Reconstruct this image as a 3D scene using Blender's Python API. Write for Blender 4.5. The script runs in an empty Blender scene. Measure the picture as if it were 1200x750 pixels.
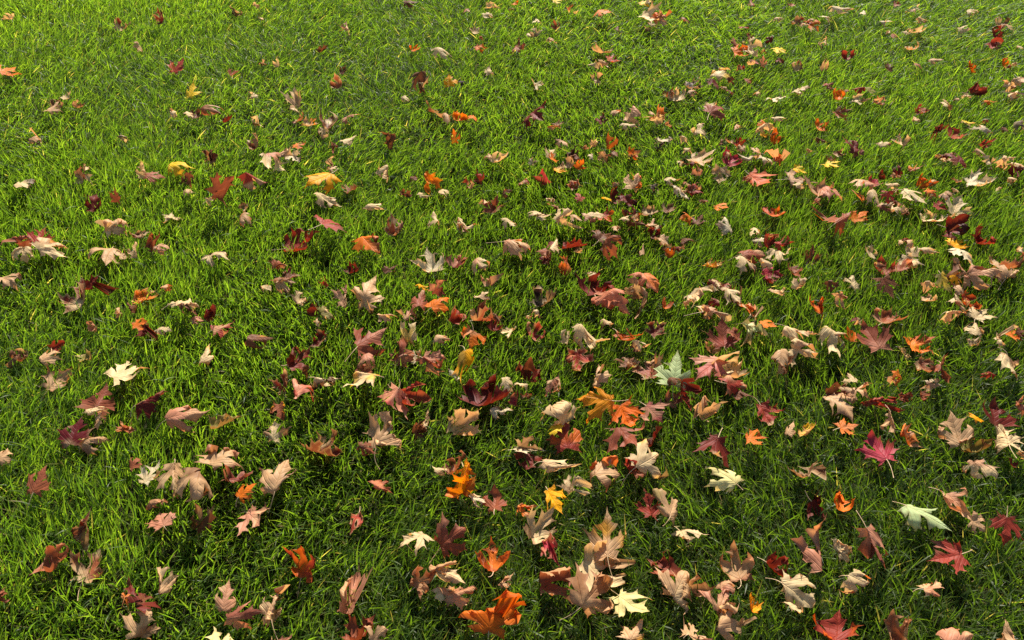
import bpy, math, random
import numpy as np
from mathutils import Vector, Euler
from mathutils.geometry import delaunay_2d_cdt

S = bpy.context.scene
C = S.collection

# ---------------------------------------------------------------- camera
cam = bpy.data.cameras.new('camera')
cam.sensor_width = 36.0
cam.lens = 28.26
cam.clip_start, cam.clip_end = 0.05, 400.0
co_ = bpy.data.objects.new('camera', cam)
co_.location = (0, 0, 1.45)
co_.rotation_euler = (math.radians(90 - 44), 0, 0)
C.objects.link(co_)
S.camera = co_

# ---------------------------------------------------------------- daylight
SUN_EL, SUN_AZ = math.radians(36), math.radians(6)      # ahead of the camera, a touch to its right
w = bpy.data.worlds.new('World')
S.world = w
w.use_nodes = True
nt = w.node_tree
nt.nodes.clear()
sky = nt.nodes.new('ShaderNodeTexSky')
sky.sky_type = 'NISHITA'
sky.sun_disc = False
sky.sun_elevation = SUN_EL
sky.sun_rotation = SUN_AZ
bg = nt.nodes.new('ShaderNodeBackground')
bg.inputs['Strength'].default_value = 0.068
wo = nt.nodes.new('ShaderNodeOutputWorld')
nt.links.new(sky.outputs[0], bg.inputs[0])
nt.links.new(bg.outputs[0], wo.inputs[0])
sl = bpy.data.lights.new('sun', 'SUN')
sl.energy = 5.0
sl.angle = math.radians(0.5)
sl.color = (1.0, 0.93, 0.82)
so = bpy.data.objects.new('sun', sl)
sd = Vector((math.sin(SUN_AZ) * math.cos(SUN_EL), math.cos(SUN_AZ) * math.cos(SUN_EL), math.sin(SUN_EL)))
so.rotation_euler = sd.to_track_quat('Z', 'Y').to_euler()
so.location = sd * 20
C.objects.link(so)
S.view_settings.view_transform = 'Standard'
S.view_settings.look = 'None'
S.view_settings.gamma = 1.0
S.view_settings.exposure = 1.0
S.cycles.max_bounces = 8
S.cycles.diffuse_bounces = 3
S.cycles.glossy_bounces = 2
S.cycles.transmission_bounces = 4
S.cycles.transparent_max_bounces = 4
S.cycles.use_denoising = False


# ---------------------------------------------------------------- node helpers
def material(name):
    m = bpy.data.materials.new(name)
    m.use_nodes = True
    m.node_tree.nodes.clear()
    return m, m.node_tree


def N(nt, kind, **kw):
    n = nt.nodes.new(kind)
    for k, v in kw.items():
        if k.startswith('i_'):
            n.inputs[int(k[2:])].default_value = v
        else:
            setattr(n, k, v)
    return n


def M(nt, op, a, b=None, c=None):
    n = nt.nodes.new('ShaderNodeMath')
    n.operation = op
    for i, v in enumerate((a, b, c)):
        if v is None:
            continue
        if isinstance(v, (int, float)):
            n.inputs[i].default_value = v
        else:
            nt.links.new(v, n.inputs[i])
    return n.outputs[0]


def mixc(nt, f, a, b, mode='MIX'):
    n = nt.nodes.new('ShaderNodeMix')
    n.data_type = 'RGBA'
    n.blend_type = mode
    for s, v in ((n.inputs[0], f), (n.inputs[6], a), (n.inputs[7], b)):
        if isinstance(v, (int, float)):
            s.default_value = v
        elif isinstance(v, tuple):
            s.default_value = v if len(v) == 4 else v + (1,)
        else:
            nt.links.new(v, s)
    return n.outputs[2]


def attr(nt, name):
    n = nt.nodes.new('ShaderNodeAttribute')
    n.attribute_name = name
    return n


def noise(nt, vec, scale, detail=2.0):
    n = nt.nodes.new('ShaderNodeTexNoise')
    n.inputs['Scale'].default_value = scale
    n.inputs['Detail'].default_value = detail
    if vec is not None:
        nt.links.new(vec, n.inputs['Vector'])
    return n.outputs[0]


def sheet_shader(nt, colour, glow, share, rough, spec, normal=None):
    """A thin sheet: part of the light is reflected, part comes through."""
    p = nt.nodes.new('ShaderNodeBsdfPrincipled')
    p.inputs['Roughness'].default_value = rough
    p.inputs['Specular IOR Level'].default_value = spec
    nt.links.new(colour, p.inputs['Base Color'])
    t = nt.nodes.new('ShaderNodeBsdfTranslucent')
    nt.links.new(glow, t.inputs['Color'])
    if normal is not None:
        nt.links.new(normal, p.inputs['Normal'])
    mx = nt.nodes.new('ShaderNodeMixShader')
    mx.inputs[0].default_value = share
    nt.links.new(p.outputs[0], mx.inputs[1])
    nt.links.new(t.outputs[0], mx.inputs[2])
    o = nt.nodes.new('ShaderNodeOutputMaterial')
    nt.links.new(mx.outputs[0], o.inputs['Surface'])
    return p


# soil under the turf
soil_m, nt = material('soil')
tc = N(nt, 'ShaderNodeTexCoord')
n1 = noise(nt, tc.outputs['Object'], 60, 6)
n2 = noise(nt, tc.outputs['Object'], 9, 3)
c = mixc(nt, n1, (0.010, 0.009, 0.005), (0.035, 0.030, 0.012))
c = mixc(nt, M(nt, 'MULTIPLY', n2, 0.6), c, (0.016, 0.03, 0.006))
p = N(nt, 'ShaderNodeBsdfPrincipled')
p.inputs['Roughness'].default_value = 0.95
p.inputs['Specular IOR Level'].default_value = 0.1
nt.links.new(c, p.inputs['Base Color'])
bm_ = N(nt, 'ShaderNodeBump')
bm_.inputs['Distance'].default_value = 0.02
nt.links.new(n1, bm_.inputs['Height'])
nt.links.new(bm_.outputs[0], p.inputs['Normal'])
o = N(nt, 'ShaderNodeOutputMaterial')
nt.links.new(p.outputs[0], o.inputs['Surface'])

# grass blades
grass_m, nt = material('grass_blade')
a = attr(nt, 'blade_tint')
tc = N(nt, 'ShaderNodeTexCoord')
n1 = noise(nt, tc.outputs['Object'], 150, 2)
col = mixc(nt, M(nt, 'MULTIPLY', n1, 0.35), a.outputs['Color'], (0.10, 0.13, 0.02))
glow = mixc(nt, 1.0, col, (3.3, 3.5, 1.0), 'MULTIPLY')
sheet_shader(nt, col, glow, 0.52, 0.5, 0.42)

# maple leaves: both faces of each blade are coloured by the mesh, veins drawn from its flat layout
leaf_m, nt = material('maple_leaf_skin')
fa, ba = attr(nt, 'face_tint'), attr(nt, 'back_tint')
geo = N(nt, 'ShaderNodeNewGeometry')
uv = N(nt, 'ShaderNodeUVMap', uv_map='leaf_layout')
sep = N(nt, 'ShaderNodeSeparateXYZ')
nt.links.new(uv.outputs[0], sep.inputs[0])
ax, yy = M(nt, 'ABSOLUTE', sep.outputs[0]), sep.outputs[1]
veins = None
for deg in (90, 39, -15):
    dx, dy = math.cos(math.radians(deg)), math.sin(math.radians(deg))
    d = M(nt, 'ABSOLUTE', M(nt, 'SUBTRACT', M(nt, 'MULTIPLY', ax, dy), M(nt, 'MULTIPLY', yy, dx)))
    al = M(nt, 'GREATER_THAN', M(nt, 'ADD', M(nt, 'MULTIPLY', ax, dx), M(nt, 'MULTIPLY', yy, dy)), 0.0)
    v = M(nt, 'MULTIPLY', al, M(nt, 'SUBTRACT', 1.0, M(nt, 'MINIMUM', M(nt, 'DIVIDE', d, 0.016), 1.0)))
    veins = v if veins is None else M(nt, 'MAXIMUM', veins, v)
# side veins: a fan of thin stripes
wv = N(nt, 'ShaderNodeTexWave', wave_type='BANDS', bands_direction='DIAGONAL')
wv.inputs['Scale'].default_value = 4.2
wv.inputs['Distortion'].default_value = 1.5
cmb = N(nt, 'ShaderNodeCombineXYZ')
nt.links.new(ax, cmb.inputs[0])
nt.links.new(M(nt, 'MULTIPLY', yy, -1.0), cmb.inputs[1])
nt.links.new(cmb.outputs[0], wv.inputs['Vector'])
side = M(nt, 'MULTIPLY', M(nt, 'POWER', wv.outputs['Fac'], 8.0), 0.35)
vein = M(nt, 'MAXIMUM', veins, side)
off = N(nt, 'ShaderNodeObjectInfo')
vadd = N(nt, 'ShaderNodeVectorMath', operation='ADD')
nt.links.new(uv.outputs[0], vadd.inputs[0])
nt.links.new(off.outputs['Location'], vadd.inputs[1])
blot = noise(nt, vadd.outputs[0], 7.0, 5.0)
fine = noise(nt, vadd.outputs[0], 38.0, 3.0)
base = mixc(nt, geo.outputs['Backfacing'], fa.outputs['Color'], ba.outputs['Color'])
lum = mixc(nt, M(nt, 'MULTIPLY', M(nt, 'SUBTRACT', blot, 0.36), 1.0), base, mixc(nt, 1.0, base, (0.60, 0.42, 0.32), 'MULTIPLY'))
lum = mixc(nt, M(nt, 'MULTIPLY', M(nt, 'GREATER_THAN', fine, 0.68), 0.4), lum, mixc(nt, 1.0, lum, (0.35, 0.25, 0.2), 'MULTIPLY'))
lum = mixc(nt, M(nt, 'MULTIPLY', vein, 0.5), lum, mixc(nt, 0.10, mixc(nt, 1.0, lum, (1.45, 1.35, 1.2), 'MULTIPLY'), (0.62, 0.42, 0.2)))
glow = mixc(nt, 1.0, lum, (1.22, 0.9, 0.55), 'MULTIPLY')
bp = N(nt, 'ShaderNodeBump')
bp.inputs['Strength'].default_value = 0.6
bp.inputs['Distance'].default_value = 0.002
hh = M(nt, 'SUBTRACT', M(nt, 'MULTIPLY', blot, 0.8), vein)
nt.links.new(hh, bp.inputs['Height'])
sheet_shader(nt, lum, glow, 0.36, 0.52, 0.16, bp.outputs[0])

stem_m, nt = material('leaf_stem')
tc = N(nt, 'ShaderNodeTexCoord')
n1 = noise(nt, tc.outputs['Object'], 40, 2)
c = mixc(nt, n1, (0.50, 0.30, 0.14), (0.62, 0.45, 0.26))
p = N(nt, 'ShaderNodeBsdfPrincipled')
p.inputs['Roughness'].default_value = 0.5
nt.links.new(c, p.inputs['Base Color'])
o = N(nt, 'ShaderNodeOutputMaterial')
nt.links.new(p.outputs[0], o.inputs['Surface'])


def mesh_from(name, co, tri, mat, smooth=True):
    """A mesh of triangles from arrays."""
    me = bpy.data.meshes.new(name)
    me.vertices.add(len(co))
    me.vertices.foreach_set('co', np.ascontiguousarray(co, np.float32).ravel())
    me.loops.add(tri.size)
    me.loops.foreach_set('vertex_index', np.ascontiguousarray(tri, np.int32).ravel())
    me.polygons.add(len(tri))
    me.polygons.foreach_set('loop_start', np.arange(0, tri.size, tri.shape[1], dtype=np.int32))
    me.polygons.foreach_set('use_smooth', np.full(len(tri), smooth))
    me.materials.append(mat)
    me.update(calc_edges=True)
    return me


def point_colour(me, name, rgb):
    a = me.attributes.new(name, 'FLOAT_COLOR', 'POINT')
    a.data.foreach_set('color', np.concatenate([rgb, np.ones((len(rgb), 1))], 1).astype(np.float32).ravel())


# ---------------------------------------------------------------- ground: one sheet out past the horizon
me = mesh_from('lawn_soil', np.array([(-150, -150, 0), (150, -150, 0), (150, 150, 0), (-150, 150, 0)], float), np.array([(0, 1, 2, 3)]), soil_m, False)
ground = bpy.data.objects.new('ground', me)
ground['kind'] = 'structure'
C.objects.link(ground)

# ---------------------------------------------------------------- leaf shape
HALF = [(0.0, 0.0), (0.09, -0.04), (0.22, -0.06), (0.46, -0.15), (0.34, 0.00), (0.41, 0.07), (0.21, 0.12),
        (0.40, 0.18), (0.66, 0.22), (0.54, 0.35), (0.80, 0.62), (0.53, 0.53), (0.44, 0.66), (0.34, 0.47),
        (0.12, 0.33), (0.17, 0.54), (0.36, 0.74), (0.18, 0.73), (0.11, 0.86), (0.0, 1.10)]


def outline(seed):
    """Outline of one maple leaf in its own plane: base at the origin, tip towards +y."""
    r = np.random.RandomState(seed)
    sx, lob, bas = r.uniform(0.86, 1.1), r.uniform(0.85, 1.12), r.uniform(0.7, 1.25)
    pts = []
    for side in (1, -1):
        s = []
        for k, (x, y) in enumerate(HALF):
            f = lob if 7 <= k <= 13 else (bas if 2 <= k <= 5 else 1.0)
            jx, jy = r.normal(0, 0.026, 2) if 0 < k < len(HALF) - 1 else (0, 0)
            s.append((side * (x * f * sx + jx), y * (0.5 + 0.5 * f) + jy))
        pts.append(s)
    loop = pts[0] + pts[1][-2:0:-1]
    out = []
    n = len(loop)
    for i in range(n):
        p, q = np.array(loop[i]), np.array(loop[(i + 1) % n])
        d = q - p
        ln = math.hypot(*d)
        out.append(p)
        if ln > 0.10:                                    # bow long edges a little inward
            m = (p + q) / 2
            c = np.array((0.0, 0.4))
            nrm = np.array((-d[1], d[0])) / ln
            if np.dot(nrm, c - m) < 0:
                nrm = -nrm
            out.append(m + nrm * r.uniform(0.04, 0.14) * ln)
    out = np.array(out)
    if seed % 5 == 3:                                    # a torn leaf: part of it is gone along a ragged line
        t = r.uniform(0, 2 * math.pi)
        d = np.array((math.cos(t), math.sin(t)))
        over = (out - np.array((0.0, 0.4))) @ d - 0.22
        out = out - np.where(over > 0, over * r.uniform(0.75, 1.0, len(out)), 0)[:, None] * d
    return out


def inside(poly, p):
    x, y = p[:, 0], p[:, 1]
    c = np.zeros(len(p), bool)
    n = len(poly)
    for i in range(n):
        x1, y1 = poly[i]
        x2, y2 = poly[(i + 1) % n]
        if y1 == y2:
            continue
        hit = ((y1 > y) != (y2 > y)) & (x < (x2 - x1) * (y - y1) / (y2 - y1) + x1)
        c ^= hit
    return c


def edge_dist(poly, p):
    d = np.full(len(p), 9.0)
    n = len(poly)
    for i in range(n):
        a, b = poly[i], poly[(i + 1) % n]
        ab = b - a
        t = np.clip(((p - a) @ ab) / (ab @ ab), 0, 1)
        d = np.minimum(d, np.hypot(*(p - a - t[:, None] * ab).T))
    return d


_cache = {}


def flat_leaf(variant, step):
    """(points (n,2), triangles (m,3), distance to the margin (n,)) of a flat leaf."""
    key = (variant, step)
    if key in _cache:
        return _cache[key]
    poly = outline(1000 + variant)
    r = np.random.RandomState(variant)
    gx, gy = np.meshgrid(np.arange(-0.9, 0.9, step), np.arange(-0.3, 1.15, step))
    gx[::2] += step / 2
    g = np.stack([gx.ravel(), gy.ravel()], 1) + r.uniform(-0.1, 0.1, (gx.size, 2)) * step
    g = g[inside(poly, g)]
    g = g[edge_dist(poly, g) > step * 0.42]
    pts = np.concatenate([poly, g])
    n = len(poly)
    res = delaunay_2d_cdt([Vector(p) for p in pts], [(i, (i + 1) % n) for i in range(n)], [list(range(n))], 1, 1e-5)
    co = np.array([tuple(v) for v in res[0]])
    tri = np.array([f if len(f) == 3 else f[:3] for f in res[2]], int)
    a, b, c = co[tri[:, 0]], co[tri[:, 1]], co[tri[:, 2]]
    area = (b[:, 0] - a[:, 0]) * (c[:, 1] - a[:, 1]) - (b[:, 1] - a[:, 1]) * (c[:, 0] - a[:, 0])
    flip = area < 0
    tri[flip] = tri[flip][:, ::-1]
    _cache[key] = (co, tri, edge_dist(poly, co))
    return _cache[key]


LOBES = np.radians([-15.0, 39.0, 90.0, 141.0, 195.0])


def bend(a, z, k):
    """Roll coordinate a (offset z along the normal) round a cylinder of curvature k."""
    if abs(k) < 1e-4:
        return a, z
    r = 1.0 / k
    return (r - z) * np.sin(a * k), r - (r - z) * np.cos(a * k)


def shape_leaf(co, P, seed):
    """Curl a flat leaf. P = (kx, ky, fold, noise, curl). Returns (n,3), unit size, centred near the blade's middle."""
    kx, ky, fold, noise, curl = P
    r = np.random.RandomState(seed)
    x, y = co[:, 0].copy(), co[:, 1] - 0.38
    z = np.zeros(len(x))
    # ripples between the veins and a slow warp
    for f, w in ((3.0, 1.0), (6.5, 0.45), (12.0, 0.18)):
        for _ in range(2):
            a, ph = r.uniform(0, 2 * math.pi), r.uniform(0, 2 * math.pi)
            z += noise * w * np.sin(f * (x * math.cos(a) + y * math.sin(a)) + ph)
            z -= noise * w * 0.9 * np.abs(np.sin(f * 0.6 * (x * math.sin(a) - y * math.cos(a)) + 2 * ph))   # creases
    th = np.arctan2(co[:, 1], co[:, 0])
    th = np.where(th < -math.pi / 2, th + 2 * math.pi, th)
    rad = np.hypot(co[:, 0], co[:, 1])
    z -= 0.018 * np.minimum(1, rad * 3) * np.cos(2 * math.pi * th / math.radians(51) + 1.2)
    # ruffled margin
    z += noise * 0.9 * np.clip(rad - 0.2, 0, 1) * (np.sin(17 * th + r.uniform(0, 6.28)) + 0.7 * np.sin(29 * th + 9 * rad + r.uniform(0, 6.28)))
    # fold along the midrib
    z += math.tan(fold) * np.sqrt(x * x + 0.0025) * 0.75
    x = x * (1 - 0.35 * abs(math.sin(fold)))
    # each lobe rolls across its own axis, the way drying leaves turn into claws
    lw = np.clip((np.hypot(co[:, 0], co[:, 1]) - 0.28) / 0.30, 0, 1)
    near = np.argmin(np.abs(th[:, None] - LOBES[None]), 1)
    sgn = -1.0 if curl + kx < 0 else 1.0
    kl = (sgn * np.abs(r.normal(3.0, 1.8, 5)) + r.normal(0, 1.6, 5)) * min(1.0, 0.30 + 0.35 * (abs(kx) + abs(curl) * 0.6)) 
    kl = np.where(np.abs(kl) < 0.1, 0.1, kl)[near] * lw
    la = LOBES[near]
    ox, oy = np.cos(la), np.sin(la)
    cr = -co[:, 0] * oy + co[:, 1] * ox
    kc = np.clip(kl * cr, -2.4, 2.4)
    ks_ = np.where(np.abs(kl) < 1e-3, 1e-3, kl)
    sh = np.where(np.abs(kl) < 1e-3, cr, np.sin(kc) / ks_) - cr
    z += np.where(np.abs(kl) < 1e-3, 0, (1 - np.cos(kc)) / ks_)
    x += -oy * sh
    y += ox * sh
    # each lobe tip curls by itself
    ks = curl + r.normal(0, 1.3, 5) + 0.45 * curl * r.uniform(-1, 1, 5)
    ang = np.interp(th, LOBES, ks)
    c = np.hypot(x, y)
    ex = np.maximum(0, c - 0.27)
    kk = np.where(np.abs(ang) < 1e-3, 1e-3, ang)
    ar = kk * ex
    cut = 0.27
    nr = np.where(c > cut, cut + np.sin(np.clip(ar, -2.6, 2.6)) / kk, c)
    z += np.where(c > cut, (1 - np.cos(np.clip(ar, -2.6, 2.6))) / kk, 0)
    s = np.where(c > 1e-6, nr / np.maximum(c, 1e-6), 1)
    x, y = x * s, y * s
    # sharp creases: part of the blade is folded over along a straight line
    q = np.stack([x, y, z], 1)
    stiff = min(1.0, noise / 0.03) * (0.45 if noise < 0.031 else 1.15)
    for k in range(r.randint(2, 6)):
        if k % 2:                                        # along a vein
            t = LOBES[r.randint(1, 4)] + r.normal(0, 0.15)
            p0, d = np.array((0.0, -0.38)), np.array((math.cos(t), math.sin(t)))
            side = r.choice((-1.0, 1.0))
            A = r.uniform(0.25, 1.2)
        else:                                            # across a lobe
            t = LOBES[r.randint(0, 5)] + r.normal(0, 0.25)
            rr = r.uniform(0.38, 0.75)
            p0 = np.array((math.cos(t) * rr, math.sin(t) * rr - 0.38))
            d, side = np.array((-math.sin(t), math.cos(t))), -1.0
            A = r.uniform(0.5, 2.2)
        A *= stiff * (r.choice((-1.0, 1.0)) if r.rand() < 0.35 else (1.0 if curl + kx >= 0 else -1.0))
        fx, fy = co[:, 0] - p0[0], co[:, 1] - 0.38 - p0[1]
        dist = side * (fx * -d[1] + fy * d[0])
        u = np.clip(dist / 0.045, 0, 1)
        phi = -side * A * u * u * (3 - 2 * u) * -1.0
        axis = np.array((d[0], d[1], 0.0))
        v = q - np.array((p0[0], p0[1], 0.0))
        cph, sph = np.cos(phi)[:, None], np.sin(phi)[:, None]
        q = v * cph + np.cross(axis[None], v) * sph + axis[None] * (v @ axis)[:, None] * (1 - cph) + np.array((p0[0], p0[1], 0.0))
    x, y, z = q[:, 0], q[:, 1], q[:, 2]
    # roll across the midrib on a slightly skewed axis, then along it
    sk = r.uniform(-0.5, 0.5)
    cs, sn = math.cos(sk), math.sin(sk)
    x, y = x * cs - y * sn, x * sn + y * cs
    x, z = bend(x, z, kx)
    y, z = bend(y, z, ky)
    x, y = x * cs + y * sn, -x * sn + y * cs
    return np.stack([x, y, z], 1)


def euler_matrix(rx, ry, rz):
    cx, sx, cy, sy, cz, sz = math.cos(rx), math.sin(rx), math.cos(ry), math.sin(ry), math.cos(rz), math.sin(rz)
    X = np.array([[1, 0, 0], [0, cx, -sx], [0, sx, cx]])
    Y = np.array([[cy, 0, sy], [0, 1, 0], [-sy, 0, cy]])
    Z = np.array([[cz, -sz, 0], [sz, cz, 0], [0, 0, 1]])
    return X @ Y @ Z

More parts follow.
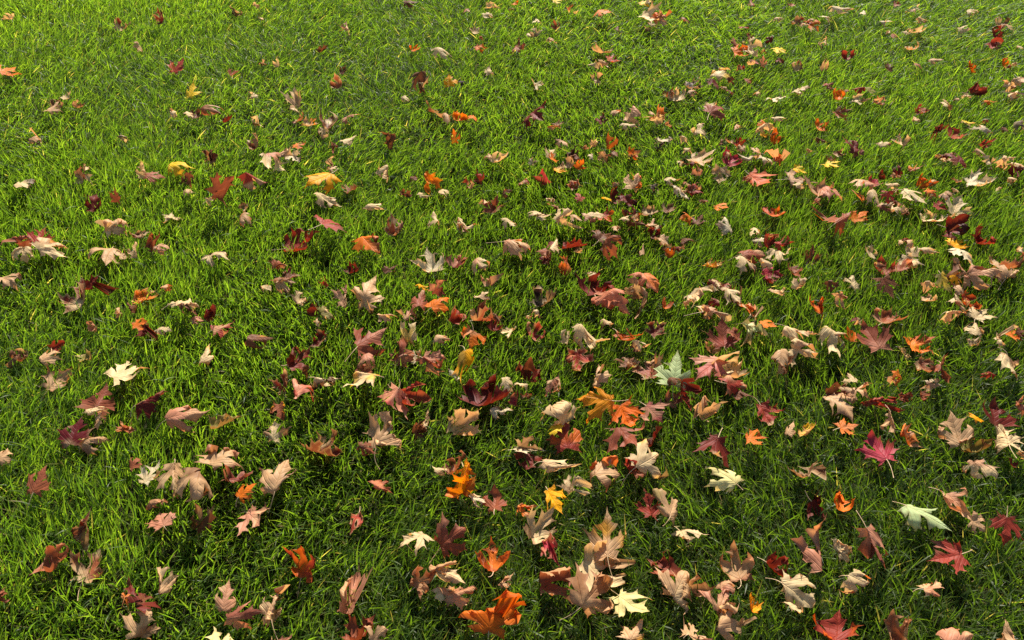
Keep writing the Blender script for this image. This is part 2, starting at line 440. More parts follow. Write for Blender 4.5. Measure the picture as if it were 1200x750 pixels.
LEAVES = [
    ("torn orange-red leaf cut by the photo's side, level with the small yellow star leaf", "or", "or", "F", 0, -1.88, 2.784, 0.049, -0.09, 0.13, 5.87, 0.0788, 8, 2493, -0.134, 0.307, 0.0, 0.026, -0.162),
    ("tan rolled leaf, outermost of the loose cluster below the torn orange-red side leaf", "tn", "tn", "R", 0, -1.578, 2.488, 0.0652, 0.0, 0.05, 6.04, 0.0608, 15, 7693, -2.516, -0.009, 0.0, 0.023, -0.422),
    ("red-orange leaf lying alone behind the small yellow star leaf", "rd", "or", "F", 0, -1.231, 2.784, 0.0618, 0.17, -0.03, 5.83, 0.0791, 3, 2875, -0.252, -0.213, 0.0, 0.024, 0.804),
    ("small bright yellow star-shaped leaf on grass above brown leaf scraps", "yl", "yl", "A", 0, -1.139, 2.615, 0.0544, 0.43, -0.12, 6.19, 0.0664, 10, 3370, -1.274, 0.077, 0.0, 0.004, -0.463),
    ("tan leaf with cream wing and pointed tip, behind a chain of brown scraps", "tn", "cr", "T", 0, -0.759, 2.581, 0.0341, 0.3, 0.05, 0.15, 0.0947, 13, 1948, 0.194, -0.461, 0.585, 0.015, 0.653),
    ("brown folded leaf slanting down to the maroon horned leaf", "br", "cr", "K", 0, -0.322, 2.656, 0.0711, 0.38, 0.43, 3.51, 0.0924, 11, 6636, -1.545, 1.184, 0.322, 0.056, -1.584),
    ("maroon cup leaf with two cream horns, below the small golden leaf", "mr", "cr", "C", 1, -0.263, 2.511, 0.0609, 0.11, -0.04, 6.16, 0.0577, 18, 7373, 1.502, 0.852, 0.0, 0.051, 1.378),
    ("long cream rolled leaf slanting across the clump under the top-edge yellow leaf", "cr", "cr", "R", 0, 0.57, 3.232, 0.0578, 0.24, -0.05, 4.3, 0.1055, 10, 6155, 2.142, -0.284, 0.0, 0.026, -0.737),
    ("tan-orange crumpled leaf beneath the long cream roll at the top edge", "tn", "or", "K", 0, 0.595, 3.226, 0.0812, 0.1, -0.13, 5.23, 0.1025, 17, 4141, -0.459, -1.208, -0.27, 0.057, -0.045),
    ("crooked maroon leaf slanting down, above the crimson leaf and the black-purple scrap", "mr", "mr", "K", 1, 0.074, 2.427, 0.073, 0.25, -0.48, 3.76, 0.0869, 18, 7714, 0.203, -0.45, 0.028, 0.063, -0.769),
    ("pale orange crumpled leaf crossed by a thin cream roll", "or", "tn", "K", 0, 0.875, 2.942, 0.0483, 0.1, 0.05, 5.0, 0.0651, 16, 3900, 0.049, 1.155, -0.01, 0.061, 0.163),
    ("thin cream roll slanting over a pale orange crumpled leaf", "cr", "cr", "R", 0, 0.916, 2.935, 0.0569, 0.15, -0.13, 3.54, 0.078, 3, 5276, 3.015, -0.448, 0.0, 0.021, 0.19),
    ("yellowish cream leaf lying against a small maroon one", "cr", "yl", "S", 0, 0.76, 2.747, 0.0694, 0.17, 0.18, 5.52, 0.0885, 5, 6394, -0.621, -0.663, 0.0, 0.044, -1.857),
    ("pinkish red leaf with black folded top, beside a small cream one at the far side", "rd", "bk", "C", 0, 1.67, 2.66, 0.0348, 0.07, -0.0, 5.62, 0.0863, 1, 2970, 1.896, 0.236, 0.0, 0.036, 1.407),
    ("tan ribbed leaf leaning at the photo's side, over a white one", "tn", "cr", "S", 1, 1.781, 2.64, 0.0702, 0.07, -0.04, 5.23, 0.0586, 15, 7927, -1.517, -0.811, 0.0, 0.067, -0.84),
    ("white ragged leaf beneath the tan ribbed one at the photo's side", "wh", "wh", "S", 0, 1.754, 2.591, 0.063, 0.11, 0.14, 5.7, 0.0586, 2, 8326, -1.208, -0.483, 0.0, 0.063, -1.828),
    ("cream leaf with a black end, resting alone on brushed grass", "cr", "bk", "S", 0, -1.482, 2.044, 0.0653, -0.23, 0.19, 5.79, 0.0801, 5, 6890, -0.43, -0.563, 0.0, 0.046, -0.788),
    ("cream upright fold with maroon belly, past the black-ended cream leaf", "cr", "mr", "C", 0, -1.314, 2.102, 0.0392, 0.23, -0.07, 5.87, 0.0802, 12, 7950, 1.228, 0.132, 0.0, 0.039, 0.809),
    ("rust-red flat leaf joined to an upright cream lobe", "ru", "rd", "F", 0, -1.102, 2.085, 0.0576, 0.18, 0.04, 4.87, 0.0577, 19, 7558, -0.483, -0.359, 0.0, 0.022, -0.314),
    ("yellow rolled leaf slanting upward over a small rust leaf", "yl", "yl", "R", 0, -1.036, 2.135, 0.0647, 0.07, -0.04, 4.85, 0.0852, 2, 8020, -1.719, -0.608, 0.0, 0.016, 0.15),
    ("dark brown cup leaf with a tan rim, just past the yellow rolled leaf", "br", "tn", "C", 0, -0.929, 2.168, 0.0748, 0.38, -0.07, 6.13, 0.0674, 3, 8552, 0.66, 0.696, 0.0, 0.054, 0.281),
    ("large mauve-brown crumpled leaf below the yellow rolled leaf", "mv", "br", "K", 1, -0.852, 1.97, 0.0851, 0.31, 0.43, 5.67, 0.0951, 10, 1630, 0.466, 0.84, 0.279, 0.071, -0.673),
    ("cream crumpled leaf streaked with red, biggest of the group before the big golden leaf", "cr", "rd", "K", 0, -0.738, 2.165, 0.0805, -0.13, 0.55, 4.46, 0.1003, 18, 5726, 0.224, -0.753, -0.015, 0.083, -0.688),
    ("red leaf with cream midrib trailing below the red-streaked cream one", "rd", "cr", "T", 0, -0.781, 2.059, 0.0689, 0.11, 0.47, 4.52, 0.0731, 5, 2561, -0.363, 0.492, -0.855, 0.022, 0.23),
    ("brown and white crumpled leaf above a small cream-pink one", "br", "wh", "K", 0, -0.625, 2.426, 0.0363, 0.07, -0.3, 6.18, 0.085, 7, 3687, 1.195, -0.305, 0.27, 0.074, 1.274),
    ("big golden-yellow leaf lying open on the grass, the only such one", "go", "go", "A", 1, -0.57, 2.028, 0.0867, 0.03, 0.24, 2.43, 0.0949, 15, 2214, -1.405, 0.051, 0.0, 0.005, 0.184),
    ("cream crumpled leaf peeping from beneath the big golden leaf", "cr", "br", "K", 0, -0.551, 1.962, 0.0596, 0.02, 0.5, 4.49, 0.072, 2, 527, -1.057, 1.175, -0.039, 0.073, -0.562),
    ("Y-shaped orange leaf standing up in the grass", "or", "go", "C", 0, -0.245, 2.043, 0.0674, 0.09, -0.08, 3.09, 0.0607, 12, 8387, 0.826, 0.592, 0.0, 0.044, 0.478),
    ("dusty red leaf with cream corners, below two dark red scraps", "mv", "cr", "T", 1, -0.055, 1.953, 0.0242, 0.01, 0.08, 6.17, 0.0672, 15, 4438, -0.269, 0.156, 0.835, 0.025, 0.778),
    ("tan and pink leaf above a thin cream one, beyond the oval orange-brown leaf", "tn", "pk", "K", 0, 0.405, 2.447, 0.055, 0.06, 0.01, 5.51, 0.0677, 10, 8, -1.243, -0.898, 0.021, 0.064, 1.05),
    ("crimson leaf with raised lobes, beside the pale tan and black-purple pieces", "cm", "mv", "C", 0, 0.104, 2.105, 0.0342, 0.33, -0.13, 0.21, 0.0698, 14, 6693, 1.19, 0.356, 0.0, 0.031, 0.664),
    ("smooth oval orange-brown leaf standing on edge in the grass", "or", "br", "U", 0, 0.312, 2.286, 0.0404, 0.99, 0.3, 0.09, 0.0608, 8, 8897, 0.541, -0.311, 0.0, 0.034, 1.186),
    ("rounded tan-orange leaf above the spread of dark maroon ones", "tn", "or", "S", 0, 0.378, 2.044, 0.0712, 0.21, -0.0, 5.93, 0.0788, 16, 3827, -1.067, -0.294, 0.0, 0.055, -0.86),
    ("dark maroon cup, top piece of the heap below the rounded tan-orange leaf", "mr", "mr", "C", 0, 0.304, 2.004, 0.0347, 0.27, 0.01, 6.03, 0.0604, 4, 4002, 0.527, 1.218, 0.0, 0.031, 1.769),
    ("blackish maroon crumple in the heap below the rounded tan-orange leaf", "mr", "bk", "K", 0, 0.346, 1.928, 0.0722, 0.28, 0.36, 3.62, 0.0577, 11, 8716, 0.699, 0.653, -0.089, 0.08, -1.598),
    ("cream-tan leaf with a long pointed arm, first in the row of the blackish maroon heap", "cr", "tn", "S", 1, 0.143, 1.856, 0.0717, 0.26, -0.06, 5.34, 0.0585, 14, 2540, -1.316, -0.745, 0.0, 0.05, -0.752),
    ("brown and orange tangle below the blackish maroon crumple", "br", "or", "K", 1, 0.359, 1.874, 0.0271, 0.49, -0.16, 5.42, 0.0799, 8, 5227, -1.351, 0.797, 0.149, 0.07, 1.281),
    ("dusty mauve-brown square leaf behind a cream spike-shaped one", "mv", "br", "F", 1, 0.692, 2.462, 0.0768, 0.08, -0.1, 5.51, 0.0905, 9, 9186, -0.494, -0.135, 0.0, 0.028, 0.014),
    ("crimson-pink bright leaf below a small dark red one", "cm", "cm", "F", 0, 0.693, 2.186, 0.0433, 0.04, -0.03, 5.44, 0.0639, 17, 2929, 0.268, 0.458, 0.0, 0.02, 0.695),
    ("tan-cream crumpled leaf with finger-like tips beside the crimson-pink leaf", "tn", "cr", "C", 1, 0.603, 2.187, 0.0366, 0.09, -0.01, 4.27, 0.0959, 4, 8707, 0.63, 0.165, 0.0, 0.03, 0.75),
    ("tan pouch-like leaf with a white top rim, under the crimson-pink leaf", "tn", "wh", "C", 0, 0.645, 2.112, 0.0418, 0.48, -0.13, 2.95, 0.0609, 5, 9413, 1.51, 0.484, 0.0, 0.042, 1.033),
    ("white bat-shaped leaf spread directly above the coral-orange leaf", "wh", "wh", "S", 1, 0.795, 2.194, 0.0568, -0.16, -0.1, 3.08, 0.0786, 12, 6927, -1.082, -1.298, 0.0, 0.044, -1.918),
    ("tan-orange crinkled leaf beside the white bat shape over the coral-orange leaf", "tn", "or", "K", 1, 0.839, 2.166, 0.0831, 0.08, -0.12, 5.21, 0.0751, 6, 2184, -1.304, -1.252, -0.327, 0.068, -1.915),
    ("coral-orange jagged leaf lying flat below a white bat shape", "co", "co", "F", 1, 0.753, 2.074, 0.045, 0.09, -0.1, 3.71, 0.0928, 13, 1294, -0.307, 0.31, 0.0, 0.015, 0.619),
    ("cream jagged leaf pressed against the pointed orange leaf", "cr", "yl", "S", 0, 0.831, 2.348, 0.0673, 0.1, -0.22, 4.5, 0.065, 7, 1136, -0.673, -0.367, 0.0, 0.061, -1.804),
    ("vivid orange leaf with pointed upright tips beside a cream jagged one", "or", "or", "C", 0, 0.865, 2.331, 0.028, -0.11, -0.08, 6.14, 0.0623, 14, 4022, 1.221, 0.773, 0.0, 0.041, 1.639),
    ("rust-orange leaf with a cream flap, below the small crumpled orange leaf", "ru", "cr", "T", 0, 1.128, 2.475, 0.0397, 0.08, 0.04, 3.87, 0.0566, 15, 4920, -0.341, 0.139, 0.797, 0.022, -0.147),
    ("thin bright yellow leaf lying flat above a pinkish tan star", "yl", "yl", "F", 0, 0.996, 2.145, 0.0534, 0.01, -0.07, 3.88, 0.0458, 16, 7620, 0.021, -0.329, 0.0, 0.026, 0.265),
    ("blackish maroon rolled leaf with tan underside, past the coral-orange leaf", "bk", "tn", "K", 1, 0.878, 2.08, 0.0602, 0.11, -0.04, 5.06, 0.0855, 3, 7616, 0.028, -0.314, 0.052, 0.061, -0.31),
    ("pinkish tan star-shaped leaf below the thin flat yellow leaf", "tn", "pk", "C", 1, 0.931, 2.02, 0.0435, 0.1, 0.23, 5.84, 0.084, 17, 2870, 0.95, 0.821, 0.0, 0.052, 0.392),
    ("soft pinkish leaf draped under the pinkish tan star", "pk", "tn", "S", 0, 0.953, 2.0, 0.0763, -0.17, 0.04, 4.03, 0.0873, 4, 6066, -1.395, -0.469, 0.0, 0.067, -1.431),
    ("orange-red leaf lying above the horned cream and maroon heap, before the big folded rust-orange leaf", "or", "rd", "C", 1, 0.762, 1.91, 0.0412, -0.33, 0.08, 5.53, 0.066, 12, 9871, 0.563, 0.325, 0.0, 0.04, 0.553),
    ("maroon and pink leaf crumpled, above the thin flat yellow leaf", "mr", "pk", "K", 0, 1.103, 2.24, 0.0611, 0.2, 0.31, 5.88, 0.0878, 19, 9413, 0.266, -0.153, 0.308, 0.054, -1.493),
    ("cream leaf with three raised fingers, past the maroon and pink crumple", "cr", "tn", "C", 0, 1.255, 2.265, 0.0629, 0.21, 0.19, 0.03, 0.0469, 6, 7223, 1.134, 0.487, 0.0, 0.034, 0.849),
    ("brownish maroon leaf, start of the row with a red-orange and pink-white one", "mr", "br", "C", 0, 1.402, 2.322, 0.0648, 0.63, -0.31, 3.43, 0.0515, 7, 8990, 0.778, 1.139, 0.0, 0.031, 1.493),
    ("dull maroon oval leaf just above the big white spread leaf", "mr", "mv", "F", 0, 1.384, 2.131, 0.0902, 0.16, -0.1, 5.69, 0.0615, 16, 2560, -0.194, -0.221, 0.0, 0.019, -0.487),
    ("big white spread leaf lying below the dull maroon oval leaf", "wh", "wh", "F", 0, 1.428, 2.065, 0.0468, 0.06, -0.21, 4.59, 0.0818, 10, 5628, 0.575, -0.189, 0.0, 0.023, 0.37),
    ("cream arched leaf with long arms over brown maroon ones", "cr", "tn", "S", 0, 1.547, 2.132, 0.0698, 0.49, -0.0, 4.05, 0.0716, 11, 6242, -0.708, -0.655, 0.0, 0.055, -1.553),
    ("brown-maroon leaf at the photo's side under the long-armed cream arch", "mr", "br", "K", 0, 1.554, 2.101, 0.0642, 0.28, -0.42, 3.21, 0.0596, 18, 7006, -1.439, 1.123, 0.185, 0.061, 0.305),
    ("tan-pink ribbed leaf across the heap next to the big folded rust-orange leaf", "tn", "pk", "S", 0, 1.063, 2.026, 0.0745, -0.12, 0.22, 3.65, 0.0735, 0, 3044, -0.535, -0.767, 0.0, 0.04, -1.147),
    ("orange curled leaf below the alone pale pink-white one", "or", "or", "C", 0, 1.255, 2.066, 0.0379, 0.13, -0.08, 5.64, 0.0611, 14, 1857, 1.196, 0.986, 0.0, 0.046, 0.138),
    ("cream white leaf under the orange-red piece", "cr", "wh", "F", 1, 1.188, 1.975, 0.0637, 0.0, 0.13, 3.92, 0.0735, 9, 9421, -0.127, -0.3, 0.0, 0.025, -0.42),
    ("cream-tan leaf below the cream white one, beside scarlet-orange", "cr", "tn", "S", 0, 1.122, 1.919, 0.0571, -0.08, 0.03, 5.39, 0.0444, 16, 57, -0.706, -0.846, 0.0, 0.059, -1.264),
    ("big cream leaf with upcurved horn cradling a small bright red one", "cr", "wh", "C", 0, 1.316, 1.946, 0.0338, 0.32, 0.12, 5.71, 0.0833, 10, 793, 0.835, 0.664, 0.0, 0.04, 0.145),
    ("cream-tan folded arm beneath the small bright red leaf", "cr", "tn", "S", 0, 1.216, 1.892, 0.0257, 0.19, 0.43, 4.76, 0.0642, 17, 8381, -0.539, -0.883, 0.0, 0.064, -0.152),
    ("brick-red star leaf behind a long-armed cream-tan one at the photo's side", "rd", "or", "F", 1, -1.331, 1.792, 0.0454, 0.07, 0.21, 6.2, 0.0571, 11, 3409, -0.204, 0.145, 0.0, 0.015, 0.674),
    ("dusty pink-red leaf cut by the photo's side, next to the brick-red star", "mv", "pk", "S", 0, -1.357, 1.752, 0.0619, 0.02, 0.2, 5.49, 0.0451, 18, 3369, -0.58, -0.915, 0.0, 0.064, -1.578),
    ("cream three-toed leaf below the dusty pink-red one", "cr", "cr", "S", 0, -1.318, 1.692, 0.0799, 0.12, 0.2, 3.52, 0.0748, 5, 4752, -1.218, -1.029, 0.0, 0.05, -1.017),
    ("cream-tan leaf with two long arms in front of the brick-red star", "cr", "tn", "S", 1, -1.255, 1.719, 0.0845, 0.18, 0.37, 5.47, 0.0915, 12, 8090, -0.961, -0.596, 0.0, 0.053, -0.236),
    ("cream dome-shaped crumpled leaf sitting on the tan cloak-shaped leaf", "cr", "tn", "S", 1, -1.131, 1.834, 0.0652, -0.05, -0.34, 5.29, 0.0961, 19, 8841, -1.079, -1.232, 0.0, 0.065, -0.32),
    ("tan cloak-shaped leaf with drooping lobes beneath a cream dome", "tn", "cr", "S", 1, -1.102, 1.717, 0.0721, -0.2, 0.05, 3.3, 0.1001, 6, 9699, -0.933, -0.956, 0.0, 0.065, -0.495),
    ("rust-maroon leaf standing above a cream-tan stemmed one", "ru", "mr", "K", 1, -0.996, 1.753, 0.0501, 0.14, 0.02, 6.1, 0.052, 7, 9238, 0.675, -0.46, -0.433, 0.072, -0.377),
    ("tan-pink fold cut by the photo's side, below the three-toed cream leaf", "tn", "pk", "S", 0, -1.331, 1.593, 0.0737, 0.07, 0.04, 4.13, 0.0779, 8, 435, -1.001, -0.32, 0.0, 0.062, -1.244),
    ("maroon leaf with cream curled tips, standing tall below the tan cloak-shaped leaf", "mr", "cr", "C", 1, -1.118, 1.546, 0.0456, 0.16, -0.16, 0.27, 0.0901, 15, 9412, 0.995, 0.829, 0.0, 0.038, 1.293),
    ("dark maroon wavy leaf next to the tall maroon one with cream tips", "mr", "mr", "C", 1, -1.083, 1.56, 0.0626, 0.33, 0.14, 4.85, 0.0551, 2, 9718, 1.501, 0.635, 0.0, 0.047, 0.012),
    ("orange-red leaf with a cream upper rim, under the tan cloak-shaped leaf's rust companion", "or", "cr", "C", 0, -0.968, 1.558, 0.0134, 0.17, 0.5, 4.6, 0.0735, 9, 5250, 1.459, 0.124, 0.0, 0.043, 0.387),
    ("lone cream arched leaf with its stem hanging into a dark hollow", "cr", "br", "S", 1, -0.805, 1.69, 0.0753, -0.05, 0.02, 4.44, 0.0778, 4, 4860, -1.341, -0.405, 0.0, 0.065, -0.582),
    ("dark red arched leaf joined by a pale stem, below the big golden leaf", "rd", "mr", "C", 1, -0.601, 1.784, 0.0231, -0.23, 0.01, 5.03, 0.0989, 11, 76, 0.92, 0.459, 0.0, 0.039, 1.649),
    ("brick-red leaf with cream hem, between the big golden leaf and the dark red arch", "rd", "br", "F", 1, -0.517, 1.81, 0.0919, -0.1, 0.24, 5.67, 0.0887, 18, 3281, -0.379, -0.134, 0.0, 0.024, 0.301),
    ("small orange-brown hook-shaped leaf with cream tips", "ru", "cr", "S", 0, -0.629, 1.665, 0.0585, 0.06, -0.11, 5.72, 0.0499, 5, 3786, -0.78, -0.202, 0.0, 0.059, -0.614),
    ("tan-brown tangle below the reddish brown piece", "tn", "br", "K", 1, -0.591, 1.564, 0.0823, -0.21, -0.05, 4.08, 0.0681, 19, 5515, -0.952, 0.638, 0.017, 0.071, 0.027),
    ("tan-pink leaf leaning on the big tan crumple with pale foot", "tn", "pk", "S", 0, -0.415, 1.506, 0.0835, 0.44, 0.33, 6.13, 0.0713, 7, 7722, -1.206, -0.297, 0.0, 0.061, -1.146),
    ("cream flat-topped leaf over a brown scrap, below the lone cream arch", "cr", "cr", "S", 1, -0.827, 1.496, 0.1028, 0.48, 0.3, 5.68, 0.0914, 14, 6618, -0.494, -1.182, 0.0, 0.068, -1.54),
    ("mottled olive-cream scrap above the maroon-brown folded sheet", "ol", "cr", "K", 0, -0.462, 1.479, 0.0588, 0.06, 0.21, 5.23, 0.0605, 9, 6350, -1.403, -1.098, 0.426, 0.051, 0.038),
    ("dusty maroon leaf with a white belly, behind the white star-shaped leaf", "mv", "wh", "C", 0, -0.343, 1.848, 0.0233, -0.14, -0.1, 6.25, 0.0765, 16, 921, 1.617, 0.88, 0.0, 0.035, 1.342),
    ("orange leaf fading to brown, below the level of the big golden leaf", "or", "br", "S", 0, -0.397, 1.735, 0.0761, 0.17, -0.18, 3.78, 0.1031, 3, 9573, -0.5, -0.263, 0.0, 0.045, -1.021),
    ("cream jagged leaf with rust spot, behind the white star-shaped leaf", "cr", "ru", "S", 0, -0.142, 1.853, 0.0564, 0.02, 0.07, 3.69, 0.0724, 17, 5865, -1.637, -0.249, 0.0, 0.061, -0.762),
    ("white star-shaped leaf with raised points, very bright on dark grass", "wh", "cr", "C", 0, -0.22, 1.679, 0.0434, 0.2, 0.06, 0.24, 0.0764, 11, 3725, 1.38, 0.46, 0.0, 0.05, 1.823),
    ("maroon crumple with pale threads, just past the white star-shaped leaf", "mr", "pk", "K", 0, -0.151, 1.666, 0.0565, 0.19, 0.23, 5.83, 0.0589, 18, 7355, 0.408, -0.532, -0.297, 0.053, 0.861),
    ("tan-pink claw-like leaf past the small cream roll near the white star-shaped leaf", "tn", "pk", "S", 1, 0.013, 1.739, 0.0809, -0.01, -0.1, 4.59, 0.0951, 5, 9262, -0.601, -0.481, 0.0, 0.062, -1.888),
    ("cream-pink hook pointing down to a dark red cup", "cr", "pk", "R", 0, -0.088, 1.659, 0.0675, 0.04, -0.35, 3.62, 0.0649, 12, 67, -1.835, -0.683, 0.0, 0.02, -0.343),
    ("dark red cup with cream rim below the cream-pink hook", "rd", "cr", "C", 0, -0.062, 1.591, 0.0566, 0.18, 0.05, 6.24, 0.0456, 19, 9789, 1.925, 0.151, 0.0, 0.037, 1.835),
    ("big tan crumple with a pale foot, before the white star-shaped leaf", "tn", "cr", "K", 0, -0.374, 1.535, 0.0729, 0.06, -0.11, 6.03, 0.102, 0, 6982, -1.623, -0.324, 0.171, 0.063, -1.025),
    ("pinkish red leaf beside the golden tip below the white star-shaped leaf", "pk", "rd", "S", 0, -0.191, 1.554, 0.059, 0.17, -0.03, 6.07, 0.043, 14, 6197, -0.548, -1.217, 0.0, 0.066, -1.214),
    ("mauve-brown twisted leaf descending from a golden tip", "mv", "tn", "R", 0, -0.231, 1.516, 0.0641, 0.05, 0.25, 6.19, 0.0756, 1, 8464, -2.504, 0.381, 0.0, 0.023, -0.776),
    ("tan-pink knuckled leaf in the string below the mauve-brown twist", "tn", "pk", "S", 0, -0.266, 1.473, 0.0483, 0.37, 0.06, 5.85, 0.059, 8, 5865, -1.247, -0.996, 0.0, 0.041, -0.633),
    ("thin orange strip of leaf curving up below the pinkish red one", "or", "or", "R", 1, -0.186, 1.499, 0.0694, 0.09, -0.06, 5.55, 0.067, 2, 9476, -2.021, -0.164, 0.0, 0.026, -0.409),
    ("red and pink upright leaf past the thin orange strip", "rd", "pk", "C", 0, -0.154, 1.479, 0.037, 0.14, 0.29, 0.05, 0.0661, 9, 4373, 0.551, 0.918, 0.0, 0.04, 0.01),
    ("dark red leaf with cream rim lines, beside the red and pink upright one", "rd", "cr", "C", 1, -0.073, 1.474, 0.0288, 0.05, 0.05, 4.86, 0.0726, 16, 3438, 1.376, 0.168, 0.0, 0.033, 0.748),
    ("dark red ragged bar of leaf, behind the horned maroon one", "mr", "rd", "C", 1, 0.172, 1.75, 0.0256, -0.12, 0.05, 4.46, 0.0822, 4, 537, 1.323, 0.48, 0.0, 0.054, 0.769),
    ("brown-tan twisted piece joined to a rust-brown hanging leaf", "br", "tn", "K", 1, 0.26, 1.804, 0.0484, -0.27, -0.09, 5.55, 0.0662, 11, 4631, -1.392, -0.104, 0.193, 0.054, -0.773),
    ("rust-brown leaf hanging down toward the horned maroon one", "ru", "br", "S", 1, 0.25, 1.715, 0.0984, -0.37, -0.42, 3.12, 0.0866, 18, 7953, -0.665, -0.824, 0.0, 0.064, -1.089),
    ("horned maroon leaf standing up directly behind the salmon-pink dome leaf", "mr", "mr", "C", 1, 0.214, 1.574, 0.0486, -0.05, 0.1, 6.27, 0.0851, 19, 5006, 1.991, 0.385, 0.0, 0.035, 0.338),
    ("salmon-pink dome leaf with orange edge, in front of a horned maroon one", "sa", "sa", "S", 0, 0.236, 1.49, 0.0748, 0.46, -0.13, 2.93, 0.099, 6, 7242, -1.552, -0.825, 0.0, 0.057, -1.708),
    ("dark maroon folded leaf with cream edge, touching the salmon-pink dome leaf", "mr", "cr", "C", 0, 0.318, 1.532, 0.0585, -0.07, 0.13, 3.6, 0.0864, 13, 7120, 1.545, 0.36, 0.0, 0.04, 1.901),
    ("peach-pink leaf behind the dark maroon fold next to the salmon-pink dome leaf", "sa", "or", "S", 1, 0.358, 1.58, 0.0711, 0.27, 0.11, 3.64, 0.0697, 0, 6465, -0.916, -0.394, 0.0, 0.049, -2.175),
    ("dark brown leaf with a pale bent edge, beside the horned maroon one", "bk", "cr", "C", 1, 0.089, 1.537, 0.0403, 0.1, 0.07, 5.47, 0.0667, 7, 9947, 1.193, 0.616, 0.0, 0.048, 1.171),
    ("white and brown winged leaf, below the orange-yellow thin leaf", "wh", "br", "T", 0, 0.613, 1.829, 0.0664, 0.21, -0.1, 0.03, 0.0684, 2, 2654, -0.457, -0.405, -0.528, 0.03, -0.94),
    ("big folded rust-orange leaf with white inner rim and orange veins", "ru", "or", "T", 1, 0.935, 1.829, 0.0896, 0.13, 0.15, 5.37, 0.0893, 3, 7471, -0.112, -0.079, -0.97, 0.025, 0.581),
    ("rusty red broad leaf crowning the heap with the cream star", "rd", "ru", "S", 0, 0.745, 1.739, 0.0691, 0.11, 0.27, 4.76, 0.0446, 11, 5120, -0.896, -0.203, 0.0, 0.067, -1.843),
    ("bright cream star with three points in the heap with the cream star", "cr", "wh", "S", 0, 0.731, 1.712, 0.0542, -0.02, 0.09, 3.03, 0.0655, 18, 962, -1.447, -0.457, 0.0, 0.054, -0.631),
    ("dusty pink-brown roll at the side of the heap with the cream star", "mv", "tn", "R", 1, 0.653, 1.694, 0.0671, 0.12, 0.05, 4.83, 0.0819, 5, 9263, -2.216, -0.483, 0.0, 0.022, -0.091),
    ("cream-pink leaf under the dusty roll of the heap with the cream star", "cr", "pk", "S", 0, 0.635, 1.661, 0.0685, 0.13, 0.21, 3.89, 0.0723, 12, 3442, -1.118, -0.859, 0.0, 0.067, -0.155),
    ("brown pointed leaf at the outer end of the heap with the cream star", "br", "ru", "C", 0, 0.826, 1.723, 0.0258, 0.17, -0.18, 5.86, 0.058, 19, 8904, 1.401, 0.336, 0.0, 0.03, 0.343),
    ("maroon-crimson leaf under the cream star of the heap with the cream star", "cm", "mr", "K", 0, 0.689, 1.647, 0.0353, 0.1, -0.12, 3.19, 0.061, 13, 5167, 0.304, 0.358, -0.167, 0.082, 1.261),
    ("maroon leaf with pink rim behind a pair of cream claws", "mr", "pk", "C", 1, 0.552, 1.588, 0.0387, -0.29, 0.23, 5.59, 0.0549, 14, 9333, 1.253, 1.35, 0.0, 0.053, 0.844),
    ("cream claw under the pink-rimmed maroon leaf", "cr", "tn", "S", 0, 0.57, 1.542, 0.0688, -0.01, -0.06, 3.6, 0.0719, 1, 9342, -1.674, -0.21, 0.0, 0.055, -0.396),
    ("cream clawed leaf, upper of two beside a tan-orange fan", "cr", "cr", "S", 0, 0.47, 1.512, 0.0859, -0.12, 0.18, 3.94, 0.0861, 8, 83, -1.46, -1.031, 0.0, 0.06, -1.392),
    ("cream clawed leaf, lower of two above the dusty red sheet", "cr", "pk", "S", 1, 0.514, 1.456, 0.0748, -0.0, 0.43, 4.64, 0.093, 15, 3993, -0.608, -0.5, 0.0, 0.056, -1.455),
    ("tan-orange fan-like crumple beside two cream claws", "tn", "or", "K", 1, 0.61, 1.484, 0.0596, -0.09, 0.44, 6.01, 0.0552, 2, 1253, -0.186, -1.322, -0.386, 0.08, 0.731),
    ("orange-red twisted upright leaf, alone before the tan-pink curl", "or", "rd", "C", 0, 0.786, 1.492, 0.0557, 0.0, 0.02, 6.13, 0.0644, 9, 8137, 1.472, 0.163, 0.0, 0.037, 1.778),
    ("dark maroon leaf hanging beneath the big horned cream one", "mr", "bk", "K", 1, 1.252, 1.807, 0.067, 0.08, -0.42, 3.81, 0.0916, 10, 554, 0.871, -0.494, 0.053, 0.071, 0.5),
    ("dark red crooked leaf, past the maroon one hung under big cream leaves", "mr", "rd", "C", 0, 1.321, 1.79, 0.0355, 0.0, 0.03, 5.48, 0.0842, 17, 6374, 1.726, 1.246, 0.0, 0.053, 1.001),
    ("white ragged leaf beneath the golden-orange one", "wh", "wh", "K", 1, 1.226, 1.696, 0.0718, 0.02, -0.05, 3.51, 0.0676, 11, 6051, -1.026, -1.354, 0.09, 0.08, -0.651),
    ("cream V-shaped leaf lying above rust-red ones", "cr", "wh", "C", 1, 1.081, 1.687, 0.0423, 0.23, -0.28, 3.09, 0.0536, 19, 1481, 0.523, 0.286, 0.0, 0.047, 0.114),
    ("rust-red leaf below and beside the cream V-shaped one", "rd", "ru", "C", 0, 1.01, 1.672, 0.03, 0.22, 0.01, 6.25, 0.0613, 6, 4123, 1.725, 0.746, 0.0, 0.031, 1.242),
    ("rust-orange ribbed leaf directly under the cream V-shaped one", "ru", "or", "K", 0, 1.051, 1.656, 0.0578, -0.05, -0.26, 5.41, 0.0701, 13, 3518, -1.686, -0.507, 0.316, 0.056, -0.414),
    ("brown spread leaf sunk in grass below the rust-red one", "br", "ru", "F", 0, 0.979, 1.571, 0.0628, 0.32, 0.05, 3.46, 0.0545, 0, 9530, 0.258, 0.299, 0.0, 0.022, -0.598),
    ("olive-green leaf with yellow edge, only green one in the far group", "ol", "yl", "F", 1, 1.135, 1.582, 0.0643, 0.24, 0.12, 3.58, 0.0616, 1, 9116, -0.061, 0.307, 0.0, 0.015, 0.05),
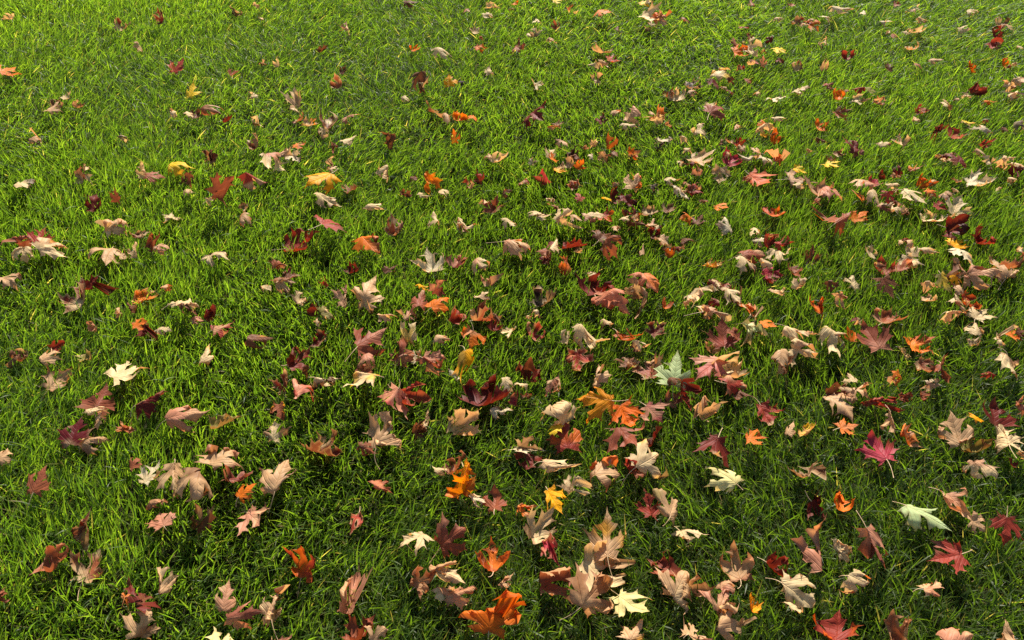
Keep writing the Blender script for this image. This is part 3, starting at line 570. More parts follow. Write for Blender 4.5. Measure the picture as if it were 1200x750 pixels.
    ("brown-tan roll slanting below the white ragged leaf", "br", "tn", "R", 0, 1.179, 1.631, 0.1015, -0.08, -0.13, 3.53, 0.07, 8, 2182, -2.063, -0.579, 0.0, 0.034, -0.729),
    ("red-orange curled leaf in the group with the olive-green one", "rd", "or", "C", 0, 1.183, 1.529, 0.0468, 0.28, 0.0, 3.6, 0.0535, 9, 4596, 1.284, 0.967, 0.0, 0.041, 1.25),
    ("pinkish tan draped leaf with two front legs, past the brown-tan roll", "tn", "pk", "S", 1, 1.227, 1.616, 0.0705, 0.26, -0.16, 4.75, 0.0916, 16, 5868, -1.103, -0.861, 0.0, 0.067, -1.861),
    ("shaded tan leaf behind the pinkish tan draped one", "tn", "ol", "S", 1, 1.325, 1.614, 0.07, 0.3, 0.12, 5.41, 0.0928, 3, 7010, -0.694, -0.998, 0.0, 0.05, -1.297),
    ("rust leaf with cream ribs at the photo's side, over the shaded tan leaf", "ru", "cr", "C", 1, 1.341, 1.679, 0.0415, -0.32, 0.12, 5.2, 0.0845, 10, 5439, 1.256, 0.772, 0.0, 0.052, 1.936),
    ("cream-pink forked leaf below the red-orange curl", "cr", "pk", "S", 0, 1.152, 1.502, 0.073, 0.18, 0.02, 3.88, 0.0722, 4, 2606, -0.576, -0.64, 0.0, 0.05, -0.661),
    ("cream ridge of leaf with rust side, past the cream-pink fork", "cr", "ru", "T", 1, 1.193, 1.486, 0.0439, -0.26, -0.26, 5.32, 0.0636, 11, 1685, -0.488, -0.512, 0.55, 0.029, -0.798),
    ("cream blunt leaf close below the cream-pink fork", "cr", "cr", "S", 1, 1.096, 1.447, 0.091, 0.13, 0.11, 5.02, 0.0876, 18, 7260, -1.563, -0.414, 0.0, 0.067, -1.849),
    ("rust-tan jagged leaf above the mauve-brown one with pale base", "ru", "tn", "C", 1, 0.943, 1.463, 0.0453, -0.2, 0.09, 5.62, 0.0728, 5, 5226, 1.845, 1.163, 0.0, 0.053, 0.547),
    ("dark maroon leaf with cream curled rim, cut by the photo's side", "mr", "cr", "C", 0, -1.196, 1.339, 0.0344, -0.13, 0.39, 1.91, 0.0513, 12, 2765, 1.274, 0.611, 0.0, 0.05, 0.827),
    ("tan roll slanting up above the tan cup leaf", "tn", "cr", "R", 0, -1.106, 1.319, 0.0694, 0.1, -0.15, 5.72, 0.0645, 6, 9702, -1.826, -0.664, 0.0, 0.032, -0.1),
    ("tan cup leaf with dark hollow, between the maroon-edged side leaf and the open cream-tan star", "tn", "ru", "C", 1, -1.066, 1.258, 0.0363, 0.29, 0.19, 5.73, 0.064, 13, 7841, 0.792, 1.019, 0.0, 0.055, 0.183),
    ("dark maroon leaf under the small orange cap", "mr", "mr", "C", 0, -0.894, 1.398, 0.0619, 0.11, -0.13, 3.35, 0.0472, 1, 2902, 0.733, 0.65, 0.0, 0.039, 0.673),
    ("cream-tan star leaf lying wide open, above the mauve-brown spread leaf", "cr", "tn", "F", 0, -0.903, 1.274, 0.061, -0.06, -0.16, 5.4, 0.0892, 15, 591, 0.043, -0.183, 0.0, 0.026, -0.016),
    ("big mauve-brown spread leaf below the open cream-tan star", "mv", "br", "T", 1, -0.927, 1.18, 0.0728, 0.04, 0.1, 6.27, 0.0722, 2, 2356, 0.021, -0.11, -0.877, 0.021, 0.873),
    ("maroon, pink and gold folded leaf past the mauve-brown spread leaf", "mr", "pk", "T", 1, -0.815, 1.173, 0.0802, 0.03, -0.1, 5.34, 0.08, 3, 3884, 0.387, -0.054, -0.844, 0.035, -0.504),
    ("small rust scrap below the maroon, pink and gold fold", "ru", "tn", "K", 0, -0.86, 1.121, 0.0324, -0.34, -0.06, 4.02, 0.0501, 10, 8701, 1.38, 0.715, 0.404, 0.052, -1.118),
    ("red-brown and tan crumple, alone below the cream flat-topped leaf", "rd", "tn", "K", 1, -0.726, 1.423, 0.0479, 0.01, 0.41, 5.3, 0.0504, 17, 4691, -0.984, -0.346, -0.035, 0.056, 0.293),
    ("thin cream-gold leaf standing alone in grass", "cr", "go", "R", 0, -0.727, 1.31, 0.0727, 0.19, -0.26, 6.21, 0.0579, 11, 8814, -2.871, -0.139, 0.0, 0.018, 0.154),
    ("brown and cream shredded roll, past the thin cream-gold leaf", "br", "cr", "R", 0, -0.627, 1.382, 0.0604, 0.24, -0.1, 4.68, 0.0736, 18, 5370, -1.991, 0.341, 0.0, 0.02, -0.747),
    ("maroon scrap with white flecks above the maroon-brown folded sheet", "mr", "cr", "K", 0, -0.476, 1.395, 0.0387, 0.1, -0.56, 6.15, 0.0506, 5, 9883, -0.126, 0.721, 0.323, 0.053, 0.89),
    ("maroon-brown folded sheet standing in grass", "mr", "br", "C", 1, -0.508, 1.297, 0.0618, -0.07, 0.15, 5.64, 0.0827, 12, 4064, 1.079, 1.061, 0.0, 0.055, 0.807),
    ("rust-red leaf with a cream fang, above a small rust cone", "rd", "cr", "C", 1, -0.529, 1.25, 0.0369, 0.49, -0.11, 0.08, 0.0593, 19, 7100, 0.742, 0.807, 0.0, 0.039, 1.67),
    ("small rust cone of leaf above the cream dome with brown point", "ru", "go", "R", 0, -0.521, 1.159, 0.0497, 0.08, 0.0, 3.45, 0.0436, 6, 4559, 2.552, -0.54, 0.0, 0.035, 0.59),
    ("pink-red crumple below the maroon-brown folded sheet", "pk", "rd", "K", 0, -0.469, 1.204, 0.1007, -0.13, -0.16, 5.77, 0.1024, 13, 6889, -1.132, -0.694, 0.41, 0.064, -1.758),
    ("cream bar of leaf with a dark band, past the pink-red crumple", "cr", "bk", "S", 1, -0.43, 1.239, 0.0733, 0.32, -0.08, 4.68, 0.0712, 0, 2693, -0.893, -0.628, 0.0, 0.057, -1.21),
    ("dusty pink-tan leaf with long arm, past the maroon, pink and gold fold", "pk", "tn", "S", 1, -0.73, 1.127, 0.0762, 0.16, -0.12, 4.94, 0.0975, 14, 5528, -1.694, -1.031, 0.0, 0.05, -0.236),
    ("olive-tan translucent leaf at the end of the dusty pink-tan arm", "ol", "tn", "C", 0, -0.633, 1.115, 0.0602, -0.25, -0.09, 5.12, 0.0636, 1, 7574, 0.564, 1.084, 0.0, 0.052, 1.762),
    ("pinkish brown folded leaf topped with a red curl", "mv", "pk", "T", 1, -0.35, 1.353, 0.0806, 0.1, 0.31, 5.52, 0.0976, 8, 4599, -0.249, 0.076, -0.53, 0.02, 0.529),
    ("pinkish tan piece below the pinkish brown folded leaf", "pk", "tn", "S", 0, -0.341, 1.294, 0.0709, 0.15, -0.2, 3.41, 0.0606, 2, 2036, -1.296, -0.574, 0.0, 0.067, -0.444),
    ("cream leaf with drooping claws below the pinkish brown fold", "cr", "yl", "S", 1, -0.341, 1.239, 0.0796, 0.37, -0.23, 1.42, 0.0738, 16, 1680, -0.454, -0.356, 0.0, 0.042, -1.814),
    ("pale yellow leaf leaning against a pink-brown one", "cr", "yl", "F", 0, -0.248, 1.405, 0.0497, 0.37, 0.07, 5.87, 0.0619, 3, 3063, 0.552, -0.369, 0.0, 0.03, -0.222),
    ("pink-brown leaf with a white tip under the pale yellow one", "mv", "pk", "S", 1, -0.266, 1.339, 0.0363, 0.1, 0.3, 6.25, 0.0627, 10, 739, -1.147, -0.512, 0.0, 0.055, -1.96),
    ("pinkish crumpled leaf past the white and brown scrap", "pk", "mv", "K", 1, -0.188, 1.295, 0.0632, 0.09, 0.02, 4.13, 0.0698, 4, 2271, -0.119, 1.115, 0.27, 0.06, -0.536),
    ("orange-tan ribbed leaf standing upright on one edge", "or", "tn", "F", 1, -0.091, 1.39, 0.0602, 0.03, 0.14, 3.13, 0.0642, 18, 3672, 0.527, -0.166, 0.0, 0.03, -0.177),
    ("olive-gold rolled leaf leaning over the spreading dark maroon leaf", "go", "ol", "R", 1, -0.108, 1.28, 0.0844, 0.09, 0.24, 3.21, 0.0906, 12, 9550, -3.033, -0.468, 0.0, 0.024, 0.067),
    ("spreading dark maroon leaf with pale pointed tips", "mr", "dm", "C", 0, -0.061, 1.217, 0.0415, -0.16, -0.06, 5.9, 0.101, 6, 2298, 1.993, 0.828, 0.0, 0.036, 1.918),
    ("bright pink folded leaf joined to a rust-red one", "pk", "cm", "T", 1, -0.269, 1.192, 0.0672, 0.04, 0.13, 2.65, 0.0575, 0, 3506, 0.236, 0.297, -0.984, 0.017, 0.22),
    ("rust-red open leaf attached beside the bright pink fold", "rd", "ru", "C", 1, -0.236, 1.214, 0.035, 0.1, 0.2, 4.6, 0.0769, 7, 2859, 1.128, 0.193, 0.0, 0.04, 1.774),
    ("large cream-tan crumple below the bright pink fold", "tn", "cr", "K", 1, -0.276, 1.083, 0.0768, 0.09, -0.19, 5.8, 0.1033, 14, 6275, -0.125, 0.322, 0.418, 0.08, -0.725),
    ("rusty brown scrap at the foot of the large cream-tan crumple", "ru", "br", "K", 0, -0.312, 1.044, 0.0621, -0.12, 0.41, 4.54, 0.0409, 1, 2310, -0.825, 0.047, 0.095, 0.056, -0.117),
    ("brown leaf on edge beside a cream stalk-like roll", "br", "br", "C", 0, -0.206, 1.11, 0.0582, 0.28, 0.49, 5.93, 0.0471, 15, 4251, 0.623, 0.889, 0.0, 0.054, 0.81),
    ("tan leaf with cream ridge and rust pocket, below the spreading dark maroon leaf", "tn", "cr", "C", 1, -0.1, 1.134, 0.0315, 0.09, -0.04, 5.24, 0.0863, 2, 7866, 1.318, 0.662, 0.0, 0.038, 0.062),
    ("white-cream blunt leaf just below the spreading dark maroon leaf", "wh", "cr", "S", 0, -0.032, 1.162, 0.0498, 0.1, 0.1, 4.4, 0.0475, 9, 9946, -1.591, -1.197, 0.0, 0.061, -1.574),
    ("small red and tan leaf, alone behind the cream leaf over a dark red one", "rd", "tn", "C", 0, 0.057, 1.417, 0.0441, 0.15, 0.24, 5.73, 0.0528, 16, 1035, 1.26, 0.938, 0.0, 0.045, 1.823),
    ("cream leaf resting with one leg on a dark red one", "cr", "cr", "S", 0, 0.183, 1.38, 0.0727, 0.1, -0.11, 3.52, 0.0991, 10, 6083, -1.682, -0.273, 0.0, 0.07, -0.151),
    ("dark red leaf with cream rim underneath the cream leaf", "rd", "cr", "C", 1, 0.155, 1.321, 0.0386, 0.08, -0.2, 3.11, 0.0745, 17, 2907, 0.891, 0.918, 0.0, 0.035, 1.785),
    ("rust-orange saw-toothed strip behind the flat pale-green leaf", "ru", "or", "C", 1, 0.274, 1.397, 0.0602, -0.12, -0.27, 4.19, 0.0463, 4, 1904, 0.63, 0.579, 0.0, 0.046, 1.927),
    ("small maroon leaf with cream spur, past the saw-toothed strip", "mr", "cr", "C", 0, 0.359, 1.422, 0.0448, 0.13, -0.13, 5.27, 0.0464, 11, 3433, 0.744, 0.224, 0.0, 0.053, 1.284),
    ("maroon-brown winged leaf, alone between the spreading dark maroon leaf and the dark red cream-rimmed one", "mr", "br", "T", 1, 0.033, 1.291, 0.0262, 0.07, 0.23, 6.2, 0.0913, 18, 6729, 0.317, -0.245, 0.783, 0.025, 0.993),
    ("small pinkish cream leaf above the cream dome before the orange-yellow star leaf", "pk", "cr", "S", 0, 0.103, 1.221, 0.0621, 0.4, 0.0, 3.5, 0.058, 5, 164, -1.312, -0.869, 0.0, 0.044, -0.287),
    ("tan leaf with a cream crest, behind the orange-yellow star leaf", "tn", "cr", "S", 0, 0.188, 1.248, 0.0783, -0.1, -0.15, 6.12, 0.0763, 12, 7688, -0.547, -0.485, 0.0, 0.045, -1.031),
    ("mauve-brown leaf with cream lower rim, touching the flat pale-green leaf", "mv", "cr", "C", 0, 0.328, 1.301, 0.0409, 0.29, -0.19, 6.26, 0.088, 19, 5262, 0.688, 0.159, 0.0, 0.047, 0.914),
    ("flat pale-green leaf lying half under a pink one", "pg", "pg", "A", 1, 0.378, 1.253, 0.0733, 0.37, 0.02, 6.08, 0.0859, 6, 5772, -1.224, -0.329, 0.0, 0.007, -0.632),
    ("orange-yellow star leaf beside a flame-orange one", "oy", "oy", "F", 1, 0.189, 1.169, 0.0844, 0.15, -0.19, 1.28, 0.0914, 13, 4616, 0.22, -0.025, 0.0, 0.029, -0.547),
    ("flame-orange leaf lying on a mauve leaf", "fo", "fo", "F", 0, 0.253, 1.143, 0.0553, 0.12, 0.12, 3.53, 0.0654, 0, 9444, -0.011, -0.187, 0.0, 0.023, 0.59),
    ("pink small star leaf beside the flame-orange leaf", "pk", "cm", "F", 1, 0.315, 1.157, 0.0489, 0.21, -0.03, 3.8, 0.0522, 7, 7888, -0.223, -0.399, 0.0, 0.016, 0.414),
    ("maroon-pink curl below the flat pale-green leaf", "mr", "pk", "C", 0, 0.374, 1.201, 0.0295, -0.01, -0.13, 5.56, 0.0517, 14, 3127, 1.621, 0.542, 0.0, 0.048, 1.019),
    ("cream draped dome with little legs, beside the orange-yellow star leaf", "cr", "cr", "S", 1, 0.111, 1.134, 0.0722, 0.19, 0.16, 0.02, 0.0754, 1, 612, -0.444, -0.639, 0.0, 0.051, -1.392),
    ("large mauve leaf under the flame-orange leaf", "mv", "cr", "F", 0, 0.246, 1.087, 0.0588, 0.21, 0.0, 3.68, 0.0724, 8, 4404, -0.5, 0.109, 0.0, 0.028, 0.264),
    ("dark shaded maroon leaf behind the large mauve one", "dm", "mr", "C", 1, 0.324, 1.078, 0.0284, -0.22, -0.04, 3.6, 0.0714, 15, 6556, 0.8, 0.655, 0.0, 0.041, 1.825),
    ("dusty red broad sheet of leaf below two cream claws", "mv", "rd", "F", 1, 0.517, 1.388, 0.0521, 0.12, -0.12, 6.22, 0.0766, 9, 3593, 0.285, 0.041, 0.0, 0.024, -0.123),
    ("pale greenish cream claw-shaped leaf beside the dusty red sheet", "pg", "cr", "C", 1, 0.576, 1.406, 0.0569, 0.02, 0.19, 3.14, 0.0684, 16, 6523, 0.933, 0.336, 0.0, 0.04, 0.361),
    ("rosy-pink leaf between the flat pale-green leaf and a cream-horned one", "pk", "cm", "F", 0, 0.469, 1.292, 0.0556, -0.03, -0.02, 2.27, 0.081, 10, 4659, -0.205, 0.368, 0.0, 0.018, 0.134),
    ("cream leaf with upcurved horn growing from the rosy-pink one", "cr", "cr", "C", 1, 0.511, 1.298, 0.0393, 0.08, -0.05, 5.14, 0.0927, 17, 9779, 1.828, 0.29, 0.0, 0.035, 1.852),
    ("dusty red and tan leaf under the rosy-pink one", "rd", "tn", "K", 1, 0.517, 1.228, 0.07, -0.1, 0.26, 5.22, 0.087, 4, 9102, -1.847, 0.864, -0.073, 0.063, -0.129),
    ("maroon-red curled leaf hanging below the flat pale-green leaf", "mr", "rd", "C", 0, 0.394, 1.216, 0.0464, 0.62, 0.34, 3.36, 0.0697, 11, 4849, 1.917, 1.299, 0.0, 0.043, 0.84),
    ("tan leaf with raised points at the foot of the maroon-red curl", "tn", "cr", "C", 1, 0.425, 1.184, 0.0313, 0.21, 0.02, 5.81, 0.088, 18, 9790, 1.69, 0.47, 0.0, 0.032, 1.668),
    ("cream bent leaf over a tan-cream one, past the greenish claw", "cr", "tn", "S", 1, 0.694, 1.395, 0.0823, 0.03, -0.23, 4.36, 0.0777, 5, 8893, -0.708, -0.274, 0.0, 0.051, -1.779),
    ("tan-cream rumpled leaf below the cream bent one", "cr", "tn", "S", 1, 0.687, 1.331, 0.055, -0.01, -0.0, 3.81, 0.0564, 12, 8946, -0.688, -0.351, 0.0, 0.069, -1.29),
    ("cream leaf with a drooping tail, beside the cream bent one", "cr", "pg", "S", 0, 0.786, 1.381, 0.0636, -0.02, 0.38, 3.19, 0.0795, 19, 6568, -0.49, -0.994, 0.0, 0.069, -1.793),
    ("tan and brown tube of leaf standing on end", "tn", "br", "R", 0, 0.629, 1.284, 0.0817, 0.18, 0.06, 2.95, 0.0941, 6, 1018, -2.788, 0.011, 0.0, 0.031, -0.472),
    ("rust-red leaf with white tip, below the tan and brown tube", "rd", "cr", "K", 1, 0.572, 1.16, 0.0464, 0.09, -0.02, 3.36, 0.0657, 13, 4809, 0.057, 0.027, 0.087, 0.077, 1.55),
    ("dark brown-red roll touching a tan long crumple", "br", "mr", "C", 0, 0.748, 1.226, 0.0358, 0.01, -0.1, 5.68, 0.0549, 0, 7273, 1.696, 1.175, 0.0, 0.04, 1.699),
    ("mauve-brown leaf with pale pink base, beside an orange sliver", "mv", "pk", "F", 0, 0.886, 1.387, 0.0488, 0.07, -0.07, 0.2, 0.0869, 1, 976, 0.537, 0.016, 0.0, 0.026, 0.692),
    ("burnt-orange jagged leaf past the mauve-brown pale-based one", "or", "ru", "K", 0, 0.996, 1.378, 0.0486, -0.07, 0.0, 4.85, 0.0589, 15, 2492, 0.361, -0.28, -0.347, 0.077, 0.613),
    ("rust leaf with pale tip below the burnt-orange one", "ru", "cr", "C", 0, 0.982, 1.301, 0.0379, 0.13, -0.27, 3.67, 0.0519, 9, 3524, 1.223, 1.252, 0.0, 0.03, 1.818),
    ("rusty brown crumple with bright spot, below the burnt-orange leaf", "ru", "br", "K", 1, 1.012, 1.271, 0.0577, -0.02, -0.34, 3.07, 0.0686, 16, 89, 0.66, 0.01, 0.355, 0.054, -1.046),
    ("white leaf scrap under the rusty brown crumple", "wh", "pk", "K", 0, 0.979, 1.23, 0.0555, 0.27, -0.03, 4.65, 0.0506, 3, 2395, -0.968, 0.534, -0.261, 0.06, -1.044),
    ("cream-tan knot-like leaf, above the lone crinkled cream roll", "cr", "tn", "S", 0, 1.152, 1.418, 0.0527, -0.02, 0.12, 5.99, 0.054, 17, 6778, -0.592, -0.346, 0.0, 0.042, -2.133),
    ("cream leaf drooping between two rust pieces near the photo's side", "cr", "cr", "S", 0, 1.199, 1.376, 0.0586, 0.38, -0.02, 3.81, 0.0411, 4, 9226, -0.856, -0.633, 0.0, 0.065, -1.902),
    ("lone crinkled cream roll curving down at the photo's side", "cr", "br", "K", 1, 1.184, 1.292, 0.0712, -0.25, 0.56, 3.47, 0.0862, 18, 663, -0.556, -0.274, 0.404, 0.051, -1.672),
    ("tan long crumple leading into a rust-red row", "tn", "pk", "S", 1, 0.797, 1.22, 0.0502, 0.02, 0.04, 3.97, 0.0516, 12, 4919, -0.679, -1.214, 0.0, 0.055, -1.609),
    ("rust-red serrated row of leaf with white specks", "rd", "ru", "K", 0, 0.828, 1.172, 0.0678, 0.58, -0.21, 5.05, 0.0811, 19, 1410, -1.635, -0.231, 0.302, 0.082, -0.458),
    ("pinkish tan star below the tan long crumple", "tn", "pk", "S", 0, 0.735, 1.185, 0.0494, 0.16, 0.41, 3.65, 0.0771, 13, 855, -1.522, -1.243, 0.0, 0.068, -0.884),
    ("orange-tan piece at the tip of the pinkish tan star", "or", "tn", "F", 1, 0.731, 1.101, 0.0626, 0.13, -0.02, 4.85, 0.0408, 0, 7854, -0.364, -0.274, 0.0, 0.016, 0.247),
    ("slim tan tooth-shaped leaf standing, above the fuchsia-and-orange leaf", "tn", "cr", "S", 1, 0.839, 1.113, 0.0766, 0.35, 0.1, 3.33, 0.0597, 7, 5124, -1.67, -0.875, 0.0, 0.055, -0.857),
    ("broad tan leaf, next to a small orange-yellow flower-like one", "tn", "tn", "S", 0, 0.969, 1.09, 0.0651, 0.14, -0.12, 6.25, 0.0798, 14, 4840, -0.487, -0.211, 0.0, 0.056, -0.589),
    ("maroon broad pointed leaf near the photo's side", "mr", "mv", "F", 1, 1.067, 1.13, 0.0571, 0.13, 0.13, 6.04, 0.0765, 8, 9377, 0.294, 0.036, 0.0, 0.023, 0.356),
    ("deep crimson leaf lying flat beside a folded tan one", "dm", "cr", "F", 0, -0.957, 1.091, 0.0568, 0.11, -0.08, 0.03, 0.0703, 2, 1774, -0.416, 0.038, 0.0, 0.022, 0.406),
    ("folded tan leaf beside the deep crimson one", "tn", "ru", "S", 1, -0.921, 1.076, 0.047, 0.09, 0.11, 5.11, 0.0631, 9, 1063, -1.566, -0.697, 0.0, 0.064, -1.828),
    ("dusty rust three-lobed leaf, alone in grass near the photo's side", "ru", "mv", "F", 1, -0.977, 0.963, 0.0604, 0.26, -0.15, 6.1, 0.0675, 3, 5617, -0.282, 0.045, 0.0, 0.016, -0.511),
    ("white toothed leaf in the row above a pink one", "wh", "cr", "F", 0, -0.756, 0.982, 0.0572, 0.06, -0.17, 5.92, 0.0562, 17, 605, 0.038, -0.055, 0.0, 0.021, 0.748),
    ("cream-tan leaf with a narrow tail, in the row past the white toothed one", "tn", "cr", "S", 1, -0.686, 0.963, 0.0813, 0.2, 0.22, 3.49, 0.0791, 4, 3195, -0.696, -0.237, 0.0, 0.05, -1.652),
    ("tan and brown leaf with pale point at the end of the white leaf's row", "tn", "br", "S", 0, -0.623, 0.922, 0.1089, 0.26, 0.05, 3.25, 0.0969, 11, 9377, -0.595, -0.641, 0.0, 0.046, -1.089),
    ("thin rust and tan strip above the bright pink leaf", "ru", "tn", "R", 0, -0.722, 0.911, 0.0619, 0.27, -0.34, 4.43, 0.0581, 18, 9113, -1.762, -0.37, 0.0, 0.034, -0.189),
    ("bright pink leaf lying below the row with the white toothed leaf", "pk", "sa", "F", 1, -0.696, 0.874, 0.0605, 0.09, 0.08, 0.53, 0.0492, 5, 3995, 0.004, -0.028, 0.0, 0.019, -0.486),
    ("tan-brown leaf standing shaded beside the bright pink one", "br", "tn", "U", 0, -0.629, 0.887, 0.0341, 0.9, -0.33, 0.38, 0.0588, 12, 2679, -0.595, 0.895, 0.0, 0.021, 0.045),
    ("tan mantle-shaped leaf with drooping shoulders", "tn", "pk", "S", 0, -0.611, 1.029, 0.0684, -0.31, 0.43, 5.85, 0.0886, 19, 1701, -1.085, -0.692, 0.0, 0.06, -1.753),
    ("maroon and pink low leaf below the tan mantle-shaped one", "mr", "pk", "C", 0, -0.571, 0.975, 0.0683, 0.19, -0.02, 5.58, 0.0497, 6, 9260, 0.518, 0.697, 0.0, 0.045, 1.554),
    ("tan angular leaf, alone past a small stemmed orange one", "tn", "pk", "S", 1, -0.481, 0.971, 0.0743, 0.24, -0.06, 6.18, 0.1036, 13, 6926, -1.467, -0.531, 0.0, 0.063, -1.736),
    ("small bright orange leaf with upright stem", "or", "or", "F", 1, -0.545, 0.933, 0.0653, 0.14, -0.24, 5.43, 0.0407, 0, 9395, -0.284, -0.162, 0.0, 0.023, -0.314),
    ("pink-tan star leaf just below the small stemmed orange one", "pk", "tn", "F", 1, -0.518, 0.884, 0.0406, 0.03, 0.09, 4.0, 0.0597, 7, 9106, 0.006, -0.031, 0.0, 0.026, 0.072),
    ("cream dome leaf with a brown point, below the small rust cone", "cr", "br", "S", 0, -0.518, 1.087, 0.0621, 0.16, 0.24, 0.16, 0.05, 14, 7956, -0.609, -0.717, 0.0, 0.056, -0.349),
    ("dark red folded leaf with cream top edge, past the cream dome", "mr", "cr", "C", 1, -0.404, 1.054, 0.0382, -0.06, -0.18, 4.17, 0.0963, 1, 579, 1.436, 0.112, 0.0, 0.044, 0.074),
    ("cupped golden leaf with a brown hood", "go", "or", "C", 1, -0.074, 0.974, 0.0649, 0.65, -0.25, 3.9, 0.0955, 8, 3114, 0.593, 0.539, 0.0, 0.055, 0.152),
    ("brown hood curling over the cupped golden leaf", "br", "pk", "C", 0, -0.112, 1.009, 0.0411, -0.01, -0.12, 5.37, 0.06, 15, 4984, 0.79, 0.359, 0.0, 0.052, 0.194),
    ("gold-brown leaf standing upright against the cupped golden one", "go", "br", "U", 1, -0.1, 0.966, 0.0575, 0.83, 0.1, 6.14, 0.0679, 2, 8149, 0.74, -0.324, 0.0, 0.035, 1.18),
    ("rust-red leaf beside the small white petal-like scrap", "ru", "rd", "F", 1, -0.034, 0.918, 0.0624, 0.22, -0.21, 6.21, 0.0601, 3, 368, -0.486, 0.343, 0.0, 0.025, -0.054),
    ("rust-pink oval leaf lying alone in open grass", "ru", "sa", "S", 0, -0.259, 0.954, 0.0809, 0.44, 0.23, 5.23, 0.0697, 10, 3593, -1.404, -1.075, 0.0, 0.056, -1.821),
    ("small red leaf with cream tip, standing alone above the pink star leaf", "rd", "cr", "C", 1, -0.313, 0.886, 0.0247, 0.53, -0.29, 3.1, 0.0488, 17, 6657, 1.962, 0.482, 0.0, 0.039, 1.864),
    ("tall dusty-mauve leaf with an outstretched arm", "mv", "pk", "S", 1, -0.12, 0.83, 0.0576, 0.22, 0.03, 5.36, 0.0694, 4, 2311, -0.67, -0.384, 0.0, 0.057, -1.775),
    ("white-edged folded leaf over a brown fringe, past the cupped golden leaf", "wh", "br", "T", 1, 0.036, 1.068, 0.0272, 0.61, -0.17, 4.56, 0.0591, 11, 3237, 0.066, -0.414, 0.91, 0.016, 0.11),
    ("brown fringe of leaf hanging under the white-edged fold", "mr", "br", "C", 1, 0.038, 1.034, 0.0365, -0.08, -0.05, 2.89, 0.0595, 18, 3881, 1.772, 1.041, 0.0, 0.03, 1.162),
    ("red and orange many-lobed leaf below the cream draped dome", "rd", "or", "F", 0, 0.115, 1.081, 0.0606, 0.16, 0.03, 0.23, 0.0788, 5, 5418, 0.196, 0.238, 0.0, 0.029, -0.283),
    ("cream rolled bar of leaf under the red and orange one", "cr", "tn", "R", 1, 0.091, 1.004, 0.0642, -0.0, -0.14, 4.52, 0.0678, 19, 552, -2.986, 0.463, 0.0, 0.019, 0.004),
    ("cream shaggy crumple below the cream rolled bar", "cr", "cr", "K", 0, 0.125, 0.946, 0.0648, 0.7, 0.05, 5.41, 0.0456, 6, 9098, -1.28, 0.773, 0.218, 0.052, -1.568),
    ("golden-orange leaf beside the cream shaggy crumple", "go", "or", "F", 1, 0.084, 0.924, 0.0575, 0.02, 0.02, 3.66, 0.0594, 13, 8590, -0.02, -0.187, 0.0, 0.018, -0.433),
    ("tan leaf with curled corner, past the cream shaggy crumple", "tn", "or", "S", 0, 0.191, 1.0, 0.0816, -0.08, 0.03, 5.72, 0.1022, 0, 7079, -1.62, -0.246, 0.0, 0.041, -0.849),
    ("cream long ribbed leaf slanting below the large mauve one", "cr", "yl", "S", 1, 0.291, 1.008, 0.0745, 0.44, -0.05, 5.22, 0.0956, 7, 8206, -1.039, -0.295, 0.0, 0.053, -1.462),
    ("small orange-tan scrap behind the cream-tan kneeling leaf", "or", "tn", "S", 0, 0.02, 0.916, 0.0433, -0.07, -0.06, 4.76, 0.0423, 8, 1592, -1.3, -1.094, 0.0, 0.061, -0.414),
    ("cream-tan kneeling-shaped leaf, beside the golden-orange one", "cr", "tn", "K", 0, 0.058, 0.868, 0.0469, 0.19, 0.22, 5.67, 0.0708, 15, 1687, -0.238, 0.097, 0.403, 0.064, 0.446),
    ("tan broad leaf with golden top lobe, above the cream blanket-like leaf", "tn", "go", "T", 1, 0.185, 0.827, 0.0636, 0.41, -0.04, 6.24, 0.0855, 2, 577, 0.045, 0.424, -0.522, 0.017, -0.321),
    ("maroon cup leaf pressed against an upright tan one", "mr", "rd", "C", 0, 0.283, 0.917, 0.0397, 0.12, -0.06, 0.1, 0.0511, 9, 3956, 1.188, 0.894, 0.0, 0.046, 0.328),
    ("upright tan leaf pressed against the maroon cup", "tn", "ol", "S", 1, 0.324, 0.882, 0.1041, 0.29, 0.01, 5.74, 0.085, 16, 2535, -1.342, -0.609, 0.0, 0.049, -1.815),
    ("cream bat-shaped leaf, alone on dark grass", "cr", "cr", "S", 1, 0.337, 0.847, 0.0545, -0.24, 0.07, 3.26, 0.0583, 3, 7703, -0.861, -1.278, 0.0, 0.04, -0.239),
    ("maroon leaf with cream Y-shaped ridge, above the pale-yellow fan leaf", "mr", "cr", "T", 1, 0.436, 1.044, 0.0635, 0.09, 0.02, 2.8, 0.0776, 10, 9011, -0.262, 0.435, -0.633, 0.027, 0.929),
    ("small orange-to-red leaf past the Y-ridged maroon one", "or", "rd", "F", 0, 0.524, 1.073, 0.0568, -0.04, 0.03, 4.66, 0.0436, 17, 4185, 0.281, -0.134, 0.0, 0.02, 0.715),
    ("pale-yellow fan-shaped leaf with olive shaded half", "py", "ol", "A", 1, 0.44, 0.968, 0.0729, 0.07, 0.18, 0.88, 0.0727, 4, 7752, -1.602, -0.253, 0.0, 0.008, -0.665),
    ("brown boat leaf with cream upper rim, past the pale-yellow fan leaf", "br", "cr", "C", 0, 0.628, 0.987, 0.0601, 0.11, -0.2, 5.14, 0.0468, 11, 7129, 1.191, 0.694, 0.0, 0.046, 0.215),
    ("maroon narrow leaf linked by a stem to an orange one", "mr", "mr", "C", 1, 0.621, 0.922, 0.0306, 0.69, 0.03, 3.73, 0.0512, 18, 5048, 1.981, 1.399, 0.0, 0.042, 1.152),
    ("small orange cup leaf tied to the maroon narrow one", "or", "or", "C", 0, 0.678, 0.926, 0.0368, -0.03, 0.24, 6.1, 0.0516, 5, 6211, 1.563, 0.795, 0.0, 0.049, 1.775),
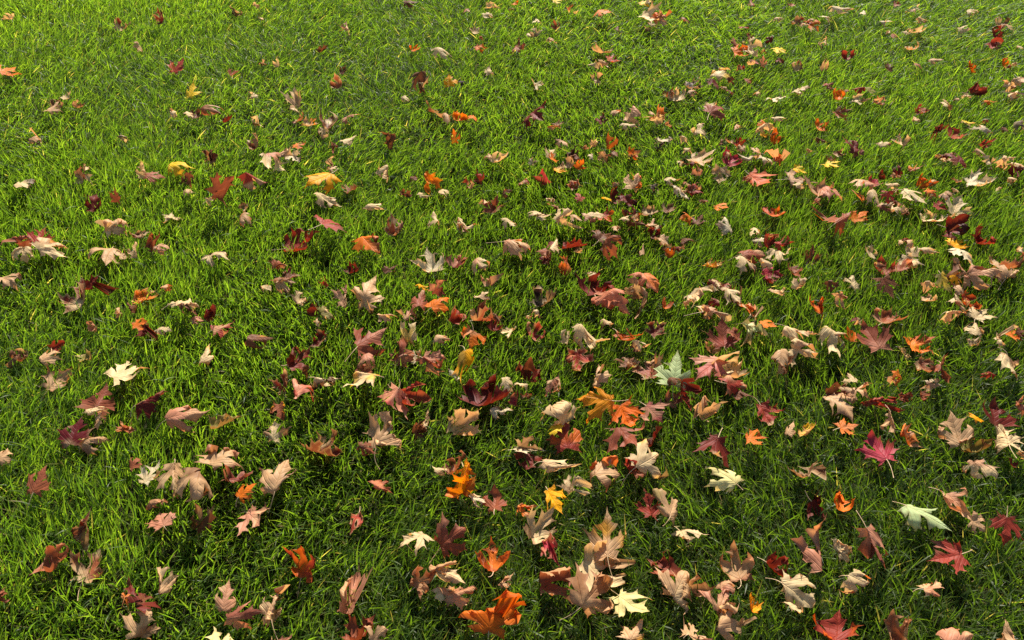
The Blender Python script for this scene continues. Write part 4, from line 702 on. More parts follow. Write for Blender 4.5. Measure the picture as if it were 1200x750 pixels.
    ("pinkish tan big star leaf hanging below the maroon narrow one", "pk", "tn", "S", 0, 0.591, 0.79, 0.079, 0.05, 0.01, 6.06, 0.0968, 12, 4672, -1.665, -1.201, 0.0, 0.06, -0.383),
    ("fuchsia-and-orange leaf with pointed lobes", "cm", "or", "F", 1, 0.787, 1.047, 0.0589, 0.12, 0.06, 0.23, 0.0757, 19, 1656, -0.42, -0.046, 0.0, 0.028, 0.162),
    ("small orange-tan tulip-like leaf past the fuchsia-and-orange leaf", "or", "tn", "C", 0, 0.864, 1.095, 0.034, 0.12, 0.44, 0.22, 0.065, 6, 8450, 1.879, 0.312, 0.0, 0.035, 1.787),
    ("olive-brown leaf with cream lower lip, under the broad tan leaf", "ol", "br", "C", 0, 1.01, 1.065, 0.0339, -0.07, -0.13, 4.86, 0.0762, 13, 9390, 1.799, 1.32, 0.0, 0.047, 1.266),
    ("cream pronged leaf at the photo's side below the maroon pointed one", "cr", "cr", "S", 1, 1.061, 1.076, 0.0785, -0.18, 0.04, 6.15, 0.0844, 0, 1969, -1.4, -0.894, 0.0, 0.058, -0.676),
    ("cream T-shaped leaf, above the pale-green arched leaf's tan neighbour", "cr", "pk", "S", 0, 0.96, 0.991, 0.0691, 0.09, -0.22, 2.82, 0.0585, 7, 2454, -0.528, -0.842, 0.0, 0.064, -1.366),
    ("tan twisted roll slanting down past the pale-green arched leaf", "tn", "pk", "R", 1, 0.902, 0.923, 0.0479, 0.12, 0.07, 3.57, 0.0765, 8, 1174, 2.336, -0.666, 0.0, 0.019, 0.524),
    ("small rust-tan curl at the lower end of the tan twisted roll", "tn", "ru", "S", 0, 0.923, 0.861, 0.0596, 0.29, -0.01, 3.97, 0.041, 15, 7342, -0.778, -0.999, 0.0, 0.046, -0.905),
    ("pale-green leaf arched like a bridge", "pg", "pg", "A", 1, 0.813, 0.88, 0.0696, -0.18, 0.07, 4.0, 0.0841, 2, 6528, -1.601, -0.266, 0.0, 0.007, -0.406),
    ("dark red smooth leaf cut by the photo's side, past the tan twisted roll", "rd", "mr", "F", 1, 0.975, 0.85, 0.0671, 0.17, 0.08, 2.89, 0.0669, 9, 1633, -0.399, -0.287, 0.0, 0.025, 0.363),
    ("rusty leaf with pink rolled rim, beside the dark pocket-shaped one", "ru", "pk", "C", 0, -0.877, 0.8, 0.0311, -0.1, 0.09, 4.73, 0.077, 16, 933, 1.906, 0.761, 0.0, 0.034, 1.054),
    ("dark red pocket-shaped leaf framed by cream edges", "ru", "cr", "C", 1, -0.814, 0.787, 0.0237, 0.16, -0.03, 6.06, 0.0763, 3, 6181, 1.559, 0.134, 0.0, 0.033, 1.575),
    ("thin dark red leaf with cream spine, standing above the pocket-shaped one", "mr", "cr", "C", 1, -0.846, 0.859, 0.0185, -0.1, 0.19, 6.25, 0.0832, 10, 204, 1.147, 0.304, 0.0, 0.041, 1.389),
    ("dark red-brown crumple on top of the lower-corner heap", "mr", "br", "K", 0, -0.666, 0.719, 0.09, 0.02, -0.1, 6.2, 0.0781, 4, 8511, -0.663, -0.117, 0.29, 0.058, -0.065),
    ("tan leaf with rust side, at the bottom of the lower-corner heap", "tn", "ru", "S", 0, -0.66, 0.656, 0.0561, 0.12, -0.18, 6.12, 0.054, 11, 1992, -0.674, -0.75, 0.0, 0.056, -0.667),
    ("orange-tan slip of leaf flanking the dark red-brown lower-corner crumple", "or", "tn", "C", 0, -0.71, 0.72, 0.0139, -0.23, 0.08, 6.03, 0.0549, 18, 4472, 1.652, 0.165, 0.0, 0.047, 1.266),
    ("small cream-tan leaf standing alone near the lower-corner heap", "tn", "cr", "S", 0, -0.653, 0.733, 0.0741, 0.16, 0.09, 0.32, 0.0632, 5, 1192, -0.847, -1.195, 0.0, 0.061, -1.293),
    ("tan-pink slim leaf on edge, above the pink folded one", "tn", "pk", "R", 0, -0.524, 0.703, 0.0655, 0.11, 0.16, 0.02, 0.0585, 12, 7875, -2.627, -0.239, 0.0, 0.029, -0.623),
    ("pink and maroon folded leaf above a yellow-cream one", "pk", "mr", "T", 0, -0.49, 0.669, 0.0683, 0.2, -0.04, 4.9, 0.0606, 19, 2974, -0.438, -0.363, -0.707, 0.016, 0.885),
    ("tan hand-shaped leaf standing beside the pink and maroon fold", "tn", "cr", "S", 1, -0.429, 0.695, 0.0649, -0.07, 0.06, 6.2, 0.0749, 6, 1040, -1.684, -0.286, 0.0, 0.058, -1.722),
    ("pale yellow leaf cut by the lower edge of the photo", "py", "py", "F", 1, -0.499, 0.622, 0.0806, 0.09, 0.22, 5.57, 0.0662, 13, 1395, 0.078, 0.194, 0.0, 0.021, -0.451),
    ("bright pink leaf cut by the lower edge of the photo", "pk", "pk", "F", 0, -0.414, 0.609, 0.049, -0.17, -0.07, 4.39, 0.0574, 0, 7049, 0.103, -0.23, 0.0, 0.027, 0.851),
    ("bright red fist-shaped leaf, alone in green grass", "rd", "or", "C", 1, -0.395, 0.793, 0.029, 0.05, -0.1, 5.98, 0.0761, 7, 8558, 0.708, 1.038, 0.0, 0.044, 1.587),
    ("pink and cream star leaf with a tall point", "pk", "cr", "T", 0, -0.302, 0.728, 0.0275, 0.0, -0.09, 6.18, 0.0905, 14, 3832, 0.107, -0.328, 0.877, 0.03, 0.249),
    ("rust-brown leaf directly below the pink star leaf", "ru", "mr", "C", 0, -0.273, 0.655, 0.0357, 0.05, -0.2, 5.65, 0.0651, 1, 8047, 0.54, 0.941, 0.0, 0.037, 0.588),
    ("tan forked leaf at the lower edge, beside the rust-brown one", "tn", "tn", "S", 0, -0.24, 0.633, 0.0588, 0.16, 0.05, 5.55, 0.0467, 8, 6390, -1.565, -1.019, 0.0, 0.062, -1.161),
    ("cream fish-tail leaf beside the tall dusty-mauve one", "cr", "cr", "S", 0, -0.191, 0.83, 0.0746, 0.11, 0.01, 2.13, 0.0611, 15, 2397, -0.852, -0.766, 0.0, 0.058, -0.915),
    ("rust upright leaf, between the tall dusty-mauve one and the big orange leaf", "ru", "or", "C", 1, -0.037, 0.797, 0.0394, 0.11, -0.14, 0.04, 0.0665, 2, 576, 0.888, 1.34, 0.0, 0.033, 1.852),
    ("cream-tan leaf lying below the tall dusty-mauve one", "cr", "tn", "S", 0, -0.137, 0.753, 0.0822, 0.08, -0.25, 4.25, 0.0855, 9, 4310, -1.017, -0.61, 0.0, 0.052, -1.251),
    ("rust-brown folded leaf below the cream fish-tail", "ru", "tn", "C", 1, -0.167, 0.745, 0.0499, 0.39, 0.01, 5.31, 0.0461, 16, 6812, 1.945, 0.191, 0.0, 0.048, 0.843),
    ("cream curled rim of leaf between the rust-brown fold and tan ridged leaf", "cr", "cr", "R", 0, -0.12, 0.72, 0.051, 0.18, 0.01, 4.03, 0.0608, 3, 4981, -2.374, -0.005, 0.0, 0.035, 0.222),
    ("tan ridged leaf touching the big orange leaf", "tn", "ru", "S", 0, -0.096, 0.726, 0.0585, 0.12, 0.11, 5.17, 0.079, 10, 2961, -1.218, -0.743, 0.0, 0.061, -0.511),
    ("big orange leaf on the grass at the photo's lower edge", "ob", "or", "K", 1, -0.037, 0.682, 0.0581, 0.36, -0.09, 6.14, 0.0955, 17, 4767, -1.123, 0.055, 0.194, 0.061, 0.44),
    ("slim pink-red ribbon of leaf beneath the cream-tan kneeling one", "cm", "pk", "T", 0, 0.077, 0.82, 0.036, 0.43, -0.11, 3.57, 0.0551, 11, 9704, 0.39, -0.368, 0.91, 0.03, 0.43),
    ("rust and white crumple against the big brown leathery leaf", "ru", "tn", "K", 0, 0.075, 0.76, 0.0432, 0.45, -0.03, 5.01, 0.0877, 18, 9566, 1.257, 0.728, 0.405, 0.082, -0.655),
    ("big brown leathery leaf half covered by a cream blanket-like one", "lt", "tn", "S", 1, 0.152, 0.704, 0.0885, 0.36, 0.19, 5.52, 0.105, 5, 7483, -0.41, -0.54, 0.0, 0.053, -0.349),
    ("cream blanket-like leaf below the tan golden-topped one", "cr", "tn", "K", 0, 0.168, 0.768, 0.0551, -0.03, 0.27, 4.04, 0.0913, 12, 3948, 0.76, -0.308, -0.351, 0.079, 1.008),
    ("pale lemon leaf with a thin stem, below the cream blanket-like leaf", "py", "py", "F", 1, 0.216, 0.697, 0.0544, 0.06, -0.05, 3.95, 0.0697, 19, 8564, -0.3, -0.397, 0.0, 0.019, 0.426),
    ("golden-tan roll cut by the photo's lower edge", "tn", "go", "R", 1, 0.219, 0.644, 0.0595, -0.11, -0.07, 5.77, 0.0494, 6, 4486, -1.833, 0.104, 0.0, 0.029, -0.232),
    ("rust two-tone leaf resting behind a tan star-armed one", "ru", "mr", "C", 0, 0.295, 0.781, 0.0427, 0.05, -0.08, 0.85, 0.0642, 13, 6550, 1.865, 0.423, 0.0, 0.054, 1.225),
    ("tan star-armed leaf below the cream bat-shaped leaf", "tn", "cr", "S", 0, 0.309, 0.729, 0.0721, 0.09, -0.09, 5.74, 0.0826, 0, 7680, -0.783, -0.845, 0.0, 0.044, -1.116),
    ("tan-brown tent-like leaf past the tan star-armed one", "tn", "br", "C", 1, 0.337, 0.754, 0.0286, 0.17, 0.15, 5.57, 0.0686, 7, 6390, 1.567, 1.042, 0.0, 0.041, 1.389),
    ("tan star leaf with two raised horns, past the cream bat-shaped leaf", "tn", "ru", "C", 1, 0.434, 0.789, 0.0315, 0.15, 0.07, 0.08, 0.0784, 14, 3574, 1.186, 0.529, 0.0, 0.03, 1.905),
    ("rosy-tan rounded leaf above the big tan one at the lower edge", "pk", "tn", "S", 0, 0.38, 0.693, 0.0684, 0.12, -0.09, 5.77, 0.0664, 8, 9235, -1.269, -0.454, 0.0, 0.056, -0.293),
    ("big tan leaf at the lower edge beside a tiny yellow-orange one", "tn", "cr", "S", 0, 0.383, 0.671, 0.0807, 0.33, 0.06, 5.68, 0.1, 15, 9799, -0.775, -0.573, 0.0, 0.044, -0.84),
    ("tan-pink crumple at the lower edge, below the tan-brown tent", "tn", "pk", "K", 1, 0.318, 0.649, 0.0742, 0.05, -0.02, 5.8, 0.0492, 2, 1875, -0.994, 0.864, -0.082, 0.07, 0.927),
    ("dark red leaf above the cream long-stemmed one", "mr", "rd", "C", 1, 0.506, 0.778, 0.0337, -0.12, 0.05, 3.83, 0.0524, 16, 9907, 1.651, 1.088, 0.0, 0.048, 0.142),
    ("cream long-stemmed leaf below the dark red one", "cr", "cr", "S", 1, 0.524, 0.71, 0.067, 0.4, 0.13, 4.0, 0.0894, 3, 2903, -1.052, -0.577, 0.0, 0.043, -0.628),
    ("red and orange big leaf at the lower edge, past the cream chip", "rd", "fo", "K", 1, 0.583, 0.656, 0.0436, 0.08, 0.35, 6.12, 0.0573, 17, 6822, 1.033, 0.306, -0.128, 0.082, -1.622),
    ("pink, white and maroon three-toned leaf with a red corner", "pk", "mr", "T", 1, 0.689, 0.802, 0.0879, 0.2, 0.12, 3.4, 0.0865, 4, 1056, -0.103, 0.129, -0.571, 0.032, -1.021),
    ("small cream folded leaf beside the three-toned pink one", "cr", "cr", "S", 0, 0.649, 0.803, 0.0664, 0.03, 0.04, 4.87, 0.0551, 11, 1172, -0.66, -0.794, 0.0, 0.055, -1.312),
    ("cream leaf with orange speck, under the three-toned pink leaf", "cr", "or", "S", 1, 0.644, 0.737, 0.0736, 0.29, -0.38, 4.23, 0.0809, 18, 8981, -1.294, -0.353, 0.0, 0.062, -1.203),
    ("red leaf with pink ribs, directly below the pale-green arched leaf", "rd", "pk", "F", 1, 0.843, 0.797, 0.0493, 0.01, -0.09, 1.72, 0.0644, 5, 7315, 0.249, 0.29, 0.0, 0.021, 0.09),
    ("small salmon-tan leaf, alone below the red pink-ribbed one", "tn", "sa", "S", 1, 0.781, 0.734, 0.0685, 0.1, -0.29, 4.99, 0.0636, 12, 1212, -1.378, -0.965, 0.0, 0.042, -1.469),
    ("rust leaf cut by the lower edge, past the red and orange big one", "ru", "tn", "C", 1, 0.716, 0.664, 0.0173, -0.09, 0.13, 5.75, 0.0878, 19, 8395, 1.667, 0.533, 0.0, 0.042, 0.406),
    ("pink leaf cut by the lower edge, past the rust one", "pk", "tn", "S", 1, 0.787, 0.62, 0.0744, 0.11, 0.08, 4.8, 0.0825, 6, 9263, -1.458, -0.416, 0.0, 0.061, -1.978),
    ("tan pointed leaf cut by the lower edge near the photo's corner", "tn", "tn", "S", 0, 0.897, 0.632, 0.0486, -0.17, 0.07, 6.2, 0.065, 13, 5895, -1.332, -0.288, 0.0, 0.058, -1.29),
]

LITTER = [
    ("cr", "cr", "R", -2.086, 3.264, 0.0358, 0.15, -0.08, 1.64, 0.0506, 0, 3546, 3.146, -0.218, 0.0, 0.029, 0.365),
    ("mr", "cr", "C", -1.599, 3.178, 0.0376, 0.14, 0.12, 0.15, 0.0594, 7, 774, 1.335, 0.486, 0.0, 0.053, 0.512),
    ("mr", "cr", "C", -1.413, 3.198, 0.0558, 0.08, -0.13, 6.28, 0.0745, 14, 6815, 1.117, 1.114, 0.0, 0.035, 0.206),
    ("tn", "tn", "K", -1.422, 2.938, 0.0767, 0.35, 0.04, 5.61, 0.0479, 1, 5461, -0.169, -1.423, 0.246, 0.068, -1.642),
    ("br", "tn", "C", -1.588, 2.541, 0.0393, 0.08, -0.38, 6.22, 0.0517, 2, 6207, 0.745, 0.34, 0.0, 0.051, 1.982),
    ("cr", "cr", "F", -1.564, 2.576, 0.0528, 0.15, -0.13, 5.48, 0.0413, 9, 4695, 0.278, 0.482, 0.0, 0.015, 0.381),
    ("tn", "bk", "C", -1.516, 2.535, 0.0387, -0.11, 0.27, 5.35, 0.0467, 16, 3687, 1.711, 1.383, 0.0, 0.032, 0.444),
    ("br", "cr", "K", -1.157, 3.31, 0.0488, 0.46, 0.05, 6.05, 0.0537, 17, 5774, -0.175, 0.291, -0.25, 0.07, -0.534),
    ("cr", "cr", "S", -1.06, 3.335, 0.0683, -0.36, 0.16, 6.21, 0.0465, 4, 555, -1.394, -1.243, 0.0, 0.061, -0.887),
    ("cr", "cr", "S", -1.023, 3.227, 0.0576, -0.38, 0.35, 6.04, 0.0416, 11, 6840, -0.886, -0.559, 0.0, 0.054, -1.848),
    ("ru", "ru", "F", -1.032, 2.768, 0.0425, 0.05, -0.15, 5.59, 0.049, 18, 1944, 0.522, -0.162, 0.0, 0.017, 0.475),
    ("tn", "tn", "K", -0.933, 2.85, 0.0626, 0.14, -0.04, 6.24, 0.0442, 5, 4702, -0.352, -0.681, -0.117, 0.071, -0.996),
    ("cr", "cr", "C", -0.879, 2.848, 0.0362, 0.09, -0.02, 6.25, 0.0485, 12, 1804, 1.622, 1.232, 0.0, 0.036, 0.86),
    ("br", "br", "K", -0.735, 2.965, 0.042, 0.01, -0.19, 5.42, 0.0435, 19, 456, 1.016, 0.431, 0.397, 0.066, -0.541),
    ("cr", "cr", "S", -0.911, 2.576, 0.061, 0.18, -0.24, 0.38, 0.0423, 6, 4230, -1.289, -1.157, 0.0, 0.042, -0.297),
    ("ru", "cr", "C", -0.628, 2.696, 0.0374, 0.11, -0.19, 0.05, 0.0681, 0, 8822, 1.272, 1.13, 0.0, 0.037, 1.426),
    ("tn", "tn", "K", -0.653, 3.111, 0.0694, 0.01, 0.29, 0.15, 0.0587, 7, 7068, -0.455, 1.057, -0.38, 0.067, 0.148),
    ("br", "br", "F", -0.622, 2.772, 0.0499, 0.13, -0.23, 5.72, 0.0378, 14, 352, 0.382, -0.053, 0.0, 0.026, 0.014),
    ("br", "cr", "R", -0.434, 3.386, 0.0563, 0.09, -0.08, 4.72, 0.0631, 1, 9616, -2.432, -0.475, 0.0, 0.018, -0.115),
    ("or", "or", "F", -0.378, 2.952, 0.0475, -0.0, -0.02, 5.83, 0.0421, 8, 9477, 0.121, -0.185, 0.0, 0.021, 0.041),
    ("cr", "cr", "R", -0.27, 2.904, 0.0703, 0.05, 0.05, 3.65, 0.0758, 15, 4478, -1.767, -0.141, 0.0, 0.019, -0.448),
    ("cr", "cr", "R", -0.087, 3.382, 0.0314, 0.17, 0.04, 4.36, 0.0603, 2, 8427, 2.589, -0.446, 0.0, 0.028, -0.265),
    ("cr", "cr", "S", -0.099, 3.267, 0.0589, -0.01, -0.11, 4.14, 0.0444, 9, 8855, -1.474, -0.236, 0.0, 0.067, -1.18),
    ("cr", "br", "C", -0.15, 3.143, 0.035, -0.02, -0.04, 0.08, 0.0431, 16, 5997, 1.446, 0.962, 0.0, 0.054, 0.175),
    ("or", "or", "F", -0.123, 2.914, 0.0718, -0.01, 0.22, 4.17, 0.0462, 3, 1026, -0.356, 0.217, 0.0, 0.03, 0.814),
    ("cr", "cr", "S", -0.081, 2.774, 0.0527, 0.25, 0.23, 6.25, 0.0509, 10, 1801, -0.93, -0.83, 0.0, 0.055, -2.037),
    ("go", "go", "F", -0.225, 2.669, 0.0633, 0.36, -0.14, 0.02, 0.0547, 17, 2880, 0.023, -0.07, 0.0, 0.016, -0.058),
    ("bk", "bk", "R", -0.177, 2.66, 0.0687, -0.02, 0.26, 5.74, 0.0414, 4, 3715, -2.508, -0.146, 0.0, 0.026, -0.342),
    ("tn", "tn", "R", -0.221, 2.435, 0.0611, 0.11, 0.05, 3.24, 0.0649, 5, 7139, -2.551, -0.556, 0.0, 0.025, -0.568),
    ("cr", "cr", "R", -0.373, 2.55, 0.065, 0.15, -0.3, 3.58, 0.0402, 12, 1087, -2.593, -0.181, 0.0, 0.026, -0.385),
    ("or", "or", "F", 0.016, 3.351, 0.0603, -0.12, 0.07, 4.96, 0.0446, 19, 6649, 0.354, 0.453, 0.0, 0.03, 0.411),
    ("yl", "yl", "F", 0.189, 3.4, 0.0549, -0.14, 0.17, 5.07, 0.0475, 6, 4594, -0.433, 0.402, 0.0, 0.022, -0.077),
    ("or", "yl", "T", 0.237, 3.35, 0.033, 0.09, 0.09, 3.24, 0.0477, 13, 45, -0.03, 0.52, 0.994, 0.031, 0.967),
    ("or", "or", "F", 0.373, 3.261, 0.0617, 0.1, -0.09, 4.25, 0.063, 0, 3274, 0.055, 0.1, 0.0, 0.02, -0.38),
    ("ru", "ru", "C", 0.178, 3.162, 0.046, 0.06, -0.49, 0.03, 0.0452, 7, 3271, 1.196, 0.433, 0.0, 0.05, 1.511),
    ("cr", "br", "K", 0.092, 3.098, 0.05, 0.25, -0.31, 6.12, 0.0454, 14, 5462, -0.967, -1.007, 0.269, 0.059, 1.023),
    ("ru", "tn", "K", 0.019, 2.957, 0.062, 0.41, -0.19, 6.1, 0.0646, 1, 482, -1.835, 0.823, 0.187, 0.078, -1.983),
    ("br", "br", "R", 0.418, 3.104, 0.0657, 0.16, -0.1, 5.77, 0.0413, 8, 2944, -2.615, 0.263, 0.0, 0.016, -0.386),
    ("cr", "br", "C", 0.342, 2.96, 0.0424, -0.32, -0.03, 0.18, 0.0797, 15, 8566, 0.617, 1.163, 0.0, 0.05, 0.481),
    ("rd", "or", "F", 0.382, 2.887, 0.039, 0.0, 0.15, 4.85, 0.0549, 2, 6181, 0.542, 0.115, 0.0, 0.028, 0.365),
    ("cr", "cr", "K", 0.334, 2.811, 0.07, 0.01, 0.1, 3.3, 0.0691, 9, 1333, -1.69, 0.273, -0.305, 0.06, -1.458),
    ("tn", "cr", "S", 0.312, 2.675, 0.0719, 0.17, 0.02, 6.15, 0.0408, 16, 9062, -0.418, -0.344, 0.0, 0.07, -0.9),
    ("yl", "yl", "F", 0.563, 3.389, 0.046, 0.16, -0.02, 3.94, 0.0541, 3, 8237, 0.106, 0.277, 0.0, 0.022, 0.61),
    ("cr", "cr", "S", 0.559, 3.154, 0.0673, 0.32, 0.2, 6.15, 0.0418, 4, 934, -1.398, -0.595, 0.0, 0.054, -0.749),
    ("wh", "wh", "K", 0.086, 2.688, 0.0324, 0.2, -0.13, 3.12, 0.0604, 11, 4506, 0.695, 0.56, 0.402, 0.075, -0.65),
    ("ru", "br", "C", 0.561, 2.623, 0.0338, 0.03, 0.17, 5.49, 0.0504, 5, 1157, 1.129, 0.276, 0.0, 0.052, 1.878),
    ("cr", "cr", "C", 0.587, 2.607, 0.0392, 0.07, 0.02, 0.2, 0.0678, 12, 1048, 1.405, 1.345, 0.0, 0.048, 1.23),
    ("ru", "ru", "F", 0.708, 3.178, 0.0734, 0.08, 0.24, 6.24, 0.0495, 19, 8816, -0.335, -0.147, 0.0, 0.028, -0.455),
    ("ru", "ru", "R", 1.023, 3.388, 0.0525, -0.01, 0.29, 0.05, 0.0583, 6, 3905, -2.881, -0.064, 0.0, 0.028, -0.684),
    ("ru", "ru", "R", 1.18, 3.362, 0.0534, 0.01, 0.13, 5.74, 0.0472, 13, 3244, 2.545, 0.463, 0.0, 0.033, -0.518),
    ("cr", "cr", "R", 1.085, 3.211, 0.0654, 0.02, -0.25, 4.45, 0.0398, 0, 8290, -2.29, -0.264, 0.0, 0.018, 0.106),
    ("mr", "cr", "C", 1.176, 3.227, 0.0359, 0.19, 0.01, 3.61, 0.0581, 7, 7808, 1.419, 0.21, 0.0, 0.051, 1.81),
    ("or", "wh", "T", 1.211, 3.146, 0.0544, 0.47, -0.16, 3.94, 0.0581, 14, 1402, -0.433, -0.592, 0.721, 0.018, -0.944),
    ("wh", "wh", "R", 1.368, 3.299, 0.0775, 0.26, -0.17, 4.65, 0.0987, 1, 1914, -3.006, 0.481, 0.0, 0.027, -0.67),
    ("wh", "wh", "S", 1.29, 3.238, 0.059, -0.39, -0.0, 5.56, 0.0492, 8, 8800, -0.74, -0.271, 0.0, 0.048, -0.485),
    ("cr", "cr", "R", 1.194, 2.982, 0.0825, -0.03, 0.07, 0.08, 0.0726, 15, 8666, -2.733, 0.394, 0.0, 0.035, 0.584),
    ("ru", "ru", "F", 0.93, 3.044, 0.0533, -0.13, 0.16, 0.12, 0.0393, 2, 886, 0.159, -0.252, 0.0, 0.029, 0.741),
    ("ru", "ru", "F", 0.865, 2.987, 0.0647, 0.32, 0.24, 0.03, 0.0441, 9, 4063, -0.47, 0.42, 0.0, 0.027, -0.233),
    ("pk", "pk", "U", 0.945, 2.855, 0.0435, 0.89, 0.34, 6.19, 0.0394, 10, 1795, 1.102, -0.148, 0.0, 0.024, 0.418),
    ("yl", "ol", "F", 1.029, 2.944, 0.0526, -0.01, 0.14, 3.93, 0.0565, 17, 3812, -0.06, -0.134, 0.0, 0.019, -0.189),
    ("mr", "cr", "C", 1.072, 2.842, 0.0304, 0.07, 0.16, 6.0, 0.0577, 4, 313, 1.98, 0.504, 0.0, 0.049, 0.324),
    ("tn", "cr", "C", 1.166, 2.841, 0.0265, 0.23, 0.13, 6.16, 0.0674, 11, 4905, 1.355, 1.3, 0.0, 0.047, 1.443),
    ("rd", "mr", "C", 1.272, 2.908, 0.0472, 0.03, 0.04, 0.1, 0.0637, 18, 4117, 1.171, 0.391, 0.0, 0.049, 0.44),
    ("br", "br", "K", 0.79, 2.692, 0.0676, 0.36, -0.55, 4.07, 0.0436, 12, 2636, -0.471, -1.057, 0.025, 0.075, -0.538),
    ("bk", "cr", "C", 0.655, 2.684, 0.0404, 0.02, 0.04, 4.23, 0.0666, 19, 9749, 1.441, 0.679, 0.0, 0.043, 0.022),
    ("mr", "mr", "F", 0.719, 2.636, 0.0753, 0.12, 0.24, 3.46, 0.0516, 6, 758, -0.129, 0.459, 0.0, 0.021, -0.341),
    ("ru", "ru", "F", 0.854, 2.697, 0.0562, 0.06, 0.17, 3.91, 0.0388, 13, 8690, -0.131, -0.353, 0.0, 0.027, -0.357),
    ("cr", "tn", "S", 1.017, 2.617, 0.0607, -0.1, -0.24, 4.71, 0.0578, 0, 8639, -0.67, -0.399, 0.0, 0.054, -1.844),
    ("wh", "wh", "K", 0.918, 2.565, 0.054, -0.12, 0.56, 3.17, 0.0452, 7, 8523, -0.371, -1.036, -0.383, 0.078, 1.132),
    ("or", "or", "K", 1.154, 2.593, 0.0484, 0.09, 0.01, 6.0, 0.0478, 14, 787, 0.999, -0.023, -0.027, 0.065, -0.549),
    ("ru", "ru", "F", 1.624, 3.367, 0.0482, 0.18, 0.2, 5.14, 0.0407, 1, 434, 0.272, 0.266, 0.0, 0.028, 0.464),
    ("wh", "wh", "S", 1.703, 3.324, 0.0552, -0.1, 0.21, 0.08, 0.04, 8, 4942, -1.678, -0.681, 0.0, 0.069, -0.66),
    ("tn", "tn", "K", 1.671, 3.207, 0.057, 0.16, -0.08, 3.72, 0.0471, 15, 540, -1.648, 0.594, 0.38, 0.055, -1.616),
    ("wh", "wh", "R", 1.453, 3.262, 0.0644, 0.11, 0.1, 6.2, 0.0441, 2, 1338, -1.804, 0.199, 0.0, 0.03, -0.664),
    ("wh", "wh", "K", 1.519, 3.202, 0.0546, 0.15, -0.12, 4.18, 0.0441, 9, 8664, -1.881, 0.428, 0.382, 0.063, 0.122),
    ("wh", "wh", "C", 1.625, 3.135, 0.0094, 0.36, 0.37, 3.06, 0.0769, 16, 4618, 0.917, 1.035, 0.0, 0.046, 1.286),
    ("cr", "cr", "R", 1.809, 3.119, 0.0595, 0.18, -0.13, 4.66, 0.0596, 3, 348, -1.757, 0.475, 0.0, 0.016, -0.073),
    ("cr", "cr", "S", 1.924, 3.306, 0.0505, 0.21, -0.01, 3.72, 0.0593, 10, 9392, -0.796, -1.217, 0.0, 0.048, -0.595),
    ("cr", "br", "C", 2.0, 3.217, 0.0382, 0.32, 0.07, 6.25, 0.0526, 17, 3022, 1.94, 1.013, 0.0, 0.044, 0.322),
    ("mr", "rd", "K", 1.928, 3.106, 0.0457, 0.28, 0.38, 5.81, 0.0601, 4, 4357, -0.047, 0.581, -0.048, 0.078, 1.064),
    ("rd", "tn", "K", 1.884, 2.997, 0.0497, 0.29, -0.13, 3.76, 0.0588, 11, 5207, 0.87, 0.416, -0.015, 0.068, 0.213),
    ("tn", "tn", "F", 1.981, 3.117, 0.0694, 0.14, 0.08, 4.99, 0.0402, 18, 1595, -0.357, -0.374, 0.0, 0.015, -0.492),
    ("tn", "cr", "C", 1.558, 2.993, 0.0325, -0.12, -0.15, 0.1, 0.0528, 5, 9333, 1.679, 0.489, 0.0, 0.044, 1.163),
    ("ru", "ru", "F", 1.494, 3.028, 0.0712, 0.01, 0.17, 3.94, 0.0354, 12, 6748, -0.191, -0.309, 0.0, 0.018, 0.083),
    ("tn", "br", "R", 1.581, 2.844, 0.0617, -0.01, -0.23, 4.19, 0.0456, 19, 4186, -2.178, -0.271, 0.0, 0.022, -0.031),
    ("ru", "ru", "F", 1.515, 2.808, 0.059, -0.06, 0.19, 5.48, 0.0367, 6, 9497, -0.4, -0.158, 0.0, 0.021, 0.016),
    ("br", "br", "F", 1.398, 2.79, 0.0512, -0.16, -0.04, 0.02, 0.0459, 13, 8088, 0.489, -0.322, 0.0, 0.03, 0.052),
    ("or", "or", "U", 1.717, 2.826, 0.0356, 0.83, 0.31, 0.15, 0.0461, 0, 35, 0.872, 0.246, 0.0, 0.031, 0.96),
    ("or", "or", "C", 1.856, 2.863, 0.0367, 0.42, 0.22, 6.28, 0.0467, 7, 1153, 1.022, 0.958, 0.0, 0.034, 0.88),
    ("cr", "cr", "S", 1.886, 2.85, 0.0595, -0.12, 0.04, 5.61, 0.0538, 14, 5045, -0.745, -0.718, 0.0, 0.053, -2.128),
    ("cr", "cr", "K", 1.606, 2.589, 0.0577, 0.41, -0.08, 3.59, 0.0425, 8, 3140, -0.904, 0.501, 0.283, 0.062, -1.869),
    ("or", "or", "R", 1.659, 2.542, 0.0611, -0.06, 0.03, 4.47, 0.0423, 9, 6975, -2.502, -0.662, 0.0, 0.029, 0.047),
    ("tn", "tn", "F", 1.514, 2.541, 0.0601, -0.16, -0.0, 4.48, 0.0316, 16, 5855, -0.173, 0.106, 0.0, 0.019, 0.029),
    ("rd", "ru", "C", 1.425, 2.519, 0.0272, -0.24, -0.25, 4.93, 0.0566, 3, 5481, 1.428, 0.47, 0.0, 0.044, 0.747),
    ("cr", "bk", "K", 1.216, 2.562, 0.048, 0.24, -0.09, 4.37, 0.0496, 10, 3333, 0.708, -0.693, 0.028, 0.058, 1.599),
    ("tn", "ru", "C", 1.274, 2.539, 0.0515, 0.11, 0.02, 5.09, 0.041, 17, 321, 0.959, 0.411, 0.0, 0.036, 1.188),
    ("ol", "ol", "F", 1.268, 2.608, 0.0671, -0.16, -0.04, 4.65, 0.0413, 4, 6980, 0.189, 0.442, 0.0, 0.023, -0.244),
    ("tn", "ru", "K", -1.559, 2.294, 0.0562, 0.11, -0.49, 3.63, 0.041, 11, 565, -0.51, 0.41, 0.352, 0.051, -1.534),
